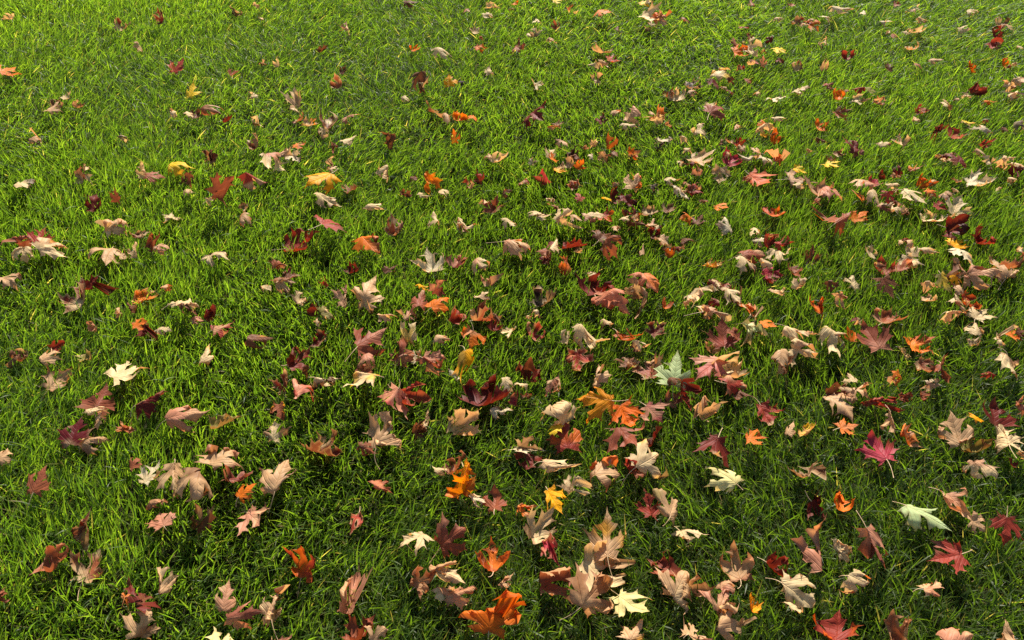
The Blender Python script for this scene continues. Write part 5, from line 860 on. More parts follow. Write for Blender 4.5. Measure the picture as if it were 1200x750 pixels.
    ("cr", "bk", "S", -1.272, 2.299, 0.0647, 0.01, -0.23, 4.69, 0.0448, 18, 2821, -1.309, -0.962, 0.0, 0.065, -0.284),
    ("cr", "cr", "C", -1.138, 2.107, 0.0564, 0.84, -0.35, 0.25, 0.0499, 6, 7435, 1.801, 0.756, 0.0, 0.053, 1.904),
    ("mr", "mr", "C", -1.233, 1.945, 0.0473, 0.43, -0.04, 0.08, 0.0617, 13, 5240, 1.99, 0.236, 0.0, 0.036, 0.604),
    ("mv", "mv", "U", -1.18, 1.985, 0.0462, 0.9, -0.29, 6.09, 0.0427, 0, 7446, 0.957, -0.124, 0.0, 0.015, 0.012),
    ("cr", "cr", "S", -1.153, 2.458, 0.0566, 0.27, -0.06, 5.95, 0.0412, 7, 8612, -0.969, -1.231, 0.0, 0.057, -0.994),
    ("cr", "cr", "S", -1.084, 2.437, 0.0758, -0.12, 0.3, 5.85, 0.0499, 14, 6588, -0.919, -0.922, 0.0, 0.05, -1.792),
    ("br", "br", "K", -1.081, 2.475, 0.0413, 0.24, -0.02, 6.2, 0.0495, 1, 4546, -0.105, 0.345, 0.252, 0.052, 0.431),
    ("ru", "tn", "R", -1.036, 2.465, 0.0784, 0.14, -0.22, 4.22, 0.0849, 8, 2345, -2.323, -0.126, 0.0, 0.019, 0.121),
    ("mr", "mr", "C", -0.964, 2.434, 0.0428, 0.09, -0.41, 5.05, 0.0427, 15, 6525, 0.988, 1.262, 0.0, 0.034, 0.118),
    ("ru", "tn", "U", -0.999, 2.098, 0.0329, 1.02, -0.04, 3.37, 0.051, 9, 6969, 1.056, 0.469, 0.0, 0.024, -0.575),
    ("tn", "cr", "R", -0.967, 1.994, 0.0671, -0.2, -0.13, 3.66, 0.042, 16, 4768, -1.9, -0.523, 0.0, 0.02, 0.529),
    ("cr", "cr", "K", -0.898, 1.942, 0.0732, -0.25, -0.4, 3.49, 0.0403, 17, 4246, -1.241, 0.489, 0.141, 0.059, -0.877),
    ("mr", "cr", "C", -0.827, 2.278, 0.0504, 0.04, -0.41, 6.25, 0.0635, 4, 557, 0.745, 1.3, 0.0, 0.042, 0.6),
    ("cr", "ol", "K", -0.852, 2.407, 0.0612, -0.19, -0.06, 5.88, 0.0425, 11, 8363, -0.599, 1.192, -0.123, 0.058, 0.325),
    ("wh", "bk", "K", -0.695, 2.208, 0.0441, -0.14, 0.22, 3.76, 0.0503, 12, 3855, 0.907, 0.737, 0.047, 0.071, 0.524),
    ("or", "pk", "F", -0.692, 2.27, 0.0497, 0.06, -0.0, 5.06, 0.0462, 19, 5000, 0.008, -0.262, 0.0, 0.028, 0.719),
    ("ru", "cr", "C", -0.72, 2.449, 0.0269, -0.06, -0.11, 3.51, 0.0565, 6, 1799, 0.532, 0.387, 0.0, 0.032, 0.548),
    ("cr", "cr", "S", -0.744, 2.481, 0.063, -0.11, 0.11, 4.67, 0.0411, 13, 5728, -1.258, -1.193, 0.0, 0.047, -0.876),
    ("tn", "go", "R", -0.685, 2.426, 0.0321, -0.21, 0.03, 5.72, 0.0534, 0, 9200, 1.786, 0.339, 0.0, 0.026, 0.409),
    ("cr", "pk", "K", -0.619, 2.326, 0.0618, 0.5, 0.19, 3.21, 0.0408, 14, 1535, 0.208, -0.595, 0.136, 0.071, 0.579),
    ("cr", "pk", "S", -0.565, 2.128, 0.0621, 0.3, -0.07, 6.17, 0.0458, 1, 3110, -1.528, -0.237, 0.0, 0.069, -0.955),
    ("ru", "ru", "C", -0.586, 2.284, 0.033, 0.58, 0.18, 3.15, 0.0504, 8, 771, 1.693, 1.13, 0.0, 0.049, 1.151),
    ("cr", "bk", "C", -0.785, 1.928, 0.0415, 0.39, 0.18, 3.09, 0.0481, 9, 5913, 0.942, 0.583, 0.0, 0.037, 1.11),
    ("pk", "cr", "S", -0.555, 2.449, 0.0567, -0.32, -0.41, 3.78, 0.0535, 16, 2398, -1.456, -0.636, 0.0, 0.044, -0.512),
    ("cr", "cr", "R", -0.526, 2.271, 0.0726, 0.02, -0.02, 5.48, 0.0637, 3, 8515, -2.555, 0.326, 0.0, 0.015, -0.355),
    ("br", "br", "K", -0.39, 2.29, 0.0416, 0.12, 0.18, 5.76, 0.0563, 10, 2877, -1.042, 0.052, 0.268, 0.081, 1.416),
    ("cr", "cr", "K", -0.383, 2.099, 0.073, -0.06, -0.03, 3.21, 0.0619, 17, 3349, 0.221, -0.79, -0.26, 0.068, -1.969),
    ("mr", "cr", "C", -0.494, 2.032, 0.034, 0.14, 0.02, 2.98, 0.0571, 4, 4731, 0.614, 0.882, 0.0, 0.053, 0.507),
    ("cr", "cr", "R", -0.405, 1.918, 0.062, 0.2, -0.05, 4.24, 0.0547, 11, 1791, -3.003, -0.083, 0.0, 0.015, 0.102),
    ("br", "br", "K", -0.305, 2.09, 0.0535, -0.17, 0.16, 4.09, 0.0466, 18, 4450, -0.914, -1.372, -0.135, 0.054, 0.682),
    ("br", "br", "K", -0.318, 1.996, 0.0466, 0.36, 0.3, 5.14, 0.044, 5, 1947, 0.693, 0.435, 0.321, 0.065, -0.235),
    ("cr", "cr", "R", -0.261, 1.981, 0.0643, 0.06, -0.0, 5.35, 0.0431, 19, 3852, -1.983, -0.092, 0.0, 0.029, 0.429),
    ("cr", "cr", "K", -0.209, 2.021, 0.0508, -0.19, -0.33, 4.79, 0.0534, 6, 6992, -0.369, -1.226, 0.001, 0.071, -0.508),
    ("or", "go", "C", -0.176, 2.469, 0.0331, 0.0, 0.08, 5.17, 0.0647, 13, 2518, 1.229, 1.136, 0.0, 0.049, 0.939),
    ("or", "or", "F", -0.126, 2.408, 0.0731, -0.05, -0.05, 5.98, 0.0393, 0, 1248, -0.062, -0.28, 0.0, 0.027, -0.506),
    ("or", "br", "U", -0.19, 2.315, 0.0464, 1.37, -0.11, 0.1, 0.0409, 7, 5141, -0.801, 0.721, 0.0, 0.02, -0.046),
    ("cr", "cr", "R", -0.044, 2.185, 0.0481, 0.0, -0.06, 5.41, 0.0625, 14, 8931, 3.137, 0.38, 0.0, 0.025, -0.289),
    ("rd", "mr", "C", -0.088, 2.111, 0.0252, 0.46, -0.02, 5.63, 0.0592, 1, 5509, 0.791, 0.874, 0.0, 0.04, 1.031),
    ("mr", "cr", "K", -0.134, 2.013, 0.0686, -0.02, 0.39, 0.26, 0.0418, 8, 4854, 0.135, 0.571, -0.375, 0.062, -0.895),
    ("br", "br", "K", -0.025, 1.986, 0.0648, 0.33, -0.55, 4.93, 0.0479, 2, 11, -1.467, -0.856, 0.067, 0.058, -1.946),
    ("or", "cr", "K", 0.134, 2.365, 0.0702, 0.2, -0.16, 5.08, 0.0509, 9, 7965, -1.889, -0.407, -0.42, 0.076, -1.022),
    ("mr", "br", "K", 0.299, 2.423, 0.0571, 0.06, -0.11, 5.79, 0.0408, 16, 856, -1.035, 0.936, -0.098, 0.083, 0.969),
    ("tn", "ru", "R", 0.354, 2.459, 0.0603, 0.17, -0.16, 4.38, 0.0418, 3, 3645, -2.021, 0.125, 0.0, 0.021, -0.317),
    ("cr", "cr", "R", 0.389, 2.397, 0.0539, -0.12, 0.04, 4.21, 0.0525, 17, 3774, -2.18, -0.32, 0.0, 0.027, 0.06),
    ("or", "tn", "C", 0.491, 2.474, 0.0401, 0.62, 0.13, 0.33, 0.0593, 4, 8604, 1.68, 0.121, 0.0, 0.052, 1.237),
    ("cr", "cr", "S", 0.49, 2.442, 0.0414, -0.18, -0.14, 5.71, 0.0437, 11, 5765, -0.643, -0.549, 0.0, 0.058, -2.089),
    ("tn", "cr", "K", 0.173, 2.154, 0.0508, 0.14, -0.44, 5.95, 0.054, 18, 6477, 0.137, 0.219, 0.214, 0.084, 0.32),
    ("or", "or", "F", 0.129, 2.171, 0.0642, 0.32, 0.24, 6.25, 0.0355, 5, 4903, -0.01, 0.053, 0.0, 0.029, 0.332),
    ("cr", "cr", "R", 0.124, 2.218, 0.0474, 0.22, 0.03, 5.88, 0.0522, 12, 2904, 3.048, -0.598, 0.0, 0.018, 0.567),
    ("bk", "bk", "K", 0.193, 2.225, 0.0431, 0.61, -0.16, 6.06, 0.0534, 19, 2625, 1.265, 0.148, -0.248, 0.063, 0.326),
    ("or", "br", "C", 0.215, 2.15, 0.0421, 0.04, -0.15, 5.44, 0.0436, 6, 1411, 1.274, 0.711, 0.0, 0.034, 0.101),
    ("wh", "wh", "S", 0.259, 2.186, 0.0645, 0.2, 0.12, 6.15, 0.0433, 13, 2563, -1.473, -1.16, 0.0, 0.053, -1.048),
    ("go", "ol", "F", 0.148, 2.127, 0.0449, -0.07, 0.06, 4.58, 0.0432, 0, 4445, 0.073, -0.066, 0.0, 0.024, 0.621),
    ("wh", "wh", "K", 0.068, 2.171, 0.0515, 0.62, 0.27, 5.31, 0.0417, 7, 1301, -1.192, -0.325, 0.191, 0.079, -1.967),
    ("rd", "cr", "K", 0.032, 2.05, 0.0661, -0.5, -0.31, 4.04, 0.0441, 1, 2394, 0.048, -0.589, 0.03, 0.067, -1.696),
    ("tn", "br", "C", 0.299, 2.212, 0.0363, 0.88, -0.17, 3.42, 0.0561, 15, 2841, 1.6, 0.893, 0.0, 0.039, 0.368),
    ("or", "br", "C", 0.388, 2.227, 0.0419, 0.27, 0.04, 3.97, 0.0483, 2, 4250, 1.347, 1.094, 0.0, 0.055, 1.598),
    ("wh", "bk", "K", 0.483, 2.283, 0.0666, 0.01, 0.06, 3.77, 0.0716, 9, 4171, 1.187, -0.546, -0.39, 0.071, -1.999),
    ("rd", "wh", "C", 0.191, 2.069, 0.0353, 0.38, -0.19, 5.48, 0.0523, 3, 904, 0.943, 0.133, 0.0, 0.034, 0.086),
    ("rd", "or", "F", 0.199, 1.969, 0.0574, 0.08, 0.13, 0.13, 0.0394, 10, 5343, -0.225, 0.025, 0.0, 0.029, 0.116),
    ("cr", "cr", "S", 0.119, 1.967, 0.0527, 0.32, -0.03, 5.05, 0.047, 17, 1032, -0.479, -1.212, 0.0, 0.055, -0.898),
    ("yl", "yl", "F", 0.276, 1.959, 0.0735, -0.12, -0.05, 5.22, 0.0403, 18, 9583, -0.19, -0.021, 0.0, 0.028, 0.113),
    ("bk", "wh", "K", 0.437, 2.027, 0.0782, -0.31, 0.01, 5.37, 0.0722, 5, 8204, -1.812, 0.893, 0.182, 0.071, -1.986),
    ("cr", "ol", "S", 0.486, 2.075, 0.0559, -0.12, 0.15, 4.42, 0.0502, 12, 1865, -1.114, -1.064, 0.0, 0.068, -0.31),
    ("wh", "wh", "S", 0.509, 2.009, 0.061, 0.12, -0.03, 3.54, 0.0664, 19, 7660, -1.65, -0.256, 0.0, 0.052, -0.655),
    ("br", "cr", "K", 0.397, 1.907, 0.0507, -0.44, -0.26, 4.2, 0.0473, 6, 6509, 0.665, 0.403, -0.136, 0.051, 0.372),
    ("br", "cr", "C", 0.463, 1.931, 0.0425, 0.14, -0.05, 5.75, 0.0478, 13, 155, 1.982, 0.112, 0.0, 0.05, 0.58),
    ("rd", "or", "C", 0.272, 1.886, 0.0474, 0.04, -0.11, 3.62, 0.0473, 0, 4061, 1.331, 0.315, 0.0, 0.046, 0.823),
    ("cr", "pk", "S", 0.232, 1.868, 0.0703, -0.04, 0.02, 4.9, 0.0656, 7, 9274, -1.365, -0.206, 0.0, 0.044, -0.885),
    ("cr", "tn", "K", 0.085, 1.882, 0.055, 0.04, -0.31, 4.72, 0.0442, 1, 802, -0.701, 1.124, -0.058, 0.051, -0.056),
    ("cr", "pk", "R", 0.4, 1.851, 0.0565, -0.01, -0.0, 5.88, 0.0545, 15, 9821, -2.089, 0.034, 0.0, 0.035, -0.601),
    ("cr", "cr", "R", 0.322, 1.857, 0.0715, -0.14, -0.03, 5.54, 0.045, 2, 2802, -1.897, -0.696, 0.0, 0.015, -0.357),
    ("cr", "cr", "S", 0.617, 2.343, 0.0673, 0.28, -0.1, 6.06, 0.0587, 16, 4226, -1.57, -0.802, 0.0, 0.047, -1.446),
    ("br", "br", "K", 0.674, 2.266, 0.0677, -0.16, 0.31, 6.07, 0.0398, 3, 9635, -1.865, 0.36, -0.26, 0.081, -1.344),
    ("mr", "rd", "C", 0.741, 2.273, 0.0506, 0.19, -0.24, 4.8, 0.0464, 10, 6225, 0.534, 1.189, 0.0, 0.049, 0.602),
    ("cr", "cr", "S", 0.55, 2.278, 0.0721, 0.1, -0.01, 3.55, 0.0435, 11, 4506, -1.31, -1.226, 0.0, 0.041, -1.804),
    ("pk", "cr", "K", 0.579, 2.106, 0.0425, -0.04, -0.28, 6.13, 0.0477, 18, 6860, 0.925, 0.996, -0.134, 0.062, 1.298),
    ("tn", "or", "F", 0.78, 2.213, 0.0698, 0.34, -0.2, 5.77, 0.0395, 19, 2791, 0.182, 0.134, 0.0, 0.025, -0.418),
    ("or", "tn", "F", 0.84, 2.388, 0.0579, 0.28, -0.09, 0.0, 0.0389, 0, 8828, 0.278, 0.147, 0.0, 0.027, -0.583),
    ("cr", "cr", "R", 0.888, 2.396, 0.0769, -0.16, -0.21, 4.81, 0.0444, 1, 3991, -3.048, -0.169, 0.0, 0.016, -0.056),
    ("or", "ru", "C", 1.031, 2.406, 0.0315, 0.03, 0.32, 6.19, 0.065, 8, 8749, 1.996, 1.23, 0.0, 0.038, 1.947),
    ("br", "br", "K", 1.007, 2.299, 0.0546, 0.4, -0.15, 4.04, 0.0402, 2, 2756, -1.66, -0.429, -0.058, 0.059, 0.833),
    ("yl", "yl", "F", 0.888, 2.113, 0.0586, 0.25, 0.07, 4.19, 0.0405, 9, 7777, -0.003, -0.325, 0.0, 0.026, 0.312),
    ("cr", "cr", "R", 0.863, 2.023, 0.0688, 0.22, 0.02, 5.38, 0.0411, 10, 8771, -3.11, 0.101, 0.0, 0.018, 0.204),
    ("rd", "br", "K", 0.545, 2.02, 0.0582, 0.08, 0.19, 5.45, 0.0525, 11, 7651, 0.666, -1.111, 0.233, 0.073, -1.624),
    ("or", "go", "F", 0.612, 1.932, 0.0527, -0.04, -0.16, 4.02, 0.0442, 18, 368, 0.063, 0.393, 0.0, 0.019, -0.107),
    ("cr", "cr", "K", 0.517, 2.017, 0.0635, 0.49, 0.28, 6.1, 0.045, 5, 5484, -1.501, -1.142, 0.209, 0.062, -0.34),
    ("cr", "rd", "R", 1.203, 2.262, 0.057, 0.16, -0.01, 5.14, 0.0491, 13, 6844, -1.856, -0.143, 0.0, 0.02, -0.591),
    ("ru", "ru", "F", 1.415, 2.49, 0.0478, 0.06, 0.19, 4.16, 0.0374, 0, 5567, 0.007, 0.481, 0.0, 0.019, 0.745),
    ("rd", "or", "F", 1.458, 2.331, 0.0482, 0.06, 0.03, 5.37, 0.0568, 14, 2725, 0.086, 0.029, 0.0, 0.016, 0.645),
    ("yl", "cr", "F", 1.523, 2.399, 0.0613, -0.19, 0.07, 4.38, 0.0404, 1, 8285, 0.006, 0.035, 0.0, 0.03, -0.123),
    ("wh", "rd", "S", 1.567, 2.367, 0.0574, 0.12, -0.19, 5.87, 0.0623, 8, 4686, -0.729, -0.791, 0.0, 0.056, -0.197),
    ("rd", "ru", "K", 1.543, 2.271, 0.0429, 0.51, 0.03, 5.08, 0.0443, 15, 8434, 0.236, -0.679, 0.398, 0.066, 1.214),
    ("cr", "bk", "K", 1.691, 2.377, 0.064, 0.31, -0.14, 3.95, 0.0571, 2, 8589, -1.168, -1.485, -0.151, 0.062, -1.116),
    ("br", "br", "K", 1.636, 2.358, 0.0688, 0.56, -0.51, 6.13, 0.0563, 9, 6429, -1.475, -0.962, 0.044, 0.052, -0.208),
    ("cr", "cr", "S", 1.364, 2.164, 0.0681, -0.39, 0.3, 4.71, 0.0402, 3, 70, -1.278, -0.32, 0.0, 0.067, -1.334),
    ("cr", "pk", "R", 1.495, 2.211, 0.0658, 0.04, 0.03, 3.77, 0.0585, 17, 676, -2.798, -0.694, 0.0, 0.024, 0.446),
    ("cr", "br", "K", 1.508, 2.154, 0.061, 0.01, 0.09, 5.58, 0.0505, 4, 9221, -1.69, -0.312, -0.073, 0.065, 0.784),
    ("cr", "cr", "S", 1.528, 2.061, 0.0581, 0.05, -0.2, 4.02, 0.0422, 5, 1114, -1.51, -0.66, 0.0, 0.045, -1.53),
    ("pk", "wh", "K", 1.246, 2.133, 0.0611, 0.12, -0.26, 5.86, 0.05, 12, 1914, -1.202, -1.381, 0.39, 0.056, -0.917),
    ("mr", "mr", "U", 1.205, 2.121, 0.0471, 1.02, -0.06, 6.1, 0.0449, 19, 5403, -0.632, -0.405, 0.0, 0.02, -0.58),
    ("mr", "mr", "C", 1.133, 2.101, 0.0437, 0.29, 0.13, 6.21, 0.0433, 6, 8753, 0.838, 0.496, 0.0, 0.039, 1.024),
    ("cm", "rd", "C", 1.101, 2.051, 0.0472, -0.12, -0.07, 5.58, 0.0592, 13, 8986, 1.218, 0.384, 0.0, 0.034, 1.109),
    ("cr", "cr", "R", 1.146, 2.023, 0.0649, 0.27, -0.02, 4.97, 0.0438, 7, 8468, -2.842, 0.05, 0.0, 0.023, 0.268),
    ("or", "rd", "F", 1.256, 1.998, 0.0541, 0.14, 0.03, 3.87, 0.04, 1, 4698, -0.446, 0.34, 0.0, 0.028, -0.086),
    ("or", "tn", "F", 1.035, 1.977, 0.0591, 0.08, 0.08, 5.86, 0.0428, 8, 352, -0.297, 0.279, 0.0, 0.03, -0.195),
    ("rd", "or", "F", 1.106, 1.942, 0.079, 0.27, 0.22, 3.11, 0.0515, 15, 8154, -0.422, 0.234, 0.0, 0.025, 0.321),
    ("cr", "cr", "R", 1.076, 1.962, 0.0668, 0.2, 0.25, 3.42, 0.066, 2, 4509, -2.811, -0.439, 0.0, 0.019, -0.756),
    ("rd", "rd", "F", 1.252, 1.923, 0.0546, -0.03, 0.07, 4.3, 0.0438, 3, 1402, 0.031, -0.034, 0.0, 0.019, 0.531),
    ("cr", "cr", "S", 1.331, 2.0, 0.0714, 0.35, -0.35, 4.59, 0.0433, 4, 5767, -1.084, -1.097, 0.0, 0.045, -1.429),
    ("cr", "cr", "K", -1.031, 1.718, 0.0539, 0.46, -0.01, 0.2, 0.0492, 13, 2410, 1.338, 0.237, 0.025, 0.07, 1.149),
    ("mr", "cr", "C", -1.059, 1.801, 0.0353, 0.3, 0.08, 4.03, 0.0496, 0, 4466, 0.794, 0.287, 0.0, 0.04, 1.988),
    ("tn", "pk", "S", -0.969, 1.724, 0.0609, 0.06, 0.38, 3.72, 0.0434, 14, 3472, -1.54, -0.905, 0.0, 0.046, -1.892),
    ("cr", "cr", "K", -0.989, 1.893, 0.0477, -0.22, -0.02, 3.96, 0.051, 1, 4103, -0.487, 0.357, 0.116, 0.061, -0.625),
    ("tn", "or", "R", -0.888, 1.552, 0.0756, -0.02, 0.2, 5.08, 0.0441, 16, 4698, -2.146, -0.452, 0.0, 0.031, -0.706),
    ("tn", "tn", "K", -0.981, 1.485, 0.0491, -0.51, 0.51, 6.1, 0.0476, 3, 4508, -0.756, -0.078, 0.146, 0.068, -0.486),
    ("br", "br", "K", -0.957, 1.497, 0.075, 0.12, 0.14, 6.14, 0.0563, 10, 671, -1.794, -0.756, -0.347, 0.073, -0.396),
    ("tn", "or", "R", -0.771, 1.848, 0.071, 0.08, -0.29, 3.3, 0.0639, 17, 1651, -2.827, -0.251, 0.0, 0.015, -0.387),
    ("br", "rd", "K", -0.597, 1.635, 0.0496, 0.26, 0.21, 6.26, 0.0456, 12, 8403, -1.339, 0.762, 0.088, 0.07, 0.675),
    ("cr", "cr", "S", -0.647, 1.571, 0.0622, -0.31, -0.13, 4.31, 0.0458, 6, 8502, -1.387, -1.081, 0.0, 0.044, -0.112),
    ("tn", "cr", "S", -0.541, 1.526, 0.0506, -0.03, 0.37, 5.18, 0.0522, 13, 4052, -0.917, -0.557, 0.0, 0.045, -1.65),
    ("rd", "mr", "U", -0.488, 1.6, 0.0456, 1.41, 0.31, 6.23, 0.0353, 0, 1544, -0.252, 0.36, 0.0, 0.035, 0.434),
    ("br", "br", "K", -0.82, 1.476, 0.0925, 0.17, -0.21, 4.16, 0.0831, 1, 1230, -1.405, -0.928, -0.265, 0.081, -1.648),
    ("mr", "rd", "C", -0.772, 1.488, 0.0196, -0.15, 0.2, 6.09, 0.0687, 8, 1324, 1.665, 0.637, 0.0, 0.045, 1.096),
    ("pk", "cr", "S", -0.795, 1.459, 0.0546, 0.13, -0.32, 4.53, 0.0426, 15, 1470, -1.456, -1.063, 0.0, 0.052, -0.36),
    ("mr", "mr", "C", -0.506, 1.495, 0.0451, 0.36, 0.31, 5.86, 0.0411, 2, 2986, 1.978, 1.361, 0.0, 0.055, 0.126),
    ("cr", "cr", "T", -0.211, 1.833, 0.0892, -0.16, 0.47, 0.38, 0.0495, 10, 368, 0.071, -0.089, -0.999, 0.02, -0.49),
    ("cr", "cr", "R", -0.008, 1.844, 0.0607, 0.1, 0.3, 3.95, 0.0434, 4, 4775, -1.821, 0.462, 0.0, 0.016, 0.596),
    ("mr", "mr", "C", -0.425, 1.66, 0.0355, 0.02, -0.26, 5.52, 0.0484, 6, 101, 1.721, 0.883, 0.0, 0.033, 0.133),
    ("br", "br", "K", -0.331, 1.655, 0.0436, 0.09, -0.01, 5.43, 0.0414, 13, 2632, -0.796, 0.607, 0.34, 0.066, -1.46),
    ("go", "ol", "F", -0.235, 1.572, 0.0688, -0.03, -0.07, 5.54, 0.0382, 7, 3711, -0.43, -0.012, 0.0, 0.03, -0.575),
    ("tn", "cr", "S", -0.317, 1.457, 0.075, 0.11, -0.21, 4.87, 0.0542, 15, 7445, -0.838, -0.658, 0.0, 0.044, -0.748),
    ("cr", "cr", "R", 0.111, 1.712, 0.0864, -0.02, 0.24, 5.85, 0.0683, 3, 8004, -1.957, -0.027, 0.0, 0.031, 0.134),
    ("ru", "ru", "K", 0.103, 1.7, 0.0571, -0.33, 0.02, 0.15, 0.0552, 10, 4001, -1.572, -0.737, 0.097, 0.072, -0.621),
    ("sa", "or", "C", 0.155, 1.678, 0.0295, -0.12, -0.19, 6.02, 0.0572, 17, 5194, 1.989, 0.451, 0.0, 0.049, 1.036),
    ("or", "br", "C", 0.44, 1.717, 0.0497, 0.26, -0.03, 5.77, 0.0418, 5, 4469, 1.402, 0.756, 0.0, 0.05, 1.706),
    ("tn", "tn", "R", 0.358, 1.716, 0.0631, 0.24, -0.08, 6.18, 0.0413, 12, 7470, -2.995, 0.201, 0.0, 0.029, -0.694),
    ("ru", "or", "C", 0.393, 1.518, 0.0327, -0.28, 0.09, 6.2, 0.0518, 14, 7961, 1.858, 0.672, 0.0, 0.05, 1.148),
    ("cr", "cr", "K", 0.044, 1.461, 0.0648, -0.5, 0.08, 6.25, 0.0364, 1, 8358, -1.855, -1.099, -0.302, 0.08, -0.801),
    ("or", "tn", "S", 0.51, 1.868, 0.0611, 0.28, 0.24, 3.27, 0.0449, 8, 4825, -1.458, -0.381, 0.0, 0.054, -0.162),
    ("br", "br", "K", 0.534, 1.863, 0.0568, -0.04, -0.2, 5.66, 0.0477, 15, 7547, -1.478, -0.664, 0.321, 0.075, -0.261),
    ("br", "br", "K", 0.488, 1.781, 0.0512, -0.23, -0.29, 4.4, 0.056, 9, 3728, -1.751, -1.41, -0.348, 0.055, 0.779),
    ("go", "cr", "C", 0.552, 1.681, 0.0255, -0.11, 0.15, 4.02, 0.0509, 16, 760, 0.802, 1.062, 0.0, 0.049, 0.612),
    ("or", "or", "C", 1.013, 1.903, 0.0333, 0.22, 0.07, 5.21, 0.0504, 10, 3103, 0.982, 0.11, 0.0, 0.051, 0.051),
    ("wh", "wh", "S", 0.696, 1.778, 0.0488, 0.21, 0.17, 4.89, 0.055, 17, 3540, -1.693, -0.91, 0.0, 0.064, -1.72),
    ("rd", "rd", "C", 0.708, 1.768, 0.0486, 0.27, 0.15, 0.07, 0.0535, 4, 7939, 1.469, 0.563, 0.0, 0.055, 0.293),
    ("ru", "br", "F", 0.757, 1.648, 0.0394, -0.01, 0.18, 3.24, 0.0547, 6, 2550, 0.232, -0.068, 0.0, 0.028, 0.408),
    ("cr", "pk", "S", 0.747, 1.564, 0.0713, 0.49, -0.36, 5.54, 0.0487, 0, 9452, -1.626, -0.613, 0.0, 0.061, -0.945),
    ("cr", "cr", "R", 0.692, 1.815, 0.0539, -0.22, 0.07, 3.55, 0.0404, 7, 5541, -2.624, 0.33, 0.0, 0.029, 0.42),
    ("tn", "pk", "K", 0.834, 1.506, 0.0751, 0.24, -0.34, 3.34, 0.0452, 16, 1744, -1.093, -0.235, 0.012, 0.063, -1.833),
    ("cr", "ol", "S", 0.913, 1.597, 0.0628, 0.38, 0.23, 6.03, 0.0736, 3, 1837, -1.23, -0.802, 0.0, 0.054, -1.09),
    ("go", "or", "F", 1.23, 1.747, 0.0564, 0.12, -0.01, 5.4, 0.048, 4, 2876, -0.089, 0.153, 0.0, 0.024, 0.114),
    ("br", "rd", "K", 1.109, 1.774, 0.0526, 0.11, 0.42, 6.13, 0.0437, 18, 9030, -1.015, -1.112, 0.06, 0.077, -0.102),
    ("cr", "cr", "K", 1.103, 1.721, 0.0479, 0.02, -0.04, 6.15, 0.0432, 5, 2090, 1.345, -0.452, 0.397, 0.062, -1.067),
    ("cr", "cr", "R", 1.142, 1.728, 0.0647, 0.0, -0.26, 5.12, 0.0554, 12, 6409, -2.589, -0.056, 0.0, 0.034, -0.55),
    ("cr", "cr", "R", 0.983, 1.712, 0.0503, 0.11, 0.28, 6.05, 0.0433, 7, 1440, 2.283, -0.111, 0.0, 0.027, -0.237),
    ("tn", "cr", "S", 1.086, 1.56, 0.0694, 0.14, 0.02, 3.64, 0.0571, 14, 163, -1.305, -0.992, 0.0, 0.041, -1.865),
    ("go", "or", "F", 1.167, 1.584, 0.0678, 0.27, -0.14, 3.47, 0.0418, 15, 1955, -0.275, 0.465, 0.0, 0.023, -0.34),
    ("tn", "or", "S", 1.179, 1.568, 0.0681, 0.11, 0.16, 5.86, 0.0729, 2, 3481, -1.546, -0.676, 0.0, 0.045, -0.208),
    ("wh", "rd", "K", 1.394, 1.703, 0.0634, 0.18, 0.55, 5.94, 0.0392, 17, 9587, -0.981, 1.094, -0.207, 0.076, 0.259),
    ("rd", "mr", "C", -1.117, 1.375, 0.0324, 0.09, 0.02, 5.43, 0.0442, 19, 4026, 1.953, 1.284, 0.0, 0.047, 0.76),
    ("ol", "cr", "C", -1.029, 1.342, 0.0218, -0.08, 0.08, 3.91, 0.0523, 0, 3499, 1.889, 0.849, 0.0, 0.03, 0.335),
    ("pk", "tn", "C", -1.045, 1.431, 0.0445, 0.22, -0.08, 6.22, 0.0413, 7, 4183, 1.026, 1.17, 0.0, 0.046, 0.402),
    ("or", "or", "F", -0.931, 1.438, 0.0491, -0.2, 0.08, 5.21, 0.0403, 14, 3209, 0.077, 0.048, 0.0, 0.03, 0.271),
    ("cr", "tn", "R", -0.862, 1.411, 0.0619, -0.16, -0.07, 4.42, 0.0418, 8, 5784, -2.272, -0.329, 0.0, 0.03, -0.049),
    ("cr", "cr", "R", -0.924, 1.146, 0.0736, -0.11, 0.01, 4.6, 0.0482, 9, 3284, -2.357, -0.003, 0.0, 0.029, 0.22),
    ("pk", "cr", "S", -0.912, 1.123, 0.0677, 0.41, -0.11, 3.11, 0.0496, 16, 8903, -1.638, -0.886, 0.0, 0.064, -0.595),
    ("cr", "cr", "S", -0.792, 1.458, 0.0522, 0.17, 0.06, 5.14, 0.0358, 4, 5980, -1.627, -0.345, 0.0, 0.046, -0.166),
    ("cr", "cr", "K", -0.489, 1.442, 0.0576, 0.31, 0.09, 0.05, 0.0372, 7, 3819, -1.445, -0.743, 0.162, 0.051, -1.779),
    ("rd", "rd", "C", -0.354, 1.384, 0.0386, -0.1, 0.18, 5.09, 0.0421, 15, 3574, 0.861, 0.85, 0.0, 0.049, 1.217),
    ("ru", "ru", "F", -0.352, 1.279, 0.0493, 0.05, -0.08, 4.36, 0.0436, 9, 6646, 0.238, 0.238, 0.0, 0.022, -0.265),
    ("wh", "br", "K", -0.224, 1.32, 0.053, 0.12, -0.31, 5.82, 0.0436, 17, 1893, 0.62, 0.983, -0.09, 0.076, 0.292),
    ("tn", "ru", "R", -0.167, 1.372, 0.0732, -0.06, -0.02, 4.67, 0.0495, 11, 844, -2.603, -0.377, 0.0, 0.016, 0.289),
    ("mr", "rd", "C", -0.045, 1.437, 0.0364, -0.12, 0.02, 5.72, 0.0454, 5, 5311, 1.652, 0.467, 0.0, 0.031, 1.657),
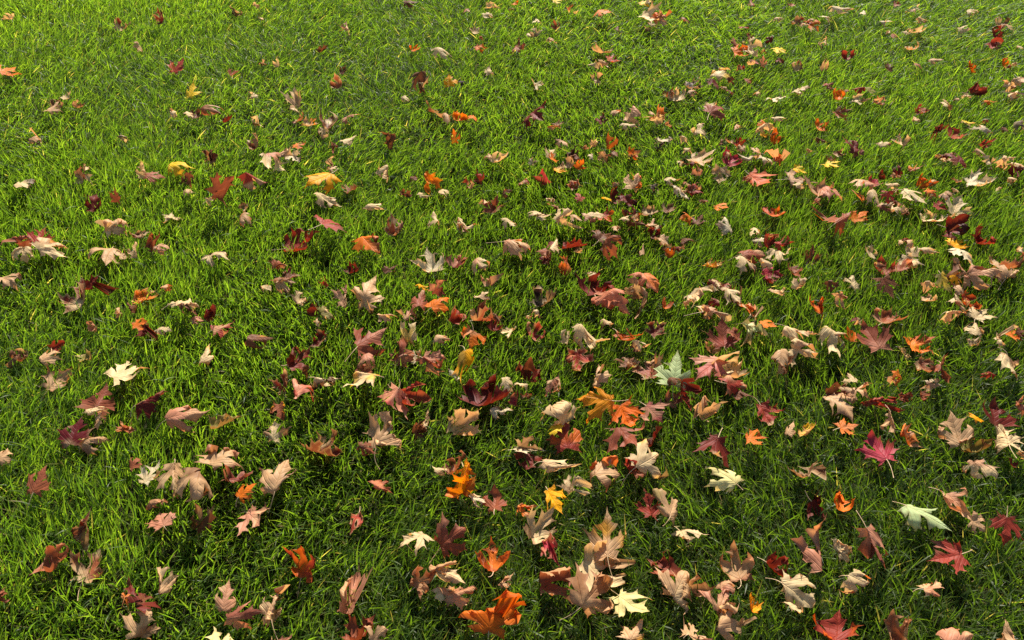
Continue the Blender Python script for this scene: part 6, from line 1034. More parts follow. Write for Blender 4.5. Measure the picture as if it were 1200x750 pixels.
    ("wh", "wh", "R", -0.133, 1.257, 0.0635, -0.15, 0.16, 3.5, 0.0415, 19, 6346, -3.145, -0.12, 0.0, 0.022, 0.304),
    ("cr", "wh", "S", -0.012, 1.225, 0.0624, 0.34, -0.02, 3.37, 0.0567, 13, 3327, -0.896, -0.606, 0.0, 0.045, -1.294),
    ("cr", "cr", "R", -0.196, 1.12, 0.0621, 0.16, 0.07, 6.13, 0.045, 8, 6518, -2.552, 0.404, 0.0, 0.033, -0.156),
    ("cr", "or", "K", 0.137, 1.388, 0.0494, 0.2, 0.28, 5.86, 0.0443, 3, 1603, 1.149, -0.766, 0.383, 0.068, -0.173),
    ("cm", "pk", "C", 0.011, 1.201, 0.0355, 0.16, -0.09, 5.77, 0.0401, 2, 465, 1.851, 0.195, 0.0, 0.053, 0.543),
    ("or", "ru", "F", 0.632, 1.422, 0.0639, -0.13, 0.07, 4.44, 0.0477, 3, 5448, -0.254, 0.024, 0.0, 0.022, -0.439),
    ("yl", "tn", "F", 0.653, 1.097, 0.0375, -0.16, -0.12, 4.63, 0.0517, 7, 1049, 0.361, 0.278, 0.0, 0.028, 0.598),
    ("tn", "tn", "R", 0.608, 1.099, 0.0607, 0.09, -0.25, 5.72, 0.0425, 14, 1420, -3.03, 0.155, 0.0, 0.018, 0.132),
    ("or", "or", "F", 0.829, 1.389, 0.0481, 0.32, 0.19, 0.41, 0.0442, 8, 5602, -0.315, 0.126, 0.0, 0.022, 0.718),
    ("ol", "cr", "K", 0.95, 1.332, 0.0577, 0.38, 0.47, 5.95, 0.0433, 2, 8697, 0.479, -1.022, -0.34, 0.062, -0.48),
    ("ru", "ru", "C", 0.942, 1.201, 0.0422, 0.09, 0.16, 3.2, 0.0402, 10, 9966, 1.285, 0.992, 0.0, 0.039, 0.589),
    ("or", "ru", "F", 1.231, 1.395, 0.0479, -0.04, 0.22, 4.16, 0.0427, 11, 6151, 0.465, 0.082, 0.0, 0.024, 0.019),
    ("or", "or", "F", 0.894, 1.238, 0.0784, 0.02, 0.16, 3.49, 0.0397, 5, 3258, -0.497, 0.246, 0.0, 0.028, 0.296),
    ("ru", "mr", "C", 0.907, 1.201, 0.039, -0.08, 0.09, 5.74, 0.0416, 6, 3013, 1.46, 0.93, 0.0, 0.037, 0.965),
    ("go", "or", "F", 1.031, 1.133, 0.0656, 0.19, -0.05, 5.34, 0.0371, 1, 9547, -0.256, -0.351, 0.0, 0.021, 0.042),
    ("pk", "pk", "S", 1.145, 1.165, 0.078, -0.06, -0.01, 6.01, 0.0587, 15, 7496, -1.684, -0.6, 0.0, 0.06, -1.217),
    ("tn", "tn", "R", -1.076, 1.029, 0.0626, 0.16, 0.24, 5.64, 0.0414, 16, 9523, -2.037, -0.567, 0.0, 0.029, -0.238),
    ("ru", "ru", "F", -0.8, 1.014, 0.0557, 0.24, -0.22, 5.81, 0.0387, 10, 3329, -0.432, 0.073, 0.0, 0.03, -0.31),
    ("cr", "cr", "R", -0.148, 0.998, 0.0566, -0.04, 0.11, 5.05, 0.0405, 9, 2960, -2.839, -0.627, 0.0, 0.028, 0.03),
    ("wh", "wh", "S", -0.072, 0.926, 0.0552, 0.03, -0.0, 4.48, 0.0426, 16, 5079, -1.401, -0.429, 0.0, 0.063, -2.094),
    ("yl", "or", "F", 0.092, 1.095, 0.0726, -0.11, 0.09, 1.26, 0.0405, 12, 4240, -0.218, 0.176, 0.0, 0.021, -0.249),
    ("rd", "rd", "C", 0.255, 1.018, 0.052, 0.61, -0.39, 5.42, 0.041, 14, 3751, 1.912, 1.384, 0.0, 0.033, 1.406),
    ("ru", "or", "F", 0.265, 0.99, 0.0605, 0.17, -0.03, 5.43, 0.0367, 1, 6500, -0.428, 0.375, 0.0, 0.03, -0.089),
    ("mr", "mr", "F", 1.058, 1.015, 0.0471, -0.2, 0.19, 0.03, 0.026, 14, 7745, 0.565, 0.459, 0.0, 0.028, 0.729),
    ("cr", "cr", "K", 1.096, 1.034, 0.0742, 0.32, 0.54, 5.51, 0.038, 1, 4692, 0.069, -1.029, 0.007, 0.051, -0.371),
    ("ru", "ru", "K", -0.947, 0.709, 0.0605, 0.55, -0.36, 5.63, 0.0459, 17, 9748, -1.726, -1.151, 0.339, 0.058, 0.252),
    ("tn", "tn", "S", -0.017, 0.748, 0.0621, -0.18, -0.07, 5.42, 0.0467, 4, 1739, -1.189, -0.952, 0.0, 0.069, -0.829),
    ("pk", "tn", "K", 0.402, 0.736, 0.0563, -0.32, -0.2, 5.13, 0.0477, 1, 9351, -1.808, -0.57, 0.312, 0.075, -1.615),
    ("go", "or", "C", 0.438, 0.702, 0.0398, -0.06, 0.26, 6.24, 0.0407, 9, 6597, 1.293, 0.533, 0.0, 0.04, 1.281),
    ("cr", "cr", "S", 0.518, 0.699, 0.0621, -0.35, 0.24, 5.26, 0.0445, 10, 4584, -0.408, -1.096, 0.0, 0.053, -0.766),
    ("cr", "cr", "R", 0.565, 2.228, 0.0673, -0.19, -0.33, 4.5, 0.0427, 0, 9642, -2.525, -0.219, 0.0, 0.024, -0.521),
    ("cr", "cr", "R", 1.084, 1.667, 0.0558, 0.21, 0.24, 2.39, 0.0565, 7, 8726, -2.941, -0.202, 0.0, 0.03, -0.77),
    ("mr", "cr", "S", 0.51, 1.5, 0.0686, 0.27, -0.1, 1.37, 0.0426, 14, 3359, -1.516, -0.747, 0.0, 0.049, -1.536),
    ("br", "br", "R", -0.041, 1.447, 0.069, 0.19, 0.3, 0.58, 0.0397, 1, 5441, -3.193, 0.467, 0.0, 0.033, -0.117),
    ("cr", "tn", "S", 0.228, 1.435, 0.0609, -0.4, 0.08, 0.49, 0.0424, 8, 6988, -1.267, -1.163, 0.0, 0.046, -0.174),
    ("tn", "br", "C", 0.154, 2.396, 0.0435, 0.08, 0.05, 3.64, 0.0403, 15, 3800, 1.607, 0.481, 0.0, 0.055, 0.559),
    ("mr", "br", "R", 1.206, 3.177, 0.0607, -0.22, -0.15, 0.22, 0.0443, 2, 7655, -2.775, 0.045, 0.0, 0.015, 0.453),
    ("br", "tn", "K", 1.152, 1.916, 0.0582, 0.14, 0.45, 5.52, 0.0445, 9, 6022, -0.278, -0.358, -0.303, 0.084, -1.937),
    ("ru", "tn", "C", 0.584, 1.537, 0.0192, 0.55, -0.3, 1.72, 0.0452, 16, 775, 1.582, 0.92, 0.0, 0.035, 0.82),
    ("tn", "cr", "S", 1.095, 1.773, 0.0501, -0.02, -0.2, 2.02, 0.0504, 3, 4884, -1.295, -1.222, 0.0, 0.066, -2.019),
    ("tn", "tn", "T", 0.733, 1.781, 0.0677, 0.12, 0.02, 1.74, 0.0406, 10, 7269, -0.394, -0.55, -1.007, 0.026, 0.339),
    ("tn", "cr", "K", 1.127, 1.361, 0.0618, 0.55, 0.22, 5.5, 0.044, 17, 4042, -0.834, -1.222, -0.34, 0.077, -1.923),
    ("br", "br", "R", 0.369, 1.229, 0.0765, -0.22, -0.23, 3.25, 0.0421, 4, 2213, -3.133, -0.414, 0.0, 0.032, -0.354),
    ("cr", "tn", "K", 1.165, 1.6, 0.0728, 0.51, 0.07, 2.21, 0.0408, 11, 6719, 0.103, -1.444, 0.012, 0.058, -1.52),
    ("br", "cr", "K", 1.051, 2.226, 0.0419, 0.03, 0.2, 3.64, 0.0499, 18, 2372, 0.082, 1.141, 0.28, 0.051, 0.328),
    ("br", "cr", "R", 0.994, 1.654, 0.0651, -0.09, 0.31, 4.87, 0.0533, 5, 8028, -3.028, 0.138, 0.0, 0.016, -0.661),
    ("mr", "br", "S", 1.01, 3.034, 0.0549, 0.51, -0.21, 0.76, 0.0414, 12, 3725, -0.64, -1.071, 0.0, 0.057, -0.916),
    ("tn", "tn", "R", 0.477, 2.462, 0.0611, 0.09, 0.22, 0.26, 0.04, 19, 7669, -2.994, -0.109, 0.0, 0.019, -0.615),
    ("cr", "br", "K", -0.076, 1.533, 0.0658, -0.39, -0.14, 5.73, 0.0466, 6, 7851, -0.463, -1.221, -0.406, 0.052, 1.498),
    ("tn", "br", "K", 1.581, 2.131, 0.0612, 0.22, 0.22, 1.37, 0.0425, 13, 4541, -0.287, -0.949, 0.399, 0.059, -1.286),
    ("br", "cr", "R", 0.558, 1.936, 0.0779, 0.01, -0.21, 0.17, 0.0381, 0, 6321, -2.88, -0.299, 0.0, 0.025, -0.731),
    ("mr", "tn", "R", 0.557, 2.158, 0.0607, 0.22, -0.02, 0.82, 0.0476, 7, 7433, -2.398, -0.345, 0.0, 0.03, -0.459),
    ("br", "br", "C", 0.035, 1.226, 0.0308, 0.29, -0.33, 0.77, 0.0362, 14, 4419, 1.621, 0.442, 0.0, 0.052, 1.285),
    ("br", "tn", "K", 1.133, 2.636, 0.0685, 0.07, -0.47, 3.72, 0.0443, 1, 8290, -1.109, 0.581, 0.113, 0.079, -1.56),
    ("br", "br", "K", 0.518, 1.209, 0.0488, -0.15, -0.12, 2.92, 0.0422, 8, 2156, 0.427, -0.539, 0.37, 0.055, 0.714),
    ("rd", "br", "T", 1.857, 2.807, 0.0554, -0.36, 0.14, 3.42, 0.0437, 15, 3462, -0.248, -0.484, -0.487, 0.031, -0.919),
    ("cr", "cr", "S", 1.582, 3.113, 0.0503, 0.1, 0.13, 6.06, 0.04, 2, 7318, -1.689, -0.655, 0.0, 0.051, -0.199),
    ("br", "tn", "T", 1.13, 1.959, 0.0529, 0.07, 0.24, 1.64, 0.0408, 9, 7344, -0.354, -0.178, -0.688, 0.024, -0.052),
    ("tn", "br", "R", 0.163, 2.257, 0.0689, -0.05, 0.21, 3.79, 0.0398, 16, 2212, -1.742, 0.434, 0.0, 0.018, -0.791),
    ("br", "cr", "R", 0.32, 2.208, 0.0655, 0.1, -0.18, 0.23, 0.0567, 3, 7877, -2.543, 0.425, 0.0, 0.033, -0.424),
    ("br", "tn", "T", 1.179, 2.082, 0.0571, -0.17, 0.2, 4.32, 0.0363, 10, 6274, 0.269, -0.096, -0.572, 0.032, -0.547),
    ("rd", "tn", "K", 0.907, 1.94, 0.0642, 0.26, 0.45, 4.06, 0.0488, 17, 1675, -1.805, -0.751, 0.42, 0.058, -1.383),
    ("br", "tn", "K", 1.791, 2.648, 0.0601, 0.22, -0.19, 1.27, 0.0459, 4, 5483, -0.936, -1.166, -0.147, 0.067, -1.081),
    ("tn", "cr", "C", 0.013, 1.726, 0.0462, 0.05, -0.52, 4.48, 0.039, 11, 770, 0.864, 0.536, 0.0, 0.037, 1.92),
    ("mr", "br", "K", 0.406, 1.805, 0.0411, 0.11, 0.09, 5.4, 0.0522, 18, 4423, 0.503, 1.053, 0.261, 0.074, 0.823),
    ("mr", "br", "K", 0.776, 2.609, 0.0661, -0.45, 0.22, 4.28, 0.042, 5, 1325, -1.039, -0.993, -0.002, 0.056, 1.366),
    ("tn", "br", "K", 1.41, 2.205, 0.0614, 0.43, -0.53, 5.34, 0.0354, 12, 4740, -0.072, -0.145, -0.406, 0.082, -0.495),
    ("mr", "tn", "K", 1.373, 2.2, 0.0612, 0.59, -0.16, 0.58, 0.0592, 19, 638, -0.641, -1.381, 0.155, 0.068, -1.728),
    ("mr", "tn", "R", 0.111, 1.735, 0.0683, -0.22, 0.07, 3.4, 0.0427, 6, 7547, -2.059, 0.399, 0.0, 0.031, 0.014),
    ("br", "tn", "C", 0.012, 1.744, 0.0493, 0.1, -0.17, 5.94, 0.0428, 13, 8726, 1.616, 0.599, 0.0, 0.033, 0.124),
    ("tn", "br", "C", 1.513, 2.518, 0.0353, 0.95, -0.01, 2.92, 0.0414, 0, 9078, 1.937, 1.228, 0.0, 0.036, 0.65),
    ("cr", "br", "C", 1.256, 1.992, 0.0326, 0.33, -0.12, 2.9, 0.0413, 7, 705, 1.088, 1.327, 0.0, 0.032, 0.6),
    ("ru", "tn", "T", 0.964, 2.924, 0.069, -0.12, 0.28, 5.93, 0.0403, 14, 3360, -0.588, 0.199, -0.751, 0.03, -0.538),
    ("ru", "cr", "S", 0.536, 2.057, 0.053, -0.26, 0.43, 3.21, 0.0366, 1, 2695, -0.862, -1.038, 0.0, 0.06, -0.504),
    ("tn", "cr", "C", 0.561, 2.045, 0.0352, -0.21, 0.31, 5.08, 0.0437, 8, 4498, 1.908, 0.39, 0.0, 0.035, 1.345),
    ("ru", "cr", "C", 0.518, 2.395, 0.0444, -0.28, 0.45, 0.33, 0.0468, 15, 7410, 1.851, 0.897, 0.0, 0.049, 1.561),
    ("ru", "cr", "C", 0.237, 2.265, 0.0257, 0.44, -0.1, 3.5, 0.0412, 2, 3028, 1.636, 0.885, 0.0, 0.031, 1.674),
    ("tn", "tn", "K", 1.893, 3.018, 0.0562, -0.4, -0.32, 3.39, 0.0421, 9, 4476, -1.115, -1.144, -0.429, 0.074, -0.724),
    ("ru", "tn", "K", 1.969, 3.146, 0.0632, 0.2, 0.58, 0.41, 0.0402, 16, 231, -1.759, 0.275, -0.219, 0.081, 0.776),
    ("tn", "br", "R", 1.278, 2.055, 0.0536, -0.08, -0.05, 2.41, 0.0398, 3, 5080, -2.779, -0.112, 0.0, 0.023, -0.222),
    ("cr", "cr", "K", 0.93, 3.023, 0.0638, 0.57, -0.07, 0.14, 0.0422, 10, 6093, -0.399, -1.062, 0.297, 0.051, -1.143),
    ("tn", "br", "R", 1.562, 2.564, 0.0595, 0.03, 0.05, 6.16, 0.0409, 17, 8483, -3.061, -0.449, 0.0, 0.024, -0.465),
    ("br", "tn", "K", 0.193, 2.189, 0.0739, -0.14, 0.19, 2.77, 0.0676, 4, 5593, -0.661, -1.34, 0.404, 0.081, -0.954),
    ("mr", "br", "K", 0.51, 1.574, 0.0767, 0.08, 0.39, 1.11, 0.0412, 11, 5009, -1.228, 0.836, 0.125, 0.07, 0.766),
    ("rd", "br", "S", 0.258, 1.571, 0.0695, 0.01, 0.1, 5.47, 0.0489, 18, 286, -1.505, -0.859, 0.0, 0.057, -0.408),
    ("tn", "br", "C", 0.491, 1.368, 0.0374, 0.29, 0.0, 5.94, 0.0426, 5, 5963, 0.83, 1.315, 0.0, 0.045, 1.858),
    ("cr", "cr", "C", -0.003, 1.41, 0.0403, 0.11, -0.03, 2.96, 0.0467, 12, 6680, 1.524, 0.114, 0.0, 0.039, 0.996),
    ("cr", "br", "R", 0.065, 1.898, 0.0578, -0.24, -0.15, 0.62, 0.0533, 19, 9352, -1.833, -0.533, 0.0, 0.034, -0.727),
    ("cr", "cr", "R", 1.495, 2.516, 0.0648, -0.04, 0.02, 0.53, 0.0415, 6, 5402, -2.952, -0.694, 0.0, 0.029, -0.59),
    ("tn", "br", "C", 0.718, 2.311, 0.0329, -0.27, 0.37, 5.69, 0.0428, 13, 5358, 1.058, 1.095, 0.0, 0.039, 0.787),
    ("rd", "cr", "T", 1.208, 3.18, 0.0469, -0.1, 0.17, 5.98, 0.0477, 0, 4870, -0.45, -0.14, 0.511, 0.031, 0.903),
    ("ru", "tn", "K", 0.723, 2.067, 0.0669, -0.36, -0.11, 3.3, 0.0451, 7, 371, 1.203, -0.25, 0.341, 0.063, -1.485),
    ("cr", "cr", "T", 0.109, 3.189, 0.0639, -0.26, 0.47, 3.41, 0.0405, 14, 2849, 0.249, 0.366, -0.608, 0.023, -0.728),
    ("cr", "cr", "S", 0.217, 1.634, 0.0595, -0.25, -0.16, 1.11, 0.0441, 1, 4403, -0.526, -0.668, 0.0, 0.052, -1.81),
    ("cr", "cr", "K", 0.54, 1.585, 0.0632, -0.31, 0.04, 0.54, 0.0596, 8, 4791, -1.887, -1.319, -0.296, 0.062, -0.936),
    ("mr", "cr", "K", 0.864, 1.445, 0.0601, 0.02, 0.54, 2.92, 0.0373, 15, 4135, 0.06, -0.831, 0.209, 0.074, -1.559),
    ("mr", "cr", "S", 0.095, 1.689, 0.0594, 0.05, 0.28, 0.13, 0.0466, 2, 131, -0.505, -1.006, 0.0, 0.058, -0.902),
    ("br", "tn", "K", 0.859, 2.343, 0.0632, -0.11, -0.01, 0.3, 0.0563, 9, 9025, -1.819, -0.741, -0.027, 0.055, -0.244),
    ("br", "tn", "K", 0.27, 1.316, 0.0454, -0.16, 0.04, 1.33, 0.0411, 16, 7342, -0.701, 1.107, 0.354, 0.057, -1.946),
    ("tn", "br", "T", 1.677, 3.306, 0.059, 0.04, -0.06, 5.71, 0.0529, 3, 4620, -0.103, -0.169, -0.622, 0.019, -0.909),
    ("cr", "tn", "C", 1.078, 1.526, 0.0426, -0.23, -0.05, 4.19, 0.0475, 10, 9541, 1.751, 1.012, 0.0, 0.034, 0.221),
    ("br", "cr", "K", 0.306, 1.362, 0.0621, 0.04, -0.37, 4.28, 0.0492, 17, 1969, -0.999, -0.527, -0.007, 0.074, 0.561),
    ("tn", "br", "T", 1.814, 2.686, 0.0684, 0.31, -0.12, 0.03, 0.0422, 4, 5047, -0.413, -0.489, -0.583, 0.029, 0.387),
    ("br", "cr", "K", -0.001, 3.315, 0.0566, -0.21, 0.06, 2.99, 0.034, 11, 2598, -1.801, 1.023, -0.149, 0.051, -1.465),
    ("cr", "tn", "R", 0.786, 1.244, 0.0639, 0.06, -0.22, 0.13, 0.0424, 18, 7892, -1.802, -0.273, 0.0, 0.022, -0.425),
    ("cr", "cr", "C", 0.898, 2.827, 0.0423, 0.21, 0.13, 2.8, 0.046, 5, 6941, 1.672, 1.38, 0.0, 0.049, 1.789),
    ("cr", "cr", "C", 0.266, 2.276, 0.041, 0.28, 0.15, 3.93, 0.04, 12, 2717, 0.722, 0.545, 0.0, 0.043, 0.879),
    ("tn", "cr", "R", 0.183, 1.864, 0.0643, -0.07, 0.04, 3.74, 0.0412, 19, 1426, -2.438, -0.292, 0.0, 0.021, 0.597),
    ("cr", "tn", "K", 1.466, 2.041, 0.0604, 0.35, -0.61, 6.02, 0.0531, 6, 7041, -1.496, -1.041, -0.409, 0.082, -0.288),
    ("br", "br", "R", 1.251, 1.391, 0.0563, 0.08, -0.23, 3.86, 0.0413, 13, 6030, -2.384, 0.456, 0.0, 0.035, -0.653),
    ("cr", "br", "T", 1.156, 2.02, 0.0615, -0.23, 0.33, 0.1, 0.0395, 0, 4633, -0.178, -0.282, -0.855, 0.03, -0.187),
    ("cr", "tn", "R", 0.803, 1.39, 0.0655, 0.02, 0.15, 4.98, 0.0406, 7, 4638, -2.769, -0.57, 0.0, 0.03, 0.282),
    ("br", "cr", "R", 1.187, 2.619, 0.0612, -0.22, -0.35, 5.23, 0.0408, 14, 1675, -2.566, -0.445, 0.0, 0.028, 0.12),
    ("tn", "br", "S", 0.865, 1.224, 0.0708, 0.46, -0.43, 3.01, 0.042, 1, 2172, -1.633, -1.205, 0.0, 0.047, -0.342),
    ("cr", "br", "S", 0.3, 1.346, 0.0767, 0.21, -0.09, 3.38, 0.0425, 8, 7378, -1.11, -0.678, 0.0, 0.055, -0.945),
    ("tn", "cr", "K", 0.691, 1.552, 0.0594, -0.23, 0.05, 5.2, 0.043, 15, 5646, -0.555, -1.255, -0.37, 0.061, 1.157),
    ("rd", "tn", "T", 0.92, 2.864, 0.0459, -0.0, 0.04, 3.48, 0.0409, 2, 6104, 0.071, -0.018, -0.441, 0.023, -0.242),
    ("cr", "br", "S", 0.573, 3.377, 0.0685, -0.26, 0.01, 3.14, 0.041, 9, 8437, -1.486, -0.585, 0.0, 0.051, -1.234),
    ("cr", "br", "C", 0.552, 3.155, 0.0409, 0.88, -0.41, 5.92, 0.0346, 16, 9080, 1.915, 1.382, 0.0, 0.051, 1.958),
    ("ru", "cr", "T", -0.07, 2.209, 0.0517, 0.1, 0.17, 0.15, 0.0412, 3, 6995, 0.203, 0.128, -0.499, 0.027, -0.812),
    ("ru", "cr", "T", 1.092, 1.928, 0.0582, 0.12, -0.18, 4.99, 0.0451, 10, 6981, 0.078, -0.566, -0.443, 0.019, -0.523),
    ("br", "cr", "C", 0.377, 2.199, 0.0387, 0.34, -0.09, 3.48, 0.0403, 17, 3268, 1.157, 1.351, 0.0, 0.031, 0.854),
    ("tn", "cr", "T", 1.178, 3.165, 0.0609, -0.31, 0.01, 3.3, 0.0394, 4, 6013, -0.446, -0.545, -0.487, 0.018, -1.141),
    ("cr", "tn", "R", 0.694, 2.529, 0.045, -0.06, 0.09, 3.29, 0.0424, 11, 2483, 1.833, 0.472, 0.0, 0.027, -0.34),
    ("cr", "br", "K", 0.061, 1.464, 0.061, 0.23, 0.25, 2.4, 0.0412, 18, 238, -1.825, -0.129, -0.309, 0.068, -0.849),
    ("cr", "cr", "T", 1.573, 2.142, 0.0646, -0.31, 0.01, 0.25, 0.0405, 5, 9206, -0.22, -0.439, -0.819, 0.015, -0.774),
    ("tn", "tn", "R", 1.357, 2.062, 0.0427, 0.07, 0.07, 2.9, 0.0404, 12, 534, 2.956, 0.02, 0.0, 0.018, -0.344),
    ("br", "tn", "K", 1.294, 1.987, 0.0542, -0.07, -0.49, 2.79, 0.0448, 19, 7073, -0.323, 0.204, 0.297, 0.058, 0.138),
    ("mr", "br", "K", 1.012, 2.86, 0.0542, -0.21, 0.36, 3.53, 0.0399, 6, 8408, 0.588, 0.913, -0.264, 0.08, -1.056),
    ("tn", "tn", "R", 0.07, 2.436, 0.0591, 0.21, 0.1, 5.15, 0.0468, 13, 4010, -2.481, -0.477, 0.0, 0.023, 0.129),
    ("br", "tn", "K", 0.649, 1.311, 0.0546, 0.21, -0.38, 2.18, 0.041, 0, 1468, 0.335, -0.44, 0.239, 0.084, -0.718),
    ("cr", "cr", "S", 0.682, 1.663, 0.0693, 0.46, 0.05, 1.0, 0.0568, 7, 4949, -1.61, -0.938, 0.0, 0.043, -1.263),
    ("br", "br", "K", 0.829, 1.569, 0.0692, 0.05, -0.14, 3.39, 0.053, 14, 2934, -1.361, -1.09, 0.115, 0.052, 0.27),
    ("tn", "br", "T", 0.68, 2.194, 0.0764, 0.1, 0.08, 0.13, 0.0415, 1, 7081, -0.513, -0.073, -0.874, 0.019, -0.384),
    ("tn", "tn", "R", 0.632, 2.598, 0.0679, 0.08, -0.12, 4.6, 0.0418, 8, 7462, -1.84, -0.057, 0.0, 0.027, 0.001),
    ("br", "cr", "T", 0.32, 1.557, 0.0606, -0.41, -0.03, 2.24, 0.04, 15, 5000, -0.22, -0.567, -0.573, 0.027, -0.764),
    ("tn", "tn", "R", 1.391, 2.162, 0.0631, 0.08, 0.31, 5.49, 0.0513, 2, 6453, -2.271, -0.281, 0.0, 0.024, 0.109),
    ("tn", "br", "T", 0.325, 2.042, 0.0633, -0.13, 0.33, 5.03, 0.0393, 9, 967, -0.599, -0.211, -0.84, 0.027, 0.185),
    ("rd", "br", "T", 1.141, 2.663, 0.0609, 0.26, 0.03, 5.38, 0.0424, 16, 1144, -0.443, 0.543, -0.471, 0.028, -1.185),
    ("rd", "tn", "K", 1.59, 2.408, 0.0689, -0.0, 0.09, 1.58, 0.0404, 3, 6750, -1.75, -1.432, -0.389, 0.059, -0.101),
    ("cr", "br", "C", 0.429, 1.763, 0.0204, 0.74, -0.14, 1.82, 0.0506, 10, 5861, 1.736, 0.284, 0.0, 0.054, 1.732),
    ("rd", "br", "T", 0.943, 3.174, 0.043, -0.33, -0.02, 3.37, 0.0372, 17, 3166, -0.181, -0.509, -0.49, 0.017, 0.887),
    ("ru", "br", "T", -0.196, 3.296, 0.0587, -0.01, -0.39, 3.0, 0.0412, 4, 1476, -0.432, -0.068, -0.453, 0.027, 0.103),
    ("br", "br", "C", 1.012, 2.189, 0.042, -0.24, 0.24, 6.03, 0.0383, 11, 4155, 1.708, 1.297, 0.0, 0.042, 1.79),
    ("cr", "br", "K", 0.412, 1.823, 0.0586, 0.39, -0.25, 0.36, 0.0383, 18, 9875, -0.8, -1.347, -0.049, 0.073, -1.944),
    ("br", "cr", "T", 1.219, 3.218, 0.0556, -0.26, -0.43, 3.11, 0.0422, 5, 6668, -0.599, -0.258, -0.478, 0.021, -0.707),
    ("cr", "cr", "K", 0.018, 1.23, 0.078, 0.05, -0.19, 4.94, 0.0431, 12, 7866, -1.506, -0.925, 0.33, 0.076, -0.468),
    ("tn", "tn", "S", 0.729, 2.23, 0.0694, 0.43, 0.12, 0.33, 0.0499, 19, 2461, -1.429, -1.261, 0.0, 0.054, -0.356),
    ("ru", "br", "T", 0.486, 1.492, 0.0627, -0.09, -0.43, 3.95, 0.0469, 6, 2984, 0.37, -0.113, -0.831, 0.022, -0.811),
    ("tn", "tn", "S", 0.762, 2.645, 0.0615, 0.41, 0.07, 0.23, 0.041, 13, 1145, -1.309, -1.12, 0.0, 0.054, -2.044),
    ("br", "cr", "C", 0.901, 3.014, 0.0461, 0.64, 0.44, 0.14, 0.026, 0, 7664, 0.681, 1.239, 0.0, 0.037, 0.755),
    ("ru", "br", "T", 0.542, 1.389, 0.0622, 0.03, 0.27, 4.37, 0.0421, 7, 4918, 0.313, -0.329, 0.439, 0.016, -1.098),
    ("tn", "tn", "K", 0.297, 1.834, 0.0574, 0.04, -0.37, 4.41, 0.0404, 14, 2315, 0.013, -1.215, -0.087, 0.05, -0.226),
    ("tn", "cr", "K", 0.54, 2.18, 0.0464, 0.16, 0.34, 3.02, 0.0469, 1, 681, -1.758, -0.882, 0.096, 0.056, -1.784),
    ("tn", "cr", "S", 0.157, 3.011, 0.0627, 0.08, 0.32, 2.51, 0.0394, 8, 1911, -0.533, -0.331, 0.0, 0.062, -1.626),
    ("mr", "tn", "K", 0.459, 1.732, 0.0646, 0.36, -0.61, 4.41, 0.0434, 15, 9381, -1.894, -1.21, 0.069, 0.073, -1.179),
    ("cr", "cr", "R", 1.962, 2.97, 0.0603, 0.04, -0.0, 0.27, 0.0435, 2, 889, -3.086, -0.102, 0.0, 0.02, -0.517),
    ("cr", "tn", "K", 0.069, 3.063, 0.0616, 0.11, -0.25, 3.95, 0.0411, 9, 7096, -0.851, -0.092, -0.325, 0.059, -0.561),
    ("br", "tn", "K", 0.134, 1.929, 0.0643, 0.62, 0.11, 0.27, 0.041, 16, 9786, -0.525, -1.161, 0.404, 0.061, -0.748),
    ("tn", "cr", "K", 0.415, 1.768, 0.0664, 0.12, 0.19, 1.48, 0.0579, 3, 9896, -0.86, -0.568, 0.074, 0.052, 0.317),
    ("rd", "cr", "T", 1.122, 1.272, 0.053, 0.1, 0.22, 1.11, 0.0385, 10, 7032, -0.583, -0.049, -0.649, 0.03, 0.179),
    ("tn", "cr", "S", 1.361, 2.427, 0.0576, -0.04, -0.07, 6.0, 0.0409, 17, 158, -1.506, -1.293, 0.0, 0.06, -1.678),
    ("tn", "cr", "K", 0.94, 2.226, 0.0709, 0.0, -0.1, 0.23, 0.0437, 4, 2466, -0.567, -0.449, -0.327, 0.06, 0.38),
    ("ru", "cr", "R", 0.863, 2.582, 0.0665, -0.01, 0.24, 3.0, 0.0403, 11, 8660, -3.039, 0.23, 0.0, 0.018, -0.184),
    ("cr", "br", "C", 0.18, 1.728, 0.0445, -0.34, -0.21, 4.76, 0.0411, 18, 7908, 0.848, 0.434, 0.0, 0.032, 0.542),
    ("ru", "tn", "C", 1.298, 2.575, 0.0332, -0.18, 0.44, 3.03, 0.0467, 5, 2881, 1.748, 0.879, 0.0, 0.045, 1.811),
    ("rd", "tn", "T", 0.84, 2.775, 0.0706, 0.23, -0.22, 0.17, 0.0451, 12, 5558, -0.532, -0.421, -0.68, 0.033, 0.313),
    ("mr", "br", "T", 0.254, 1.739, 0.0574, 0.02, -0.39, 5.57, 0.0431, 19, 5636, 0.115, -0.318, -0.712, 0.017, -0.365),
    ("tn", "tn", "K", 0.743, 2.38, 0.0532, -0.32, -0.53, 2.74, 0.0411, 6, 1493, -1.268, -0.446, -0.362, 0.074, 0.275),
    ("cr", "tn", "K", 1.496, 3.103, 0.0539, 0.02, -0.19, 0.06, 0.0441, 13, 1313, -0.671, -1.214, 0.328, 0.076, -1.387),
    ("cr", "tn", "C", 0.285, 1.317, 0.0282, -0.32, -0.11, 0.58, 0.0421, 0, 3079, 0.573, 1.082, 0.0, 0.053, 1.887),
    ("tn", "cr", "T", 0.272, 3.312, 0.0233, 0.55, -0.09, 3.48, 0.0352, 7, 9755, -0.067, 0.125, 0.477, 0.034, 0.281),
    ("br", "cr", "R", 0.764, 1.21, 0.0738, 0.02, 0.04, 0.28, 0.0407, 14, 1547, -2.369, -0.637, 0.0, 0.035, 0.233),
    ("tn", "br", "S", 1.294, 1.603, 0.0612, 0.11, 0.0, 4.0, 0.0404, 1, 5549, -0.956, -0.491, 0.0, 0.046, -0.993),
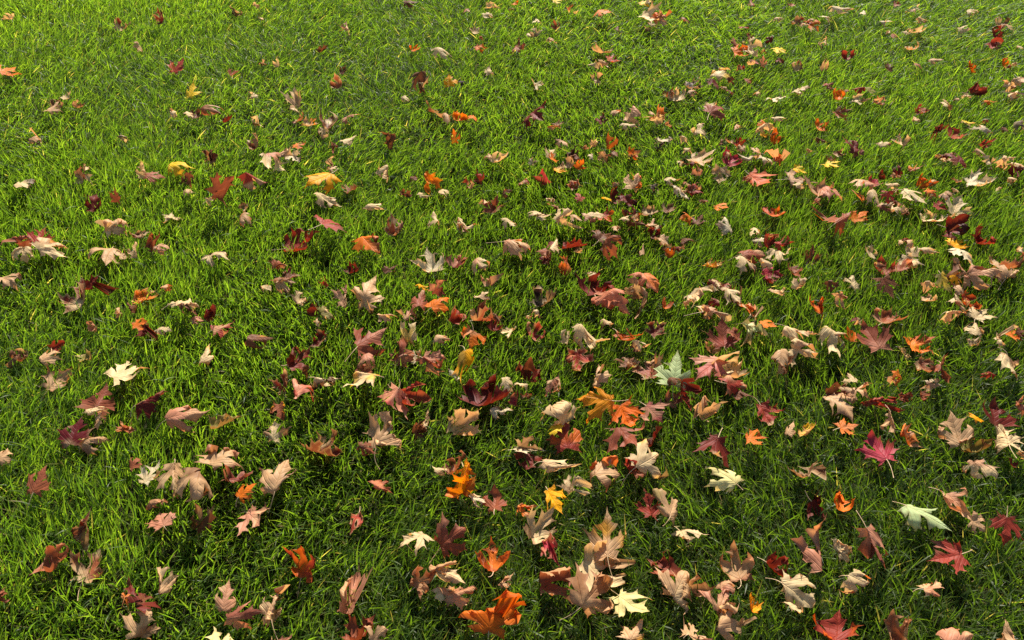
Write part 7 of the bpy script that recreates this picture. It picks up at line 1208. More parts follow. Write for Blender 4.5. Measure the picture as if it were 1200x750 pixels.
    ("cr", "cr", "T", 0.353, 1.851, 0.0691, 0.45, 0.25, 3.08, 0.0409, 8, 8582, -0.448, -0.024, -0.927, 0.035, -0.157),
    ("rd", "cr", "S", -0.116, 3.07, 0.0597, 0.08, -0.3, 6.2, 0.0426, 15, 4605, -1.1, -1.197, 0.0, 0.06, -0.826),
    ("rd", "cr", "T", 1.228, 2.615, 0.0704, 0.05, -0.1, 1.59, 0.0473, 2, 8624, 0.179, -0.429, -0.635, 0.029, -0.399),
    ("rd", "tn", "K", 1.417, 1.711, 0.0528, -0.47, -0.15, 5.71, 0.0432, 9, 1995, -1.636, -0.868, -0.351, 0.063, 1.286),
    ("rd", "br", "R", 0.336, 1.895, 0.0597, -0.14, -0.23, 3.51, 0.0353, 16, 6856, -2.974, 0.194, 0.0, 0.023, 0.378),
    ("tn", "tn", "C", 1.284, 1.895, 0.0268, 0.05, -0.07, 3.2, 0.0344, 3, 5566, 0.917, 1.21, 0.0, 0.045, 0.237),
    ("tn", "ru", "K", 0.584, 0.36, 0.0599, 0.36, 0.02, 2.84, 0.0482, 10, 7111, -1.542, 0.973, 0.119, 0.068, 1.004),
    ("or", "cr", "S", -1.506, 1.033, 0.0527, 0.23, -0.09, 4.56, 0.0515, 17, 1934, -0.671, -0.72, 0.0, 0.066, -0.337),
    ("rd", "ru", "C", 1.269, 0.752, 0.0278, 0.02, 0.01, 4.64, 0.0532, 4, 5161, 1.851, 0.365, 0.0, 0.04, 1.122),
    ("br", "ru", "R", -1.685, 1.337, 0.0452, -0.08, 0.29, 0.59, 0.0445, 11, 6354, 2.7, 0.145, 0.0, 0.017, -0.33),
    ("or", "tn", "T", 1.562, 0.938, 0.047, 0.32, 0.3, 0.52, 0.0525, 18, 4017, -0.02, -0.442, -0.574, 0.023, 0.225),
    ("mv", "ru", "K", -0.263, 0.321, 0.0547, 0.13, -0.12, 2.4, 0.0475, 5, 9676, -0.447, 0.335, -0.137, 0.08, -1.394),
    ("cr", "cr", "R", 1.819, 0.995, 0.0653, 0.11, 0.15, 5.32, 0.0546, 12, 4571, -2.844, 0.299, 0.0, 0.022, 0.535),
    ("cr", "cr", "K", -1.949, 1.258, 0.0595, 0.36, 0.57, 6.28, 0.0408, 19, 2335, 0.213, -1.125, 0.054, 0.069, -1.933),
    ("rd", "ru", "C", 1.317, 0.558, 0.0469, 0.14, 0.52, 3.23, 0.0411, 6, 9231, 1.906, 0.32, 0.0, 0.048, 1.408),
    ("tn", "ru", "R", -1.273, 0.759, 0.0605, 0.05, -0.21, 2.13, 0.0532, 13, 8473, -2.21, 0.05, 0.0, 0.02, 0.474),
    ("tn", "ru", "K", 0.603, 0.465, 0.068, 0.06, -0.11, 2.92, 0.0482, 0, 2584, 0.563, -1.296, 0.247, 0.058, 0.46),
    ("tn", "tn", "S", -1.727, 1.4, 0.0656, 0.42, 0.07, 0.86, 0.0731, 7, 24, -1.48, -0.717, 0.0, 0.048, -2.106),
    ("mv", "tn", "K", 3.17, 3.997, 0.0541, 0.23, -0.27, 2.8, 0.0431, 14, 9905, 1.031, 0.052, 0.136, 0.084, 1.128),
    ("br", "ru", "K", -1.612, 0.835, 0.0448, 0.29, 0.28, 1.58, 0.0521, 1, 5468, 1.053, -1.113, 0.131, 0.076, -0.873),
    ("mr", "cr", "K", 2.117, 1.47, 0.0817, -0.09, 0.04, 3.07, 0.07, 8, 6436, -1.652, -0.932, -0.109, 0.057, 1.478),
    ("pk", "br", "T", -0.709, 0.455, 0.0398, 0.15, -0.22, 3.3, 0.0435, 15, 2006, -0.379, 0.356, -0.562, 0.025, 0.838),
    ("cr", "ru", "K", 2.737, 2.371, 0.0579, 0.21, -0.34, 6.18, 0.0421, 2, 7241, -0.337, -0.546, -0.167, 0.052, -1.415),
    ("or", "br", "C", -1.565, 0.592, 0.0288, 0.04, -0.12, 5.38, 0.061, 9, 8234, 1.957, 0.343, 0.0, 0.038, 1.373),
    ("mv", "ru", "S", 1.68, 1.021, 0.0618, 0.07, -0.24, 3.09, 0.0462, 16, 5522, -1.09, -0.484, 0.0, 0.061, -0.689),
    ("rd", "tn", "F", -1.57, 1.758, 0.0474, 0.09, -0.11, 3.03, 0.0579, 3, 852, 0.229, 0.475, 0.0, 0.018, 0.191),
    ("tn", "ru", "F", 0.193, 0.388, 0.0508, -0.18, 0.15, 3.84, 0.0422, 10, 380, 0.432, 0.103, 0.0, 0.021, 0.761),
    ("tn", "tn", "F", -1.639, 0.946, 0.0643, -0.04, -0.16, 6.28, 0.0439, 17, 9833, 0.159, -0.326, 0.0, 0.018, 0.38),
    ("ru", "tn", "K", 4.068, 3.69, 0.0616, 0.37, 0.2, 3.24, 0.0368, 4, 7227, 0.899, -1.469, -0.316, 0.072, -1.317),
    ("pk", "cr", "C", -1.688, 1.659, 0.056, -0.1, 0.19, 3.29, 0.0457, 11, 7622, 0.536, 0.952, 0.0, 0.053, 0.102),
    ("ru", "cr", "F", 1.113, 0.836, 0.0704, 0.1, 0.0, 2.13, 0.044, 18, 5828, 0.521, -0.333, 0.0, 0.025, -0.032),
    ("tn", "cr", "C", -0.283, 0.534, 0.0574, -0.26, 0.14, 5.88, 0.0466, 5, 5787, 1.306, 1.362, 0.0, 0.032, 1.987),
    ("cr", "br", "K", 1.587, 1.272, 0.061, 0.34, 0.08, 1.48, 0.0417, 12, 2064, -1.596, 0.951, 0.424, 0.05, 1.061),
    ("pk", "ru", "S", -2.671, 2.86, 0.0489, 0.07, 0.27, 0.06, 0.0399, 19, 6267, -1.588, -0.487, 0.0, 0.056, -1.833),
    ("tn", "ru", "T", 1.914, 1.968, 0.0339, 0.14, -0.1, 6.18, 0.0648, 6, 2099, -0.109, -0.323, 0.605, 0.016, 0.979),
    ("cr", "br", "K", -1.77, 1.045, 0.0778, 0.44, 0.02, 4.59, 0.0653, 13, 4812, -1.478, -1.126, 0.289, 0.072, 0.502),
    ("or", "br", "C", -0.653, 0.546, 0.0577, 0.08, 0.01, 6.09, 0.0467, 0, 764, 0.783, 1.06, 0.0, 0.049, 0.603),
    ("rd", "cr", "T", -3.315, 3.148, 0.0828, 0.42, -0.03, 3.26, 0.042, 7, 7930, 0.23, -0.466, -0.919, 0.018, 0.423),
    ("cr", "br", "F", 1.181, 0.8, 0.0757, -0.09, -0.03, 2.61, 0.0451, 14, 2797, -0.435, 0.194, 0.0, 0.025, -0.432),
    ("ru", "cr", "K", -1.571, 0.921, 0.052, 0.22, 0.03, 6.15, 0.0577, 1, 9747, -0.418, 0.802, -0.299, 0.082, 0.735),
    ("tn", "ru", "K", 1.507, 1.406, 0.0621, 0.04, -0.33, 1.81, 0.0731, 8, 1786, -0.433, -1.498, -0.006, 0.053, -0.431),
    ("cr", "cr", "C", -0.258, 0.555, 0.0495, 0.64, 0.47, 0.62, 0.0448, 15, 2116, 0.848, 0.825, 0.0, 0.052, 1.042),
    ("mv", "ru", "C", 1.156, 0.795, 0.0285, 0.06, -0.31, 6.03, 0.0482, 2, 7727, 1.348, 1.007, 0.0, 0.048, 0.61),
    ("pk", "cr", "K", -2.593, 2.102, 0.0584, -0.08, -0.13, 0.08, 0.0456, 9, 3764, -1.175, 0.136, 0.413, 0.064, -0.778),
    ("mr", "cr", "F", 1.632, 1.145, 0.0544, 0.11, 0.08, 4.78, 0.0401, 16, 9628, -0.139, 0.018, 0.0, 0.018, 0.632),
    ("cr", "cr", "S", -1.65, 1.318, 0.0765, 0.1, -0.18, 4.65, 0.047, 3, 1173, -0.425, -0.923, 0.0, 0.042, -0.269),
    ("tn", "ru", "C", 0.852, 0.53, 0.0336, 0.16, -0.24, 3.83, 0.0411, 10, 2847, 0.871, 1.04, 0.0, 0.046, 0.911),
    ("cr", "br", "R", -1.559, 1.59, 0.0507, 0.23, -0.24, 5.6, 0.0528, 17, 4471, -2.259, 0.258, 0.0, 0.03, -0.042),
    ("pk", "ru", "K", 3.839, 3.495, 0.0492, -0.37, -0.43, 5.83, 0.0426, 4, 8399, -0.363, -0.315, 0.193, 0.056, 0.679),
    ("or", "tn", "R", -2.834, 2.243, 0.0603, -0.08, 0.12, 6.27, 0.0412, 11, 5339, -2.63, -0.263, 0.0, 0.031, -0.311),
    ("tn", "cr", "R", 1.265, 1.308, 0.0475, 0.22, 0.18, 0.26, 0.0544, 18, 9326, 1.875, 0.307, 0.0, 0.033, -0.21),
    ("mv", "ru", "S", -0.34, 0.313, 0.065, 0.15, 0.03, 0.33, 0.059, 5, 4622, -1.236, -0.28, 0.0, 0.042, -1.474),
    ("cr", "tn", "S", 1.3, 1.182, 0.0529, 0.3, 0.05, 5.65, 0.0453, 12, 4864, -1.648, -0.248, 0.0, 0.054, -0.767),
    ("or", "cr", "T", -3.066, 3.235, 0.0615, 0.3, 0.1, 3.01, 0.0421, 19, 4563, 0.08, -0.319, -0.71, 0.029, -0.146),
    ("tn", "br", "R", 3.793, 4.033, 0.0636, 0.13, -0.02, 3.09, 0.0466, 6, 8814, -2.168, -0.298, 0.0, 0.019, 0.119),
    ("tn", "ru", "C", -2.057, 1.673, 0.033, 0.17, 0.38, 5.53, 0.0609, 13, 9718, 1.599, 0.52, 0.0, 0.03, 1.061),
    ("br", "br", "S", -0.14, 0.355, 0.0617, 0.17, 0.1, 3.04, 0.0474, 0, 7079, -0.483, -0.339, 0.0, 0.055, -0.59),
    ("mr", "tn", "K", -1.345, 0.55, 0.0849, 0.14, -0.0, 2.6, 0.0657, 7, 4763, -0.498, -1.424, 0.268, 0.058, -1.262),
    ("tn", "cr", "R", 1.084, 0.77, 0.0712, 0.15, 0.29, 2.16, 0.0615, 14, 4425, -2.183, -0.062, 0.0, 0.028, -0.534),
    ("tn", "ru", "K", -2.317, 2.283, 0.0287, -0.07, -0.1, 5.53, 0.0514, 1, 3742, 0.33, 0.104, 0.121, 0.081, 1.046),
    ("ru", "br", "K", 1.217, 0.668, 0.0468, -0.11, 0.06, 2.65, 0.0461, 8, 957, -0.155, -0.288, 0.387, 0.071, -1.298),
    ("tn", "br", "K", 0.339, 0.536, 0.0611, 0.05, -0.08, 0.85, 0.0615, 15, 2516, -1.232, 0.695, 0.207, 0.064, 1.369),
    ("cr", "ru", "C", 2.538, 3.419, 0.0453, 0.14, -0.08, 3.11, 0.0409, 2, 6252, 1.1, 1.358, 0.0, 0.045, 1.848),
    ("rd", "tn", "S", -1.225, 0.504, 0.1015, 0.07, 0.33, 5.42, 0.09, 9, 3222, -0.565, -1.253, 0.0, 0.049, -0.301),
    ("cr", "br", "F", 1.247, 0.9, 0.0567, 0.09, 0.14, 3.76, 0.0405, 16, 5949, 0.142, 0.268, 0.0, 0.02, 0.563),
    ("mv", "ru", "F", -2.18, 1.758, 0.0503, 0.14, -0.04, 3.59, 0.0409, 3, 2148, -0.371, -0.351, 0.0, 0.026, -0.453),
    ("tn", "br", "K", -0.694, 0.449, 0.0616, 0.07, 0.26, 4.42, 0.065, 10, 7949, -0.474, 0.523, 0.041, 0.063, -0.662),
    ("tn", "cr", "T", -0.977, 0.662, 0.0405, -0.21, -0.02, 0.7, 0.0412, 17, 4268, -0.069, -0.208, -0.46, 0.034, 0.851),
    ("mv", "tn", "K", 1.394, 0.889, 0.0475, 0.33, 0.17, 3.57, 0.051, 4, 1572, -1.599, 0.427, 0.159, 0.074, 0.512),
    ("rd", "ru", "R", -2.202, 2.331, 0.0436, 0.09, -0.15, 0.84, 0.0673, 11, 6277, 1.943, 0.044, 0.0, 0.019, 0.475),
    ("tn", "ru", "S", 1.163, 0.502, 0.0565, 0.23, -0.03, 1.09, 0.0469, 18, 3200, -1.594, -0.751, 0.0, 0.069, -0.564),
    ("or", "br", "K", -0.007, 0.372, 0.0506, 0.05, -0.59, 0.95, 0.0416, 5, 5506, 1.265, 0.969, -0.121, 0.058, 0.013),
    ("tn", "tn", "F", 2.171, 3.143, 0.0766, -0.14, 0.15, 3.04, 0.0355, 12, 3301, -0.225, -0.052, 0.0, 0.021, -0.339),
    ("pk", "cr", "T", -1.719, 1.505, 0.0464, 0.6, -0.01, 2.83, 0.0516, 19, 3427, -0.536, -0.231, 0.831, 0.023, -0.722),
    ("or", "tn", "S", 1.68, 1.145, 0.0565, 0.14, -0.24, 6.21, 0.0416, 6, 6466, -0.454, -1.002, 0.0, 0.049, -0.234),
    ("or", "br", "R", -1.516, 1.085, 0.0706, -0.22, 0.15, 4.19, 0.0664, 13, 5466, -1.768, 0.377, 0.0, 0.022, 0.141),
    ("br", "tn", "S", 0.344, 0.439, 0.0581, -0.14, 0.1, 6.02, 0.0411, 0, 7747, -0.934, -0.464, 0.0, 0.06, -1.665),
    ("cr", "br", "K", -3.208, 3.128, 0.061, 0.61, -0.49, 5.92, 0.0432, 7, 6859, -0.807, -1.148, 0.093, 0.064, -1.207),
    ("or", "tn", "F", 1.13, 0.525, 0.0725, 0.14, -0.05, 3.41, 0.0612, 14, 8762, -0.19, 0.033, 0.0, 0.027, -0.155),
    ("tn", "tn", "C", -1.583, 1.829, 0.0363, -0.06, -0.06, 4.72, 0.0667, 1, 1761, 0.991, 0.762, 0.0, 0.047, 0.353),
    ("rd", "ru", "K", 1.995, 1.289, 0.0576, 0.25, -0.02, 3.15, 0.0455, 8, 3781, -1.327, -1.196, 0.359, 0.055, -1.798),
    ("tn", "cr", "C", 0.518, 0.318, 0.0499, 0.23, -0.16, 3.24, 0.091, 15, 6322, 0.773, 0.569, 0.0, 0.041, 0.326),
    ("tn", "ru", "K", 1.75, 1.277, 0.0968, -0.0, 0.28, 1.9, 0.0876, 2, 2973, -1.189, 0.027, 0.341, 0.063, -1.521),
    ("mv", "ru", "S", -1.556, 1.467, 0.0569, 0.31, -0.28, 0.24, 0.0481, 9, 6703, -0.527, -0.479, 0.0, 0.052, -2.186),
    ("tn", "br", "K", 2.12, 1.448, 0.0419, 0.22, -0.18, 3.95, 0.0647, 16, 2349, 1.062, 0.23, 0.241, 0.054, 0.236),
    ("or", "cr", "K", -1.444, 1.612, 0.0474, 0.21, -0.2, 6.04, 0.0442, 3, 7111, 0.185, -0.171, -0.416, 0.053, -1.699),
    ("or", "ru", "S", 0.645, 0.339, 0.0841, 0.05, -0.37, 4.46, 0.0958, 10, 6412, -1.371, -0.254, 0.0, 0.058, -0.979),
    ("tn", "cr", "C", -1.514, 0.627, 0.0364, 0.16, 0.41, 3.71, 0.0423, 17, 7216, 1.62, 1.04, 0.0, 0.047, 1.721),
    ("ru", "ru", "S", 1.243, 0.611, 0.0571, 0.0, 0.02, 5.86, 0.0422, 4, 433, -1.523, -0.979, 0.0, 0.068, -1.772),
    ("cr", "br", "T", -1.451, 1.028, 0.0266, 0.52, 0.05, 3.27, 0.0474, 11, 1175, 0.263, 0.505, 0.698, 0.02, 0.47),
    ("mr", "cr", "R", 1.713, 0.938, 0.0787, 0.05, 0.01, 5.46, 0.077, 18, 705, -2.117, -0.653, 0.0, 0.018, 0.503),
    ("cr", "cr", "R", -0.427, 0.409, 0.0656, 0.09, -0.01, 4.57, 0.0429, 5, 9519, -2.551, 0.495, 0.0, 0.028, -0.104),
    ("tn", "ru", "F", 1.363, 1.226, 0.0618, 0.04, 0.03, 5.34, 0.0404, 12, 768, -0.272, 0.398, 0.0, 0.028, 0.058),
    ("pk", "cr", "R", -2.363, 2.301, 0.0716, 0.27, 0.03, 1.32, 0.0741, 19, 5889, -2.803, -0.41, 0.0, 0.02, 0.472),
    ("tn", "br", "T", 2.196, 2.444, 0.0726, -0.12, -0.23, 0.01, 0.0555, 6, 4736, 0.134, -0.58, -0.769, 0.029, -0.072),
    ("mv", "tn", "F", -1.943, 2.083, 0.0652, 0.2, -0.22, 3.12, 0.0366, 13, 8490, -0.372, -0.336, 0.0, 0.027, -0.175),
    ("mr", "cr", "T", -0.266, 0.497, 0.047, 0.1, -0.42, 5.72, 0.0481, 0, 1380, -0.547, 0.354, 1.019, 0.031, -1.071),
    ("ru", "ru", "F", -3.051, 2.354, 0.047, 0.01, 0.11, 6.09, 0.0395, 7, 2365, -0.19, -0.218, 0.0, 0.026, 0.499),
    ("tn", "cr", "S", 1.205, 1.058, 0.0551, 0.2, 0.06, 1.0, 0.059, 14, 3172, -1.324, -1.009, 0.0, 0.067, -1.297),
    ("tn", "br", "R", -1.468, 1.552, 0.0834, 0.11, 0.28, 0.33, 0.0863, 1, 7924, -1.968, 0.175, 0.0, 0.027, -0.517),
    ("cr", "tn", "K", 1.021, 0.781, 0.04, 0.08, 0.22, 3.72, 0.0652, 8, 3190, 0.568, 0.441, 0.27, 0.052, -0.167),
    ("tn", "br", "F", 0.358, 0.396, 0.0513, -0.02, -0.1, 2.74, 0.0518, 15, 1189, 0.299, 0.131, 0.0, 0.021, -0.467),
    ("rd", "ru", "C", 2.107, 2.285, 0.0207, 0.09, -0.15, 5.97, 0.0607, 2, 2036, 0.838, 1.39, 0.0, 0.046, 0.836),
    ("tn", "ru", "C", -2.541, 2.919, 0.0405, 0.24, -0.38, 0.19, 0.0436, 9, 697, 1.147, 0.984, 0.0, 0.046, 1.765),
    ("ru", "cr", "F", 1.393, 1.332, 0.0731, -0.09, 0.0, 4.16, 0.0485, 16, 7924, -0.486, -0.071, 0.0, 0.024, -0.454),
    ("tn", "cr", "K", -0.972, 0.694, 0.0642, -0.08, -0.08, 0.52, 0.0422, 3, 4775, -0.972, 1.03, -0.413, 0.071, -1.673),
    ("tn", "tn", "C", 0.399, 0.382, 0.0446, 0.28, 0.15, 3.74, 0.0838, 10, 1594, 1.545, 0.619, 0.0, 0.048, 0.502),
    ("cr", "cr", "T", -2.497, 1.678, 0.0658, 0.6, 0.11, 2.64, 0.0448, 17, 31, -0.42, 0.03, -0.462, 0.027, 0.16),
    ("cr", "br", "T", 2.831, 2.496, 0.0456, 0.57, 0.04, 0.55, 0.0347, 4, 3908, -0.031, 0.53, 0.6, 0.032, 0.173),
    ("mr", "tn", "K", -1.698, 0.756, 0.0527, -0.46, -0.28, 3.54, 0.0458, 11, 5191, -1.785, 0.927, 0.261, 0.083, -0.032),
    ("cr", "br", "K", 1.426, 0.545, 0.0638, 0.08, -0.16, 0.1, 0.0464, 18, 2673, -0.531, 1.138, -0.146, 0.069, -0.954),
    ("tn", "br", "F", -0.33, 0.468, 0.069, -0.18, 0.24, 0.27, 0.0629, 5, 5557, -0.45, -0.17, 0.0, 0.026, 0.185),
    ("mr", "cr", "C", 1.567, 0.658, 0.0541, 0.35, -0.02, 0.99, 0.0496, 12, 6149, 0.904, 0.224, 0.0, 0.036, 0.993),
    ("ru", "br", "T", -1.553, 0.938, 0.0533, 0.01, -0.13, 0.66, 0.0423, 19, 873, 0.356, 0.496, -0.467, 0.029, -0.166),
    ("or", "br", "S", 1.683, 0.817, 0.068, -0.08, 0.08, 4.41, 0.0703, 6, 5736, -1.176, -0.423, 0.0, 0.041, -1.507),
    ("cr", "cr", "K", -1.572, 0.874, 0.0547, -0.23, 0.27, 3.16, 0.0546, 13, 9985, -1.218, -0.752, 0.42, 0.057, -0.994),
    ("tn", "cr", "K", 0.138, 0.335, 0.0441, 0.2, 0.46, 2.47, 0.0552, 0, 7561, 1.177, -0.081, 0.067, 0.053, 0.219),
    ("or", "br", "R", -1.101, 0.751, 0.0609, 0.24, -0.08, 5.68, 0.0496, 7, 6380, -3.187, -0.274, 0.0, 0.023, -0.194),
    ("or", "cr", "S", 1.368, 0.602, 0.0521, -0.03, -0.19, 0.65, 0.0425, 14, 636, -0.457, -1.298, 0.0, 0.043, -0.286),
    ("tn", "br", "K", -2.19, 1.886, 0.0683, -0.07, 0.07, 2.78, 0.0439, 1, 2651, -1.472, 0.776, 0.365, 0.061, 0.984),
    ("mr", "tn", "T", 1.809, 1.026, 0.0687, 0.14, 0.44, 2.87, 0.0461, 8, 6322, -0.282, -0.366, -0.742, 0.024, -0.4),
    ("cr", "br", "T", 0.139, 0.417, 0.0571, -0.37, -0.37, 3.07, 0.0411, 15, 7422, 0.192, -0.033, -0.719, 0.031, -0.196),
    ("pk", "tn", "K", 2.513, 2.025, 0.0516, 0.17, -0.34, 5.67, 0.0448, 2, 7188, -1.65, 1.158, -0.073, 0.079, 1.008),
    ("tn", "ru", "K", -1.115, 0.536, 0.0554, 0.04, 0.01, 2.62, 0.0679, 9, 5469, -1.69, -1.422, -0.23, 0.084, 0.615),
    ("cr", "br", "K", 2.438, 3.016, 0.0743, 0.4, -0.02, 4.98, 0.0447, 16, 4491, -1.087, -1.077, -0.393, 0.057, -1.273),
    ("mr", "ru", "C", -1.627, 1.085, 0.0198, 0.11, -0.01, 1.43, 0.0692, 3, 9129, 1.89, 1.273, 0.0, 0.045, 0.01),
    ("cr", "cr", "S", -0.466, 0.404, 0.0558, 0.09, -0.06, 5.32, 0.0538, 10, 8099, -0.434, -1.165, 0.0, 0.042, -1.883),
    ("pk", "cr", "R", -3.689, 3.285, 0.074, 0.26, 0.29, 3.44, 0.0546, 17, 4020, -2.017, -0.282, 0.0, 0.029, 0.069),
    ("tn", "tn", "F", 3.288, 3.131, 0.0636, -0.11, 0.05, 3.45, 0.035, 4, 5972, -0.486, -0.333, 0.0, 0.026, -0.026),
    ("cr", "br", "K", -2.246, 1.981, 0.0528, 0.05, 0.19, 5.4, 0.0404, 11, 3756, 1.096, -0.12, -0.404, 0.062, 1.475),
    ("cr", "br", "R", 2.195, 2.839, 0.0769, -0.09, 0.05, 4.48, 0.0624, 18, 3820, -1.811, -0.661, 0.0, 0.022, 0.051),
    ("mr", "ru", "S", -0.166, 0.431, 0.0736, 0.07, -0.14, 2.88, 0.0691, 5, 4509, -1.592, -1.228, 0.0, 0.049, -0.737),
    ("rd", "br", "S", 2.207, 3.079, 0.0482, 0.08, 0.1, 5.6, 0.0457, 12, 8675, -1.165, -1.073, 0.0, 0.057, -1.49),
    ("tn", "ru", "C", -2.247, 3.283, 0.0277, 0.05, -0.09, 0.24, 0.0485, 19, 657, 1.181, 0.674, 0.0, 0.037, 1.65),
    ("rd", "br", "T", 3.589, 3.117, 0.0553, 0.21, -0.06, 3.25, 0.054, 6, 2407, -0.435, -0.13, -0.662, 0.021, 0.074),
    ("cr", "tn", "C", -1.701, 0.943, 0.0328, 0.1, 0.14, 0.58, 0.049, 13, 9290, 1.244, 0.179, 0.0, 0.031, 0.643),
]
D_NEAR, D_FAR = 32000, 23000
# ---------------------------------------------------------------- leaf colours (face, back)
TINT = dict(cr=(0.78, 0.59, 0.31), tn=(.66, .41, .21), pk=(0.6, 0.27, 0.16), sa=(0.72, 0.27, 0.14), rd=(0.36, 0.05, 0.03), mr=(.17, .022, .014),
            dm=(.12, .010, .013), br=(.19, .075, .035), ru=(0.36, 0.11, 0.05), fo=(.88, .17, .01), oy=(.90, .34, .015), co=(.82, .17, .05),
            go=(0.92, 0.42, 0.003), yl=(0.9, 0.6, 0.03), py=(0.83, 0.73, 0.3), pg=(0.54, 0.66, 0.3), ol=(.27, .23, .055), mv=(0.3, 0.085, 0.045),
            wh=(0.77, 0.64, 0.4), bk=(.03, .014, .016), cm=(0.46, 0.045, 0.07), ob=(.86, .19, .01))
TINT['lt'] = (.44, .22, .10)
TINT['or'] = (.82, .20, .015)


def leaf_tints(co, ed, a, b, pose, seed):
    """Colours of the two faces: the second colour shows in patches, along the margin of cups and on the back."""
    r = np.random.RandomState(seed + 77)
    A, B = np.array(TINT[a]), np.array(TINT[b])
    A, B = A * r.uniform(0.85, 1.12), B * r.uniform(0.85, 1.12)
    x, y = co[:, 0], co[:, 1]
    f = np.zeros(len(co))
    for k in range(4):
        t, ph, fr = r.uniform(0, 6.28), r.uniform(0, 6.28), r.uniform(2.5, 8)
        f += np.sin(fr * (x * math.cos(t) + y * math.sin(t)) + ph) / 4
    patch = np.clip((f - 0.08) / 0.3, 0, 1)
    rim = np.clip(1 - ed / 0.05, 0, 1)
    if pose == 'C':
        mf = np.clip(0.75 * patch + 0.5 * rim, 0, 0.9)
        mb = np.clip(0.15 + 0.5 * patch + 0.4 * rim, 0, 0.9)
    elif pose in 'FUA':
        mf, mb = 0.55 * patch, np.full(len(co), 0.75)
    else:
        mf, mb = 0.7 * patch, np.full(len(co), 0.8)
    brown = np.array((.16, .06, .03))
    ft = A + (B - A) * mf[:, None]
    bt = (A + (B - A) * mb[:, None]) * np.array((0.97, 0.86, 0.78))
    dry = (rim * np.clip(f * 2 + 0.3, 0, 1) * 0.55)[:, None]
    return np.clip(ft + (brown - ft) * dry, 0, 1), np.clip(bt + (brown - bt) * dry, 0, 1)


def tube(pts, rads, sides=6):
    """Vertices and quads of a tapered tube along pts."""
    v, q = [], []
    for i, p in enumerate(pts):
        t = pts[min(i + 1, len(pts) - 1)] - pts[max(i - 1, 0)]
        t = t / np.linalg.norm(t)
        u = np.cross(t, (0.3, 0.1, 1.0))
        u = u / np.linalg.norm(u)
        n = np.cross(t, u)
        for s in range(sides):
            a = 2 * math.pi * s / sides
            v.append(p + rads[i] * (u * math.cos(a) + n * math.sin(a)))
    for i in range(len(pts) - 1):
        for s in range(sides):
            q.append((i * sides + s, i * sides + (s + 1) % sides, (i + 1) * sides + (s + 1) % sides, (i + 1) * sides + s))
    return np.array(v), np.array(q)


def leaf_geometry(row, step):
    x, y, z, rx, ry, rz, size, variant, seed = row[:9]
    co, tri, ed = flat_leaf(variant, step)
    return co, tri, ed, shape_leaf(co, row[9:14], seed) * size


covers = []                                              # world points of every leaf, used to press the grass below


def set_layout(me, co, tri):
    u = me.uv_layers.new(name='leaf_layout')
    u.data.foreach_set('uv', co[tri.ravel()].astype(np.float32).ravel())


def build_leaf(label, a, b, pose, stem, *row):
    x, y, z, rx, ry, rz, size, variant, seed = row[:9]
    co, tri, ed, p = leaf_geometry(row, 0.06 if size > 0.055 else 0.08)
    me = mesh_from('maple_leaf', p, tri, leaf_m)
    set_layout(me, co, tri)
    ft, bt = leaf_tints(co, ed, a, b, pose, seed)
    point_colour(me, 'face_tint', ft)
    point_colour(me, 'back_tint', bt)
    if stem:
        o = bpy.data.objects.new('maple_leaf', None)
        o.empty_display_size = 0.03
        bl = bpy.data.objects.new('leaf_blade', me)
        bl.parent = o
        C.objects.link(bl)
    else:
        o = bpy.data.objects.new('maple_leaf', me)
    o.rotation_mode = 'ZYX'
    o.rotation_euler = (rx, ry, rz)
    o.location = (x, y, z)
    o['label'] = label
    o['category'] = 'leaf'
    o['group'] = 'fallen maple leaves on the lawn'
    C.objects.link(o)
    covers.append(p @ euler_matrix(rx, ry, rz).T + np.array((x, y, z)))
    if stem:
        r = np.random.RandomState(seed + 5)
        i = int(np.argmin(np.hypot(co[:, 0], co[:, 1])))
        j = int(np.argmin(np.hypot(co[:, 0], co[:, 1] - 0.25)))
        d = p[i] - p[j]
        d = d / np.linalg.norm(d)
        n = np.array((r.uniform(-1, 1), r.uniform(-1, 1), r.uniform(-1.8, 0.3)))
        ln = size * r.uniform(0.25, 0.5)
        pts = [p[i] - d * 0.02 * size + d * ln * t + n * ln * 0.45 * t * t for t in np.linspace(0, 1, 8)]
        v, q = tube(pts, [0.0009 - 0.0003 * t for t in np.linspace(0, 1, 7)] + [0.0010])
        s = bpy.data.objects.new('stem', mesh_from('stem', v, q, stem_m))
        s.parent = o
        C.objects.link(s)
    return o


for row in LEAVES:
    build_leaf(*row)

# the many smaller leaves and scraps: one object
acc, off_ = [[], [], [], [], []], 0
for a, b, pose, *row in LITTER:
    co, tri, ed, p = leaf_geometry(row, 0.09)
    p = p @ euler_matrix(*row[3:6]).T + np.array(row[:3])
    covers.append(p)
    ft, bt = leaf_tints(co, ed, a, b, pose, row[8])
    for k, v in enumerate((p, tri + off_, ft, bt, co)):
        acc[k].append(v)
    off_ += len(p)
lp, lt, lf, lb, lc = (np.concatenate(k) for k in acc)
me = mesh_from('leaf_litter', lp, lt, leaf_m)
set_layout(me, lc, lt)
point_colour(me, 'face_tint', lf)
point_colour(me, 'back_tint', lb)
litter = bpy.data.objects.new('leaf_litter', me)
litter['kind'] = 'stuff'
litter['label'] = 'small torn maple leaves and leaf scraps scattered between the larger ones'
C.objects.link(litter)

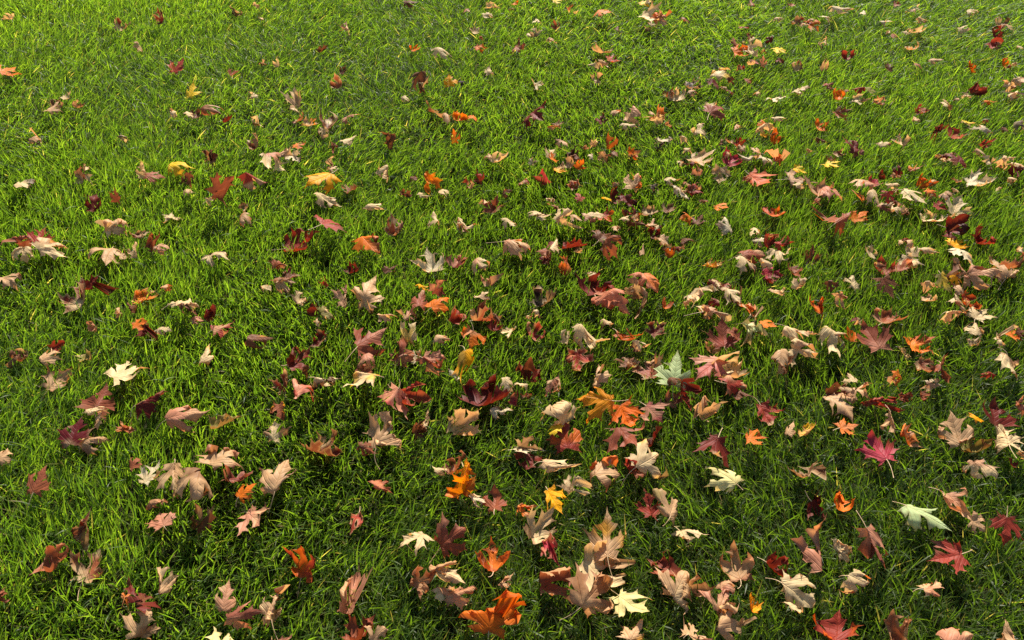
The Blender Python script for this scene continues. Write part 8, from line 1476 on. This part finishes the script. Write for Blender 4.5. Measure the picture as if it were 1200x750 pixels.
# ---------------------------------------------------------------- grass
# height of the leaves' undersides over the lawn on a 4 mm grid
G0, GS, GN = (-3.6, 0.2), 0.004, (1800, 1100)
cover = np.full(GN, 9.0, np.float32)
for p in covers:
    ix = ((p[:, 0] - G0[0]) / GS).astype(int)
    iy = ((p[:, 1] - G0[1]) / GS).astype(int)
    for dx in (-1, 0, 1):
        for dy in (-1, 0, 1):
            jx, jy = np.clip(ix + dx, 0, GN[0] - 1), np.clip(iy + dy, 0, GN[1] - 1)
            np.minimum.at(cover, (jx, jy), p[:, 2].astype(np.float32))

rng = np.random.RandomState(11)


def waves(x, y, seed, scale, n=7):
    """Smooth pseudo-noise about -1..1 over the lawn."""
    r = np.random.RandomState(seed)
    f = np.zeros_like(x)
    for _ in range(n):
        a, ph, k = r.uniform(0, 6.283), r.uniform(0, 6.283), scale * r.uniform(0.6, 1.6)
        f += np.sin(k * (x * math.cos(a) + y * math.sin(a)) + ph + 0.8 * np.sin(k * 0.7 * (y * math.cos(a) - x * math.sin(a))))
    return f / math.sqrt(n) / 1.0


def blades(x, y, segs, wide, seed):
    """Ribbons of grass rooted at x, y: vertices, triangles, tints."""
    r = np.random.RandomState(seed)
    n = len(x)
    clump = waves(x, y, 3, 26) * 0.5 + waves(x, y, 4, 60) * 0.5
    L = np.clip(r.normal(0.054, 0.012, n) * (1 + 0.16 * clump), 0.022, 0.105)
    W = np.clip(r.normal(0.0024, 0.0006, n), 0.0011, 0.0044) * wide
    flow = waves(x, y, 8, 2.4) * 1.3 + waves(x, y, 9, 7.0) * 0.8        # the way the turf is brushed
    az = flow + r.normal(0, 1.0, n)
    stray = r.rand(n) < 0.24
    az = np.where(stray, r.uniform(0, 6.283, n), az)
    lay = np.clip(0.5 + 0.5 * waves(x, y, 15, 3.2), 0, 1)                  # flatter, silvery patches
    th0 = np.abs(r.normal(0.12, 0.15, n)) + 0.18 * lay
    th1 = th0 + np.clip(r.normal(0.62 + 0.35 * lay, 0.40, n), 0.05, 1.75)
    dead = r.rand(n) < 0.036
    th0 = np.where(dead, r.uniform(0.5, 1.2, n), th0)
    th1 = np.where(dead, th0 + r.uniform(0, 0.5, n), th1)
    tw0, tw1 = r.normal(0, 0.7, n), r.normal(0, 0.6, n)
    px, pz = np.zeros(n), np.full(n, -0.004)
    ca, sa = np.cos(az), np.sin(az)
    rows = []
    for k in range(segs + 1):
        t = k / segs
        th = th0 + (th1 - th0) * t ** 1.2
        if k:
            px = px + np.sin(th) * L / segs
            pz = pz + np.cos(th) * L / segs
        wd = W * 0.5 * min(1.0, 0.75 + t) * (1 - max(0, (t - 0.45) / 0.55) ** 1.7)
        tw = tw0 + tw1 * t
        # width vector: across the bend, twisted towards the blade's own normal
        nx, nz = np.cos(th), -np.sin(th)
        vx, vy, vz = -sa * np.cos(tw) + ca * nx * np.sin(tw), ca * np.cos(tw) + sa * nx * np.sin(tw), nz * np.sin(tw)
        cx, cy, cz = x + ca * px, y + sa * px, pz
        if k < segs:
            rows.append(np.stack([cx - vx * wd, cy - vy * wd, cz - vz * wd], 1))
            rows.append(np.stack([cx + vx * wd, cy + vy * wd, cz + vz * wd], 1))
        else:
            rows.append(np.stack([cx, cy, cz], 1))
    P = np.stack(rows, 1)                                                 # n, 2*segs+1, 3
    # leaves lying on the turf press it down; a few blades still come through
    gx = ((P[:, :, 0] - G0[0]) / GS).astype(int)
    gy = ((P[:, :, 1] - G0[1]) / GS).astype(int)
    ok = (gx >= 0) & (gx < GN[0]) & (gy >= 0) & (gy < GN[1])
    H = np.where(ok, cover[np.clip(gx, 0, GN[0] - 1), np.clip(gy, 0, GN[1] - 1)], 9.0)
    ratio = np.where(P[:, :, 2] > 0.004, (H - 0.003) / np.maximum(P[:, :, 2], 0.004), 9.0).min(1)
    thru = r.rand(n) < 0.22
    fac = np.where(thru, 1.0, np.clip(ratio, 0.15, 1.0))
    P[:, :, 2] *= fac[:, None]
    m = 2 * segs + 1
    tri = []
    for k in range(segs - 1):
        a = 2 * k
        tri += [(a, a + 1, a + 3), (a, a + 3, a + 2)]
    tri.append((2 * segs - 2, 2 * segs - 1, 2 * segs))
    T = (np.arange(n)[:, None, None] * m + np.array(tri)[None]).reshape(-1, 3)
    # colours
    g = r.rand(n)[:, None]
    big = np.clip(0.26 + 0.26 * waves(x, y, 21, 1.6) + 0.44 * np.clip((y - 1.7) / 1.5, 0, 1) + r.normal(0, 0.22, n), 0, 1)[:, None]    # uneven turf tone; further out, backlit brightness is put into the colour
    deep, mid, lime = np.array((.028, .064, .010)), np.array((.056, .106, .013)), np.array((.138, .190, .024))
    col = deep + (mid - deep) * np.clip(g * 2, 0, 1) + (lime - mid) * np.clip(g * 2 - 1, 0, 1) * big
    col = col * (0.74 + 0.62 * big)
    straw = np.array((.36, .27, .13)) * r.uniform(0.6, 1.2, n)[:, None]
    col = np.where(dead[:, None], straw, col)
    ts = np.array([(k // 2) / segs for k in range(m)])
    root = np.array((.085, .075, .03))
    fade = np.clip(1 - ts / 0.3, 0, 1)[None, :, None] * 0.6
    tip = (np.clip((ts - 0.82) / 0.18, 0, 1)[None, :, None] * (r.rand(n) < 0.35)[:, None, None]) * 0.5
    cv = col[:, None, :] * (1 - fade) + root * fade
    cv = cv * (1 - tip) + np.array((.30, .24, .10)) * tip
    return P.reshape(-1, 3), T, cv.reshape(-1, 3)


def scatter(x0, x1, y0, y1, dens, seed, hole=None):
    r = np.random.RandomState(seed)
    n = int((x1 - x0) * (y1 - y0) * dens)
    x, y = r.uniform(x0, x1, n), r.uniform(y0, y1, n)
    if hole:
        k = ~((x > hole[0]) & (x < hole[1]) & (y > hole[2]) & (y < hole[3]))
        x, y = x[k], y[k]
    # thin the turf a little between clumps
    k = r.rand(len(x)) < 0.72 + 0.28 * np.clip(0.5 + 0.6 * waves(x, y, 5, 34), 0, 1)
    return x[k], y[k]


def lawn(name, x, y, segs, wide, seed):
    P, T, c = blades(x, y, segs, wide, seed)
    me = mesh_from(name, P, T, grass_m)
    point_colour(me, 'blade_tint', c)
    o = bpy.data.objects.new(name, me)
    o['kind'] = 'stuff'
    o['label'] = 'mown green lawn grass, thick and slightly brushed'
    C.objects.link(o)


xa, ya = scatter(-2.0, 2.0, 0.15, 2.3, D_NEAR, 31)
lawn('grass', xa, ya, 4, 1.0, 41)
xb, yb = scatter(-3.4, 3.4, 2.3, 4.7, D_FAR, 32)
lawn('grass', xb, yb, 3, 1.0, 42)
xc, yc = scatter(-7.5, 7.5, -2.5, 11.0, 1500, 33, (-3.4, 3.4, 2.3, 4.7))
k = ~((np.abs(xc) < 2.0) & (yc > 0.15) & (yc < 2.3))
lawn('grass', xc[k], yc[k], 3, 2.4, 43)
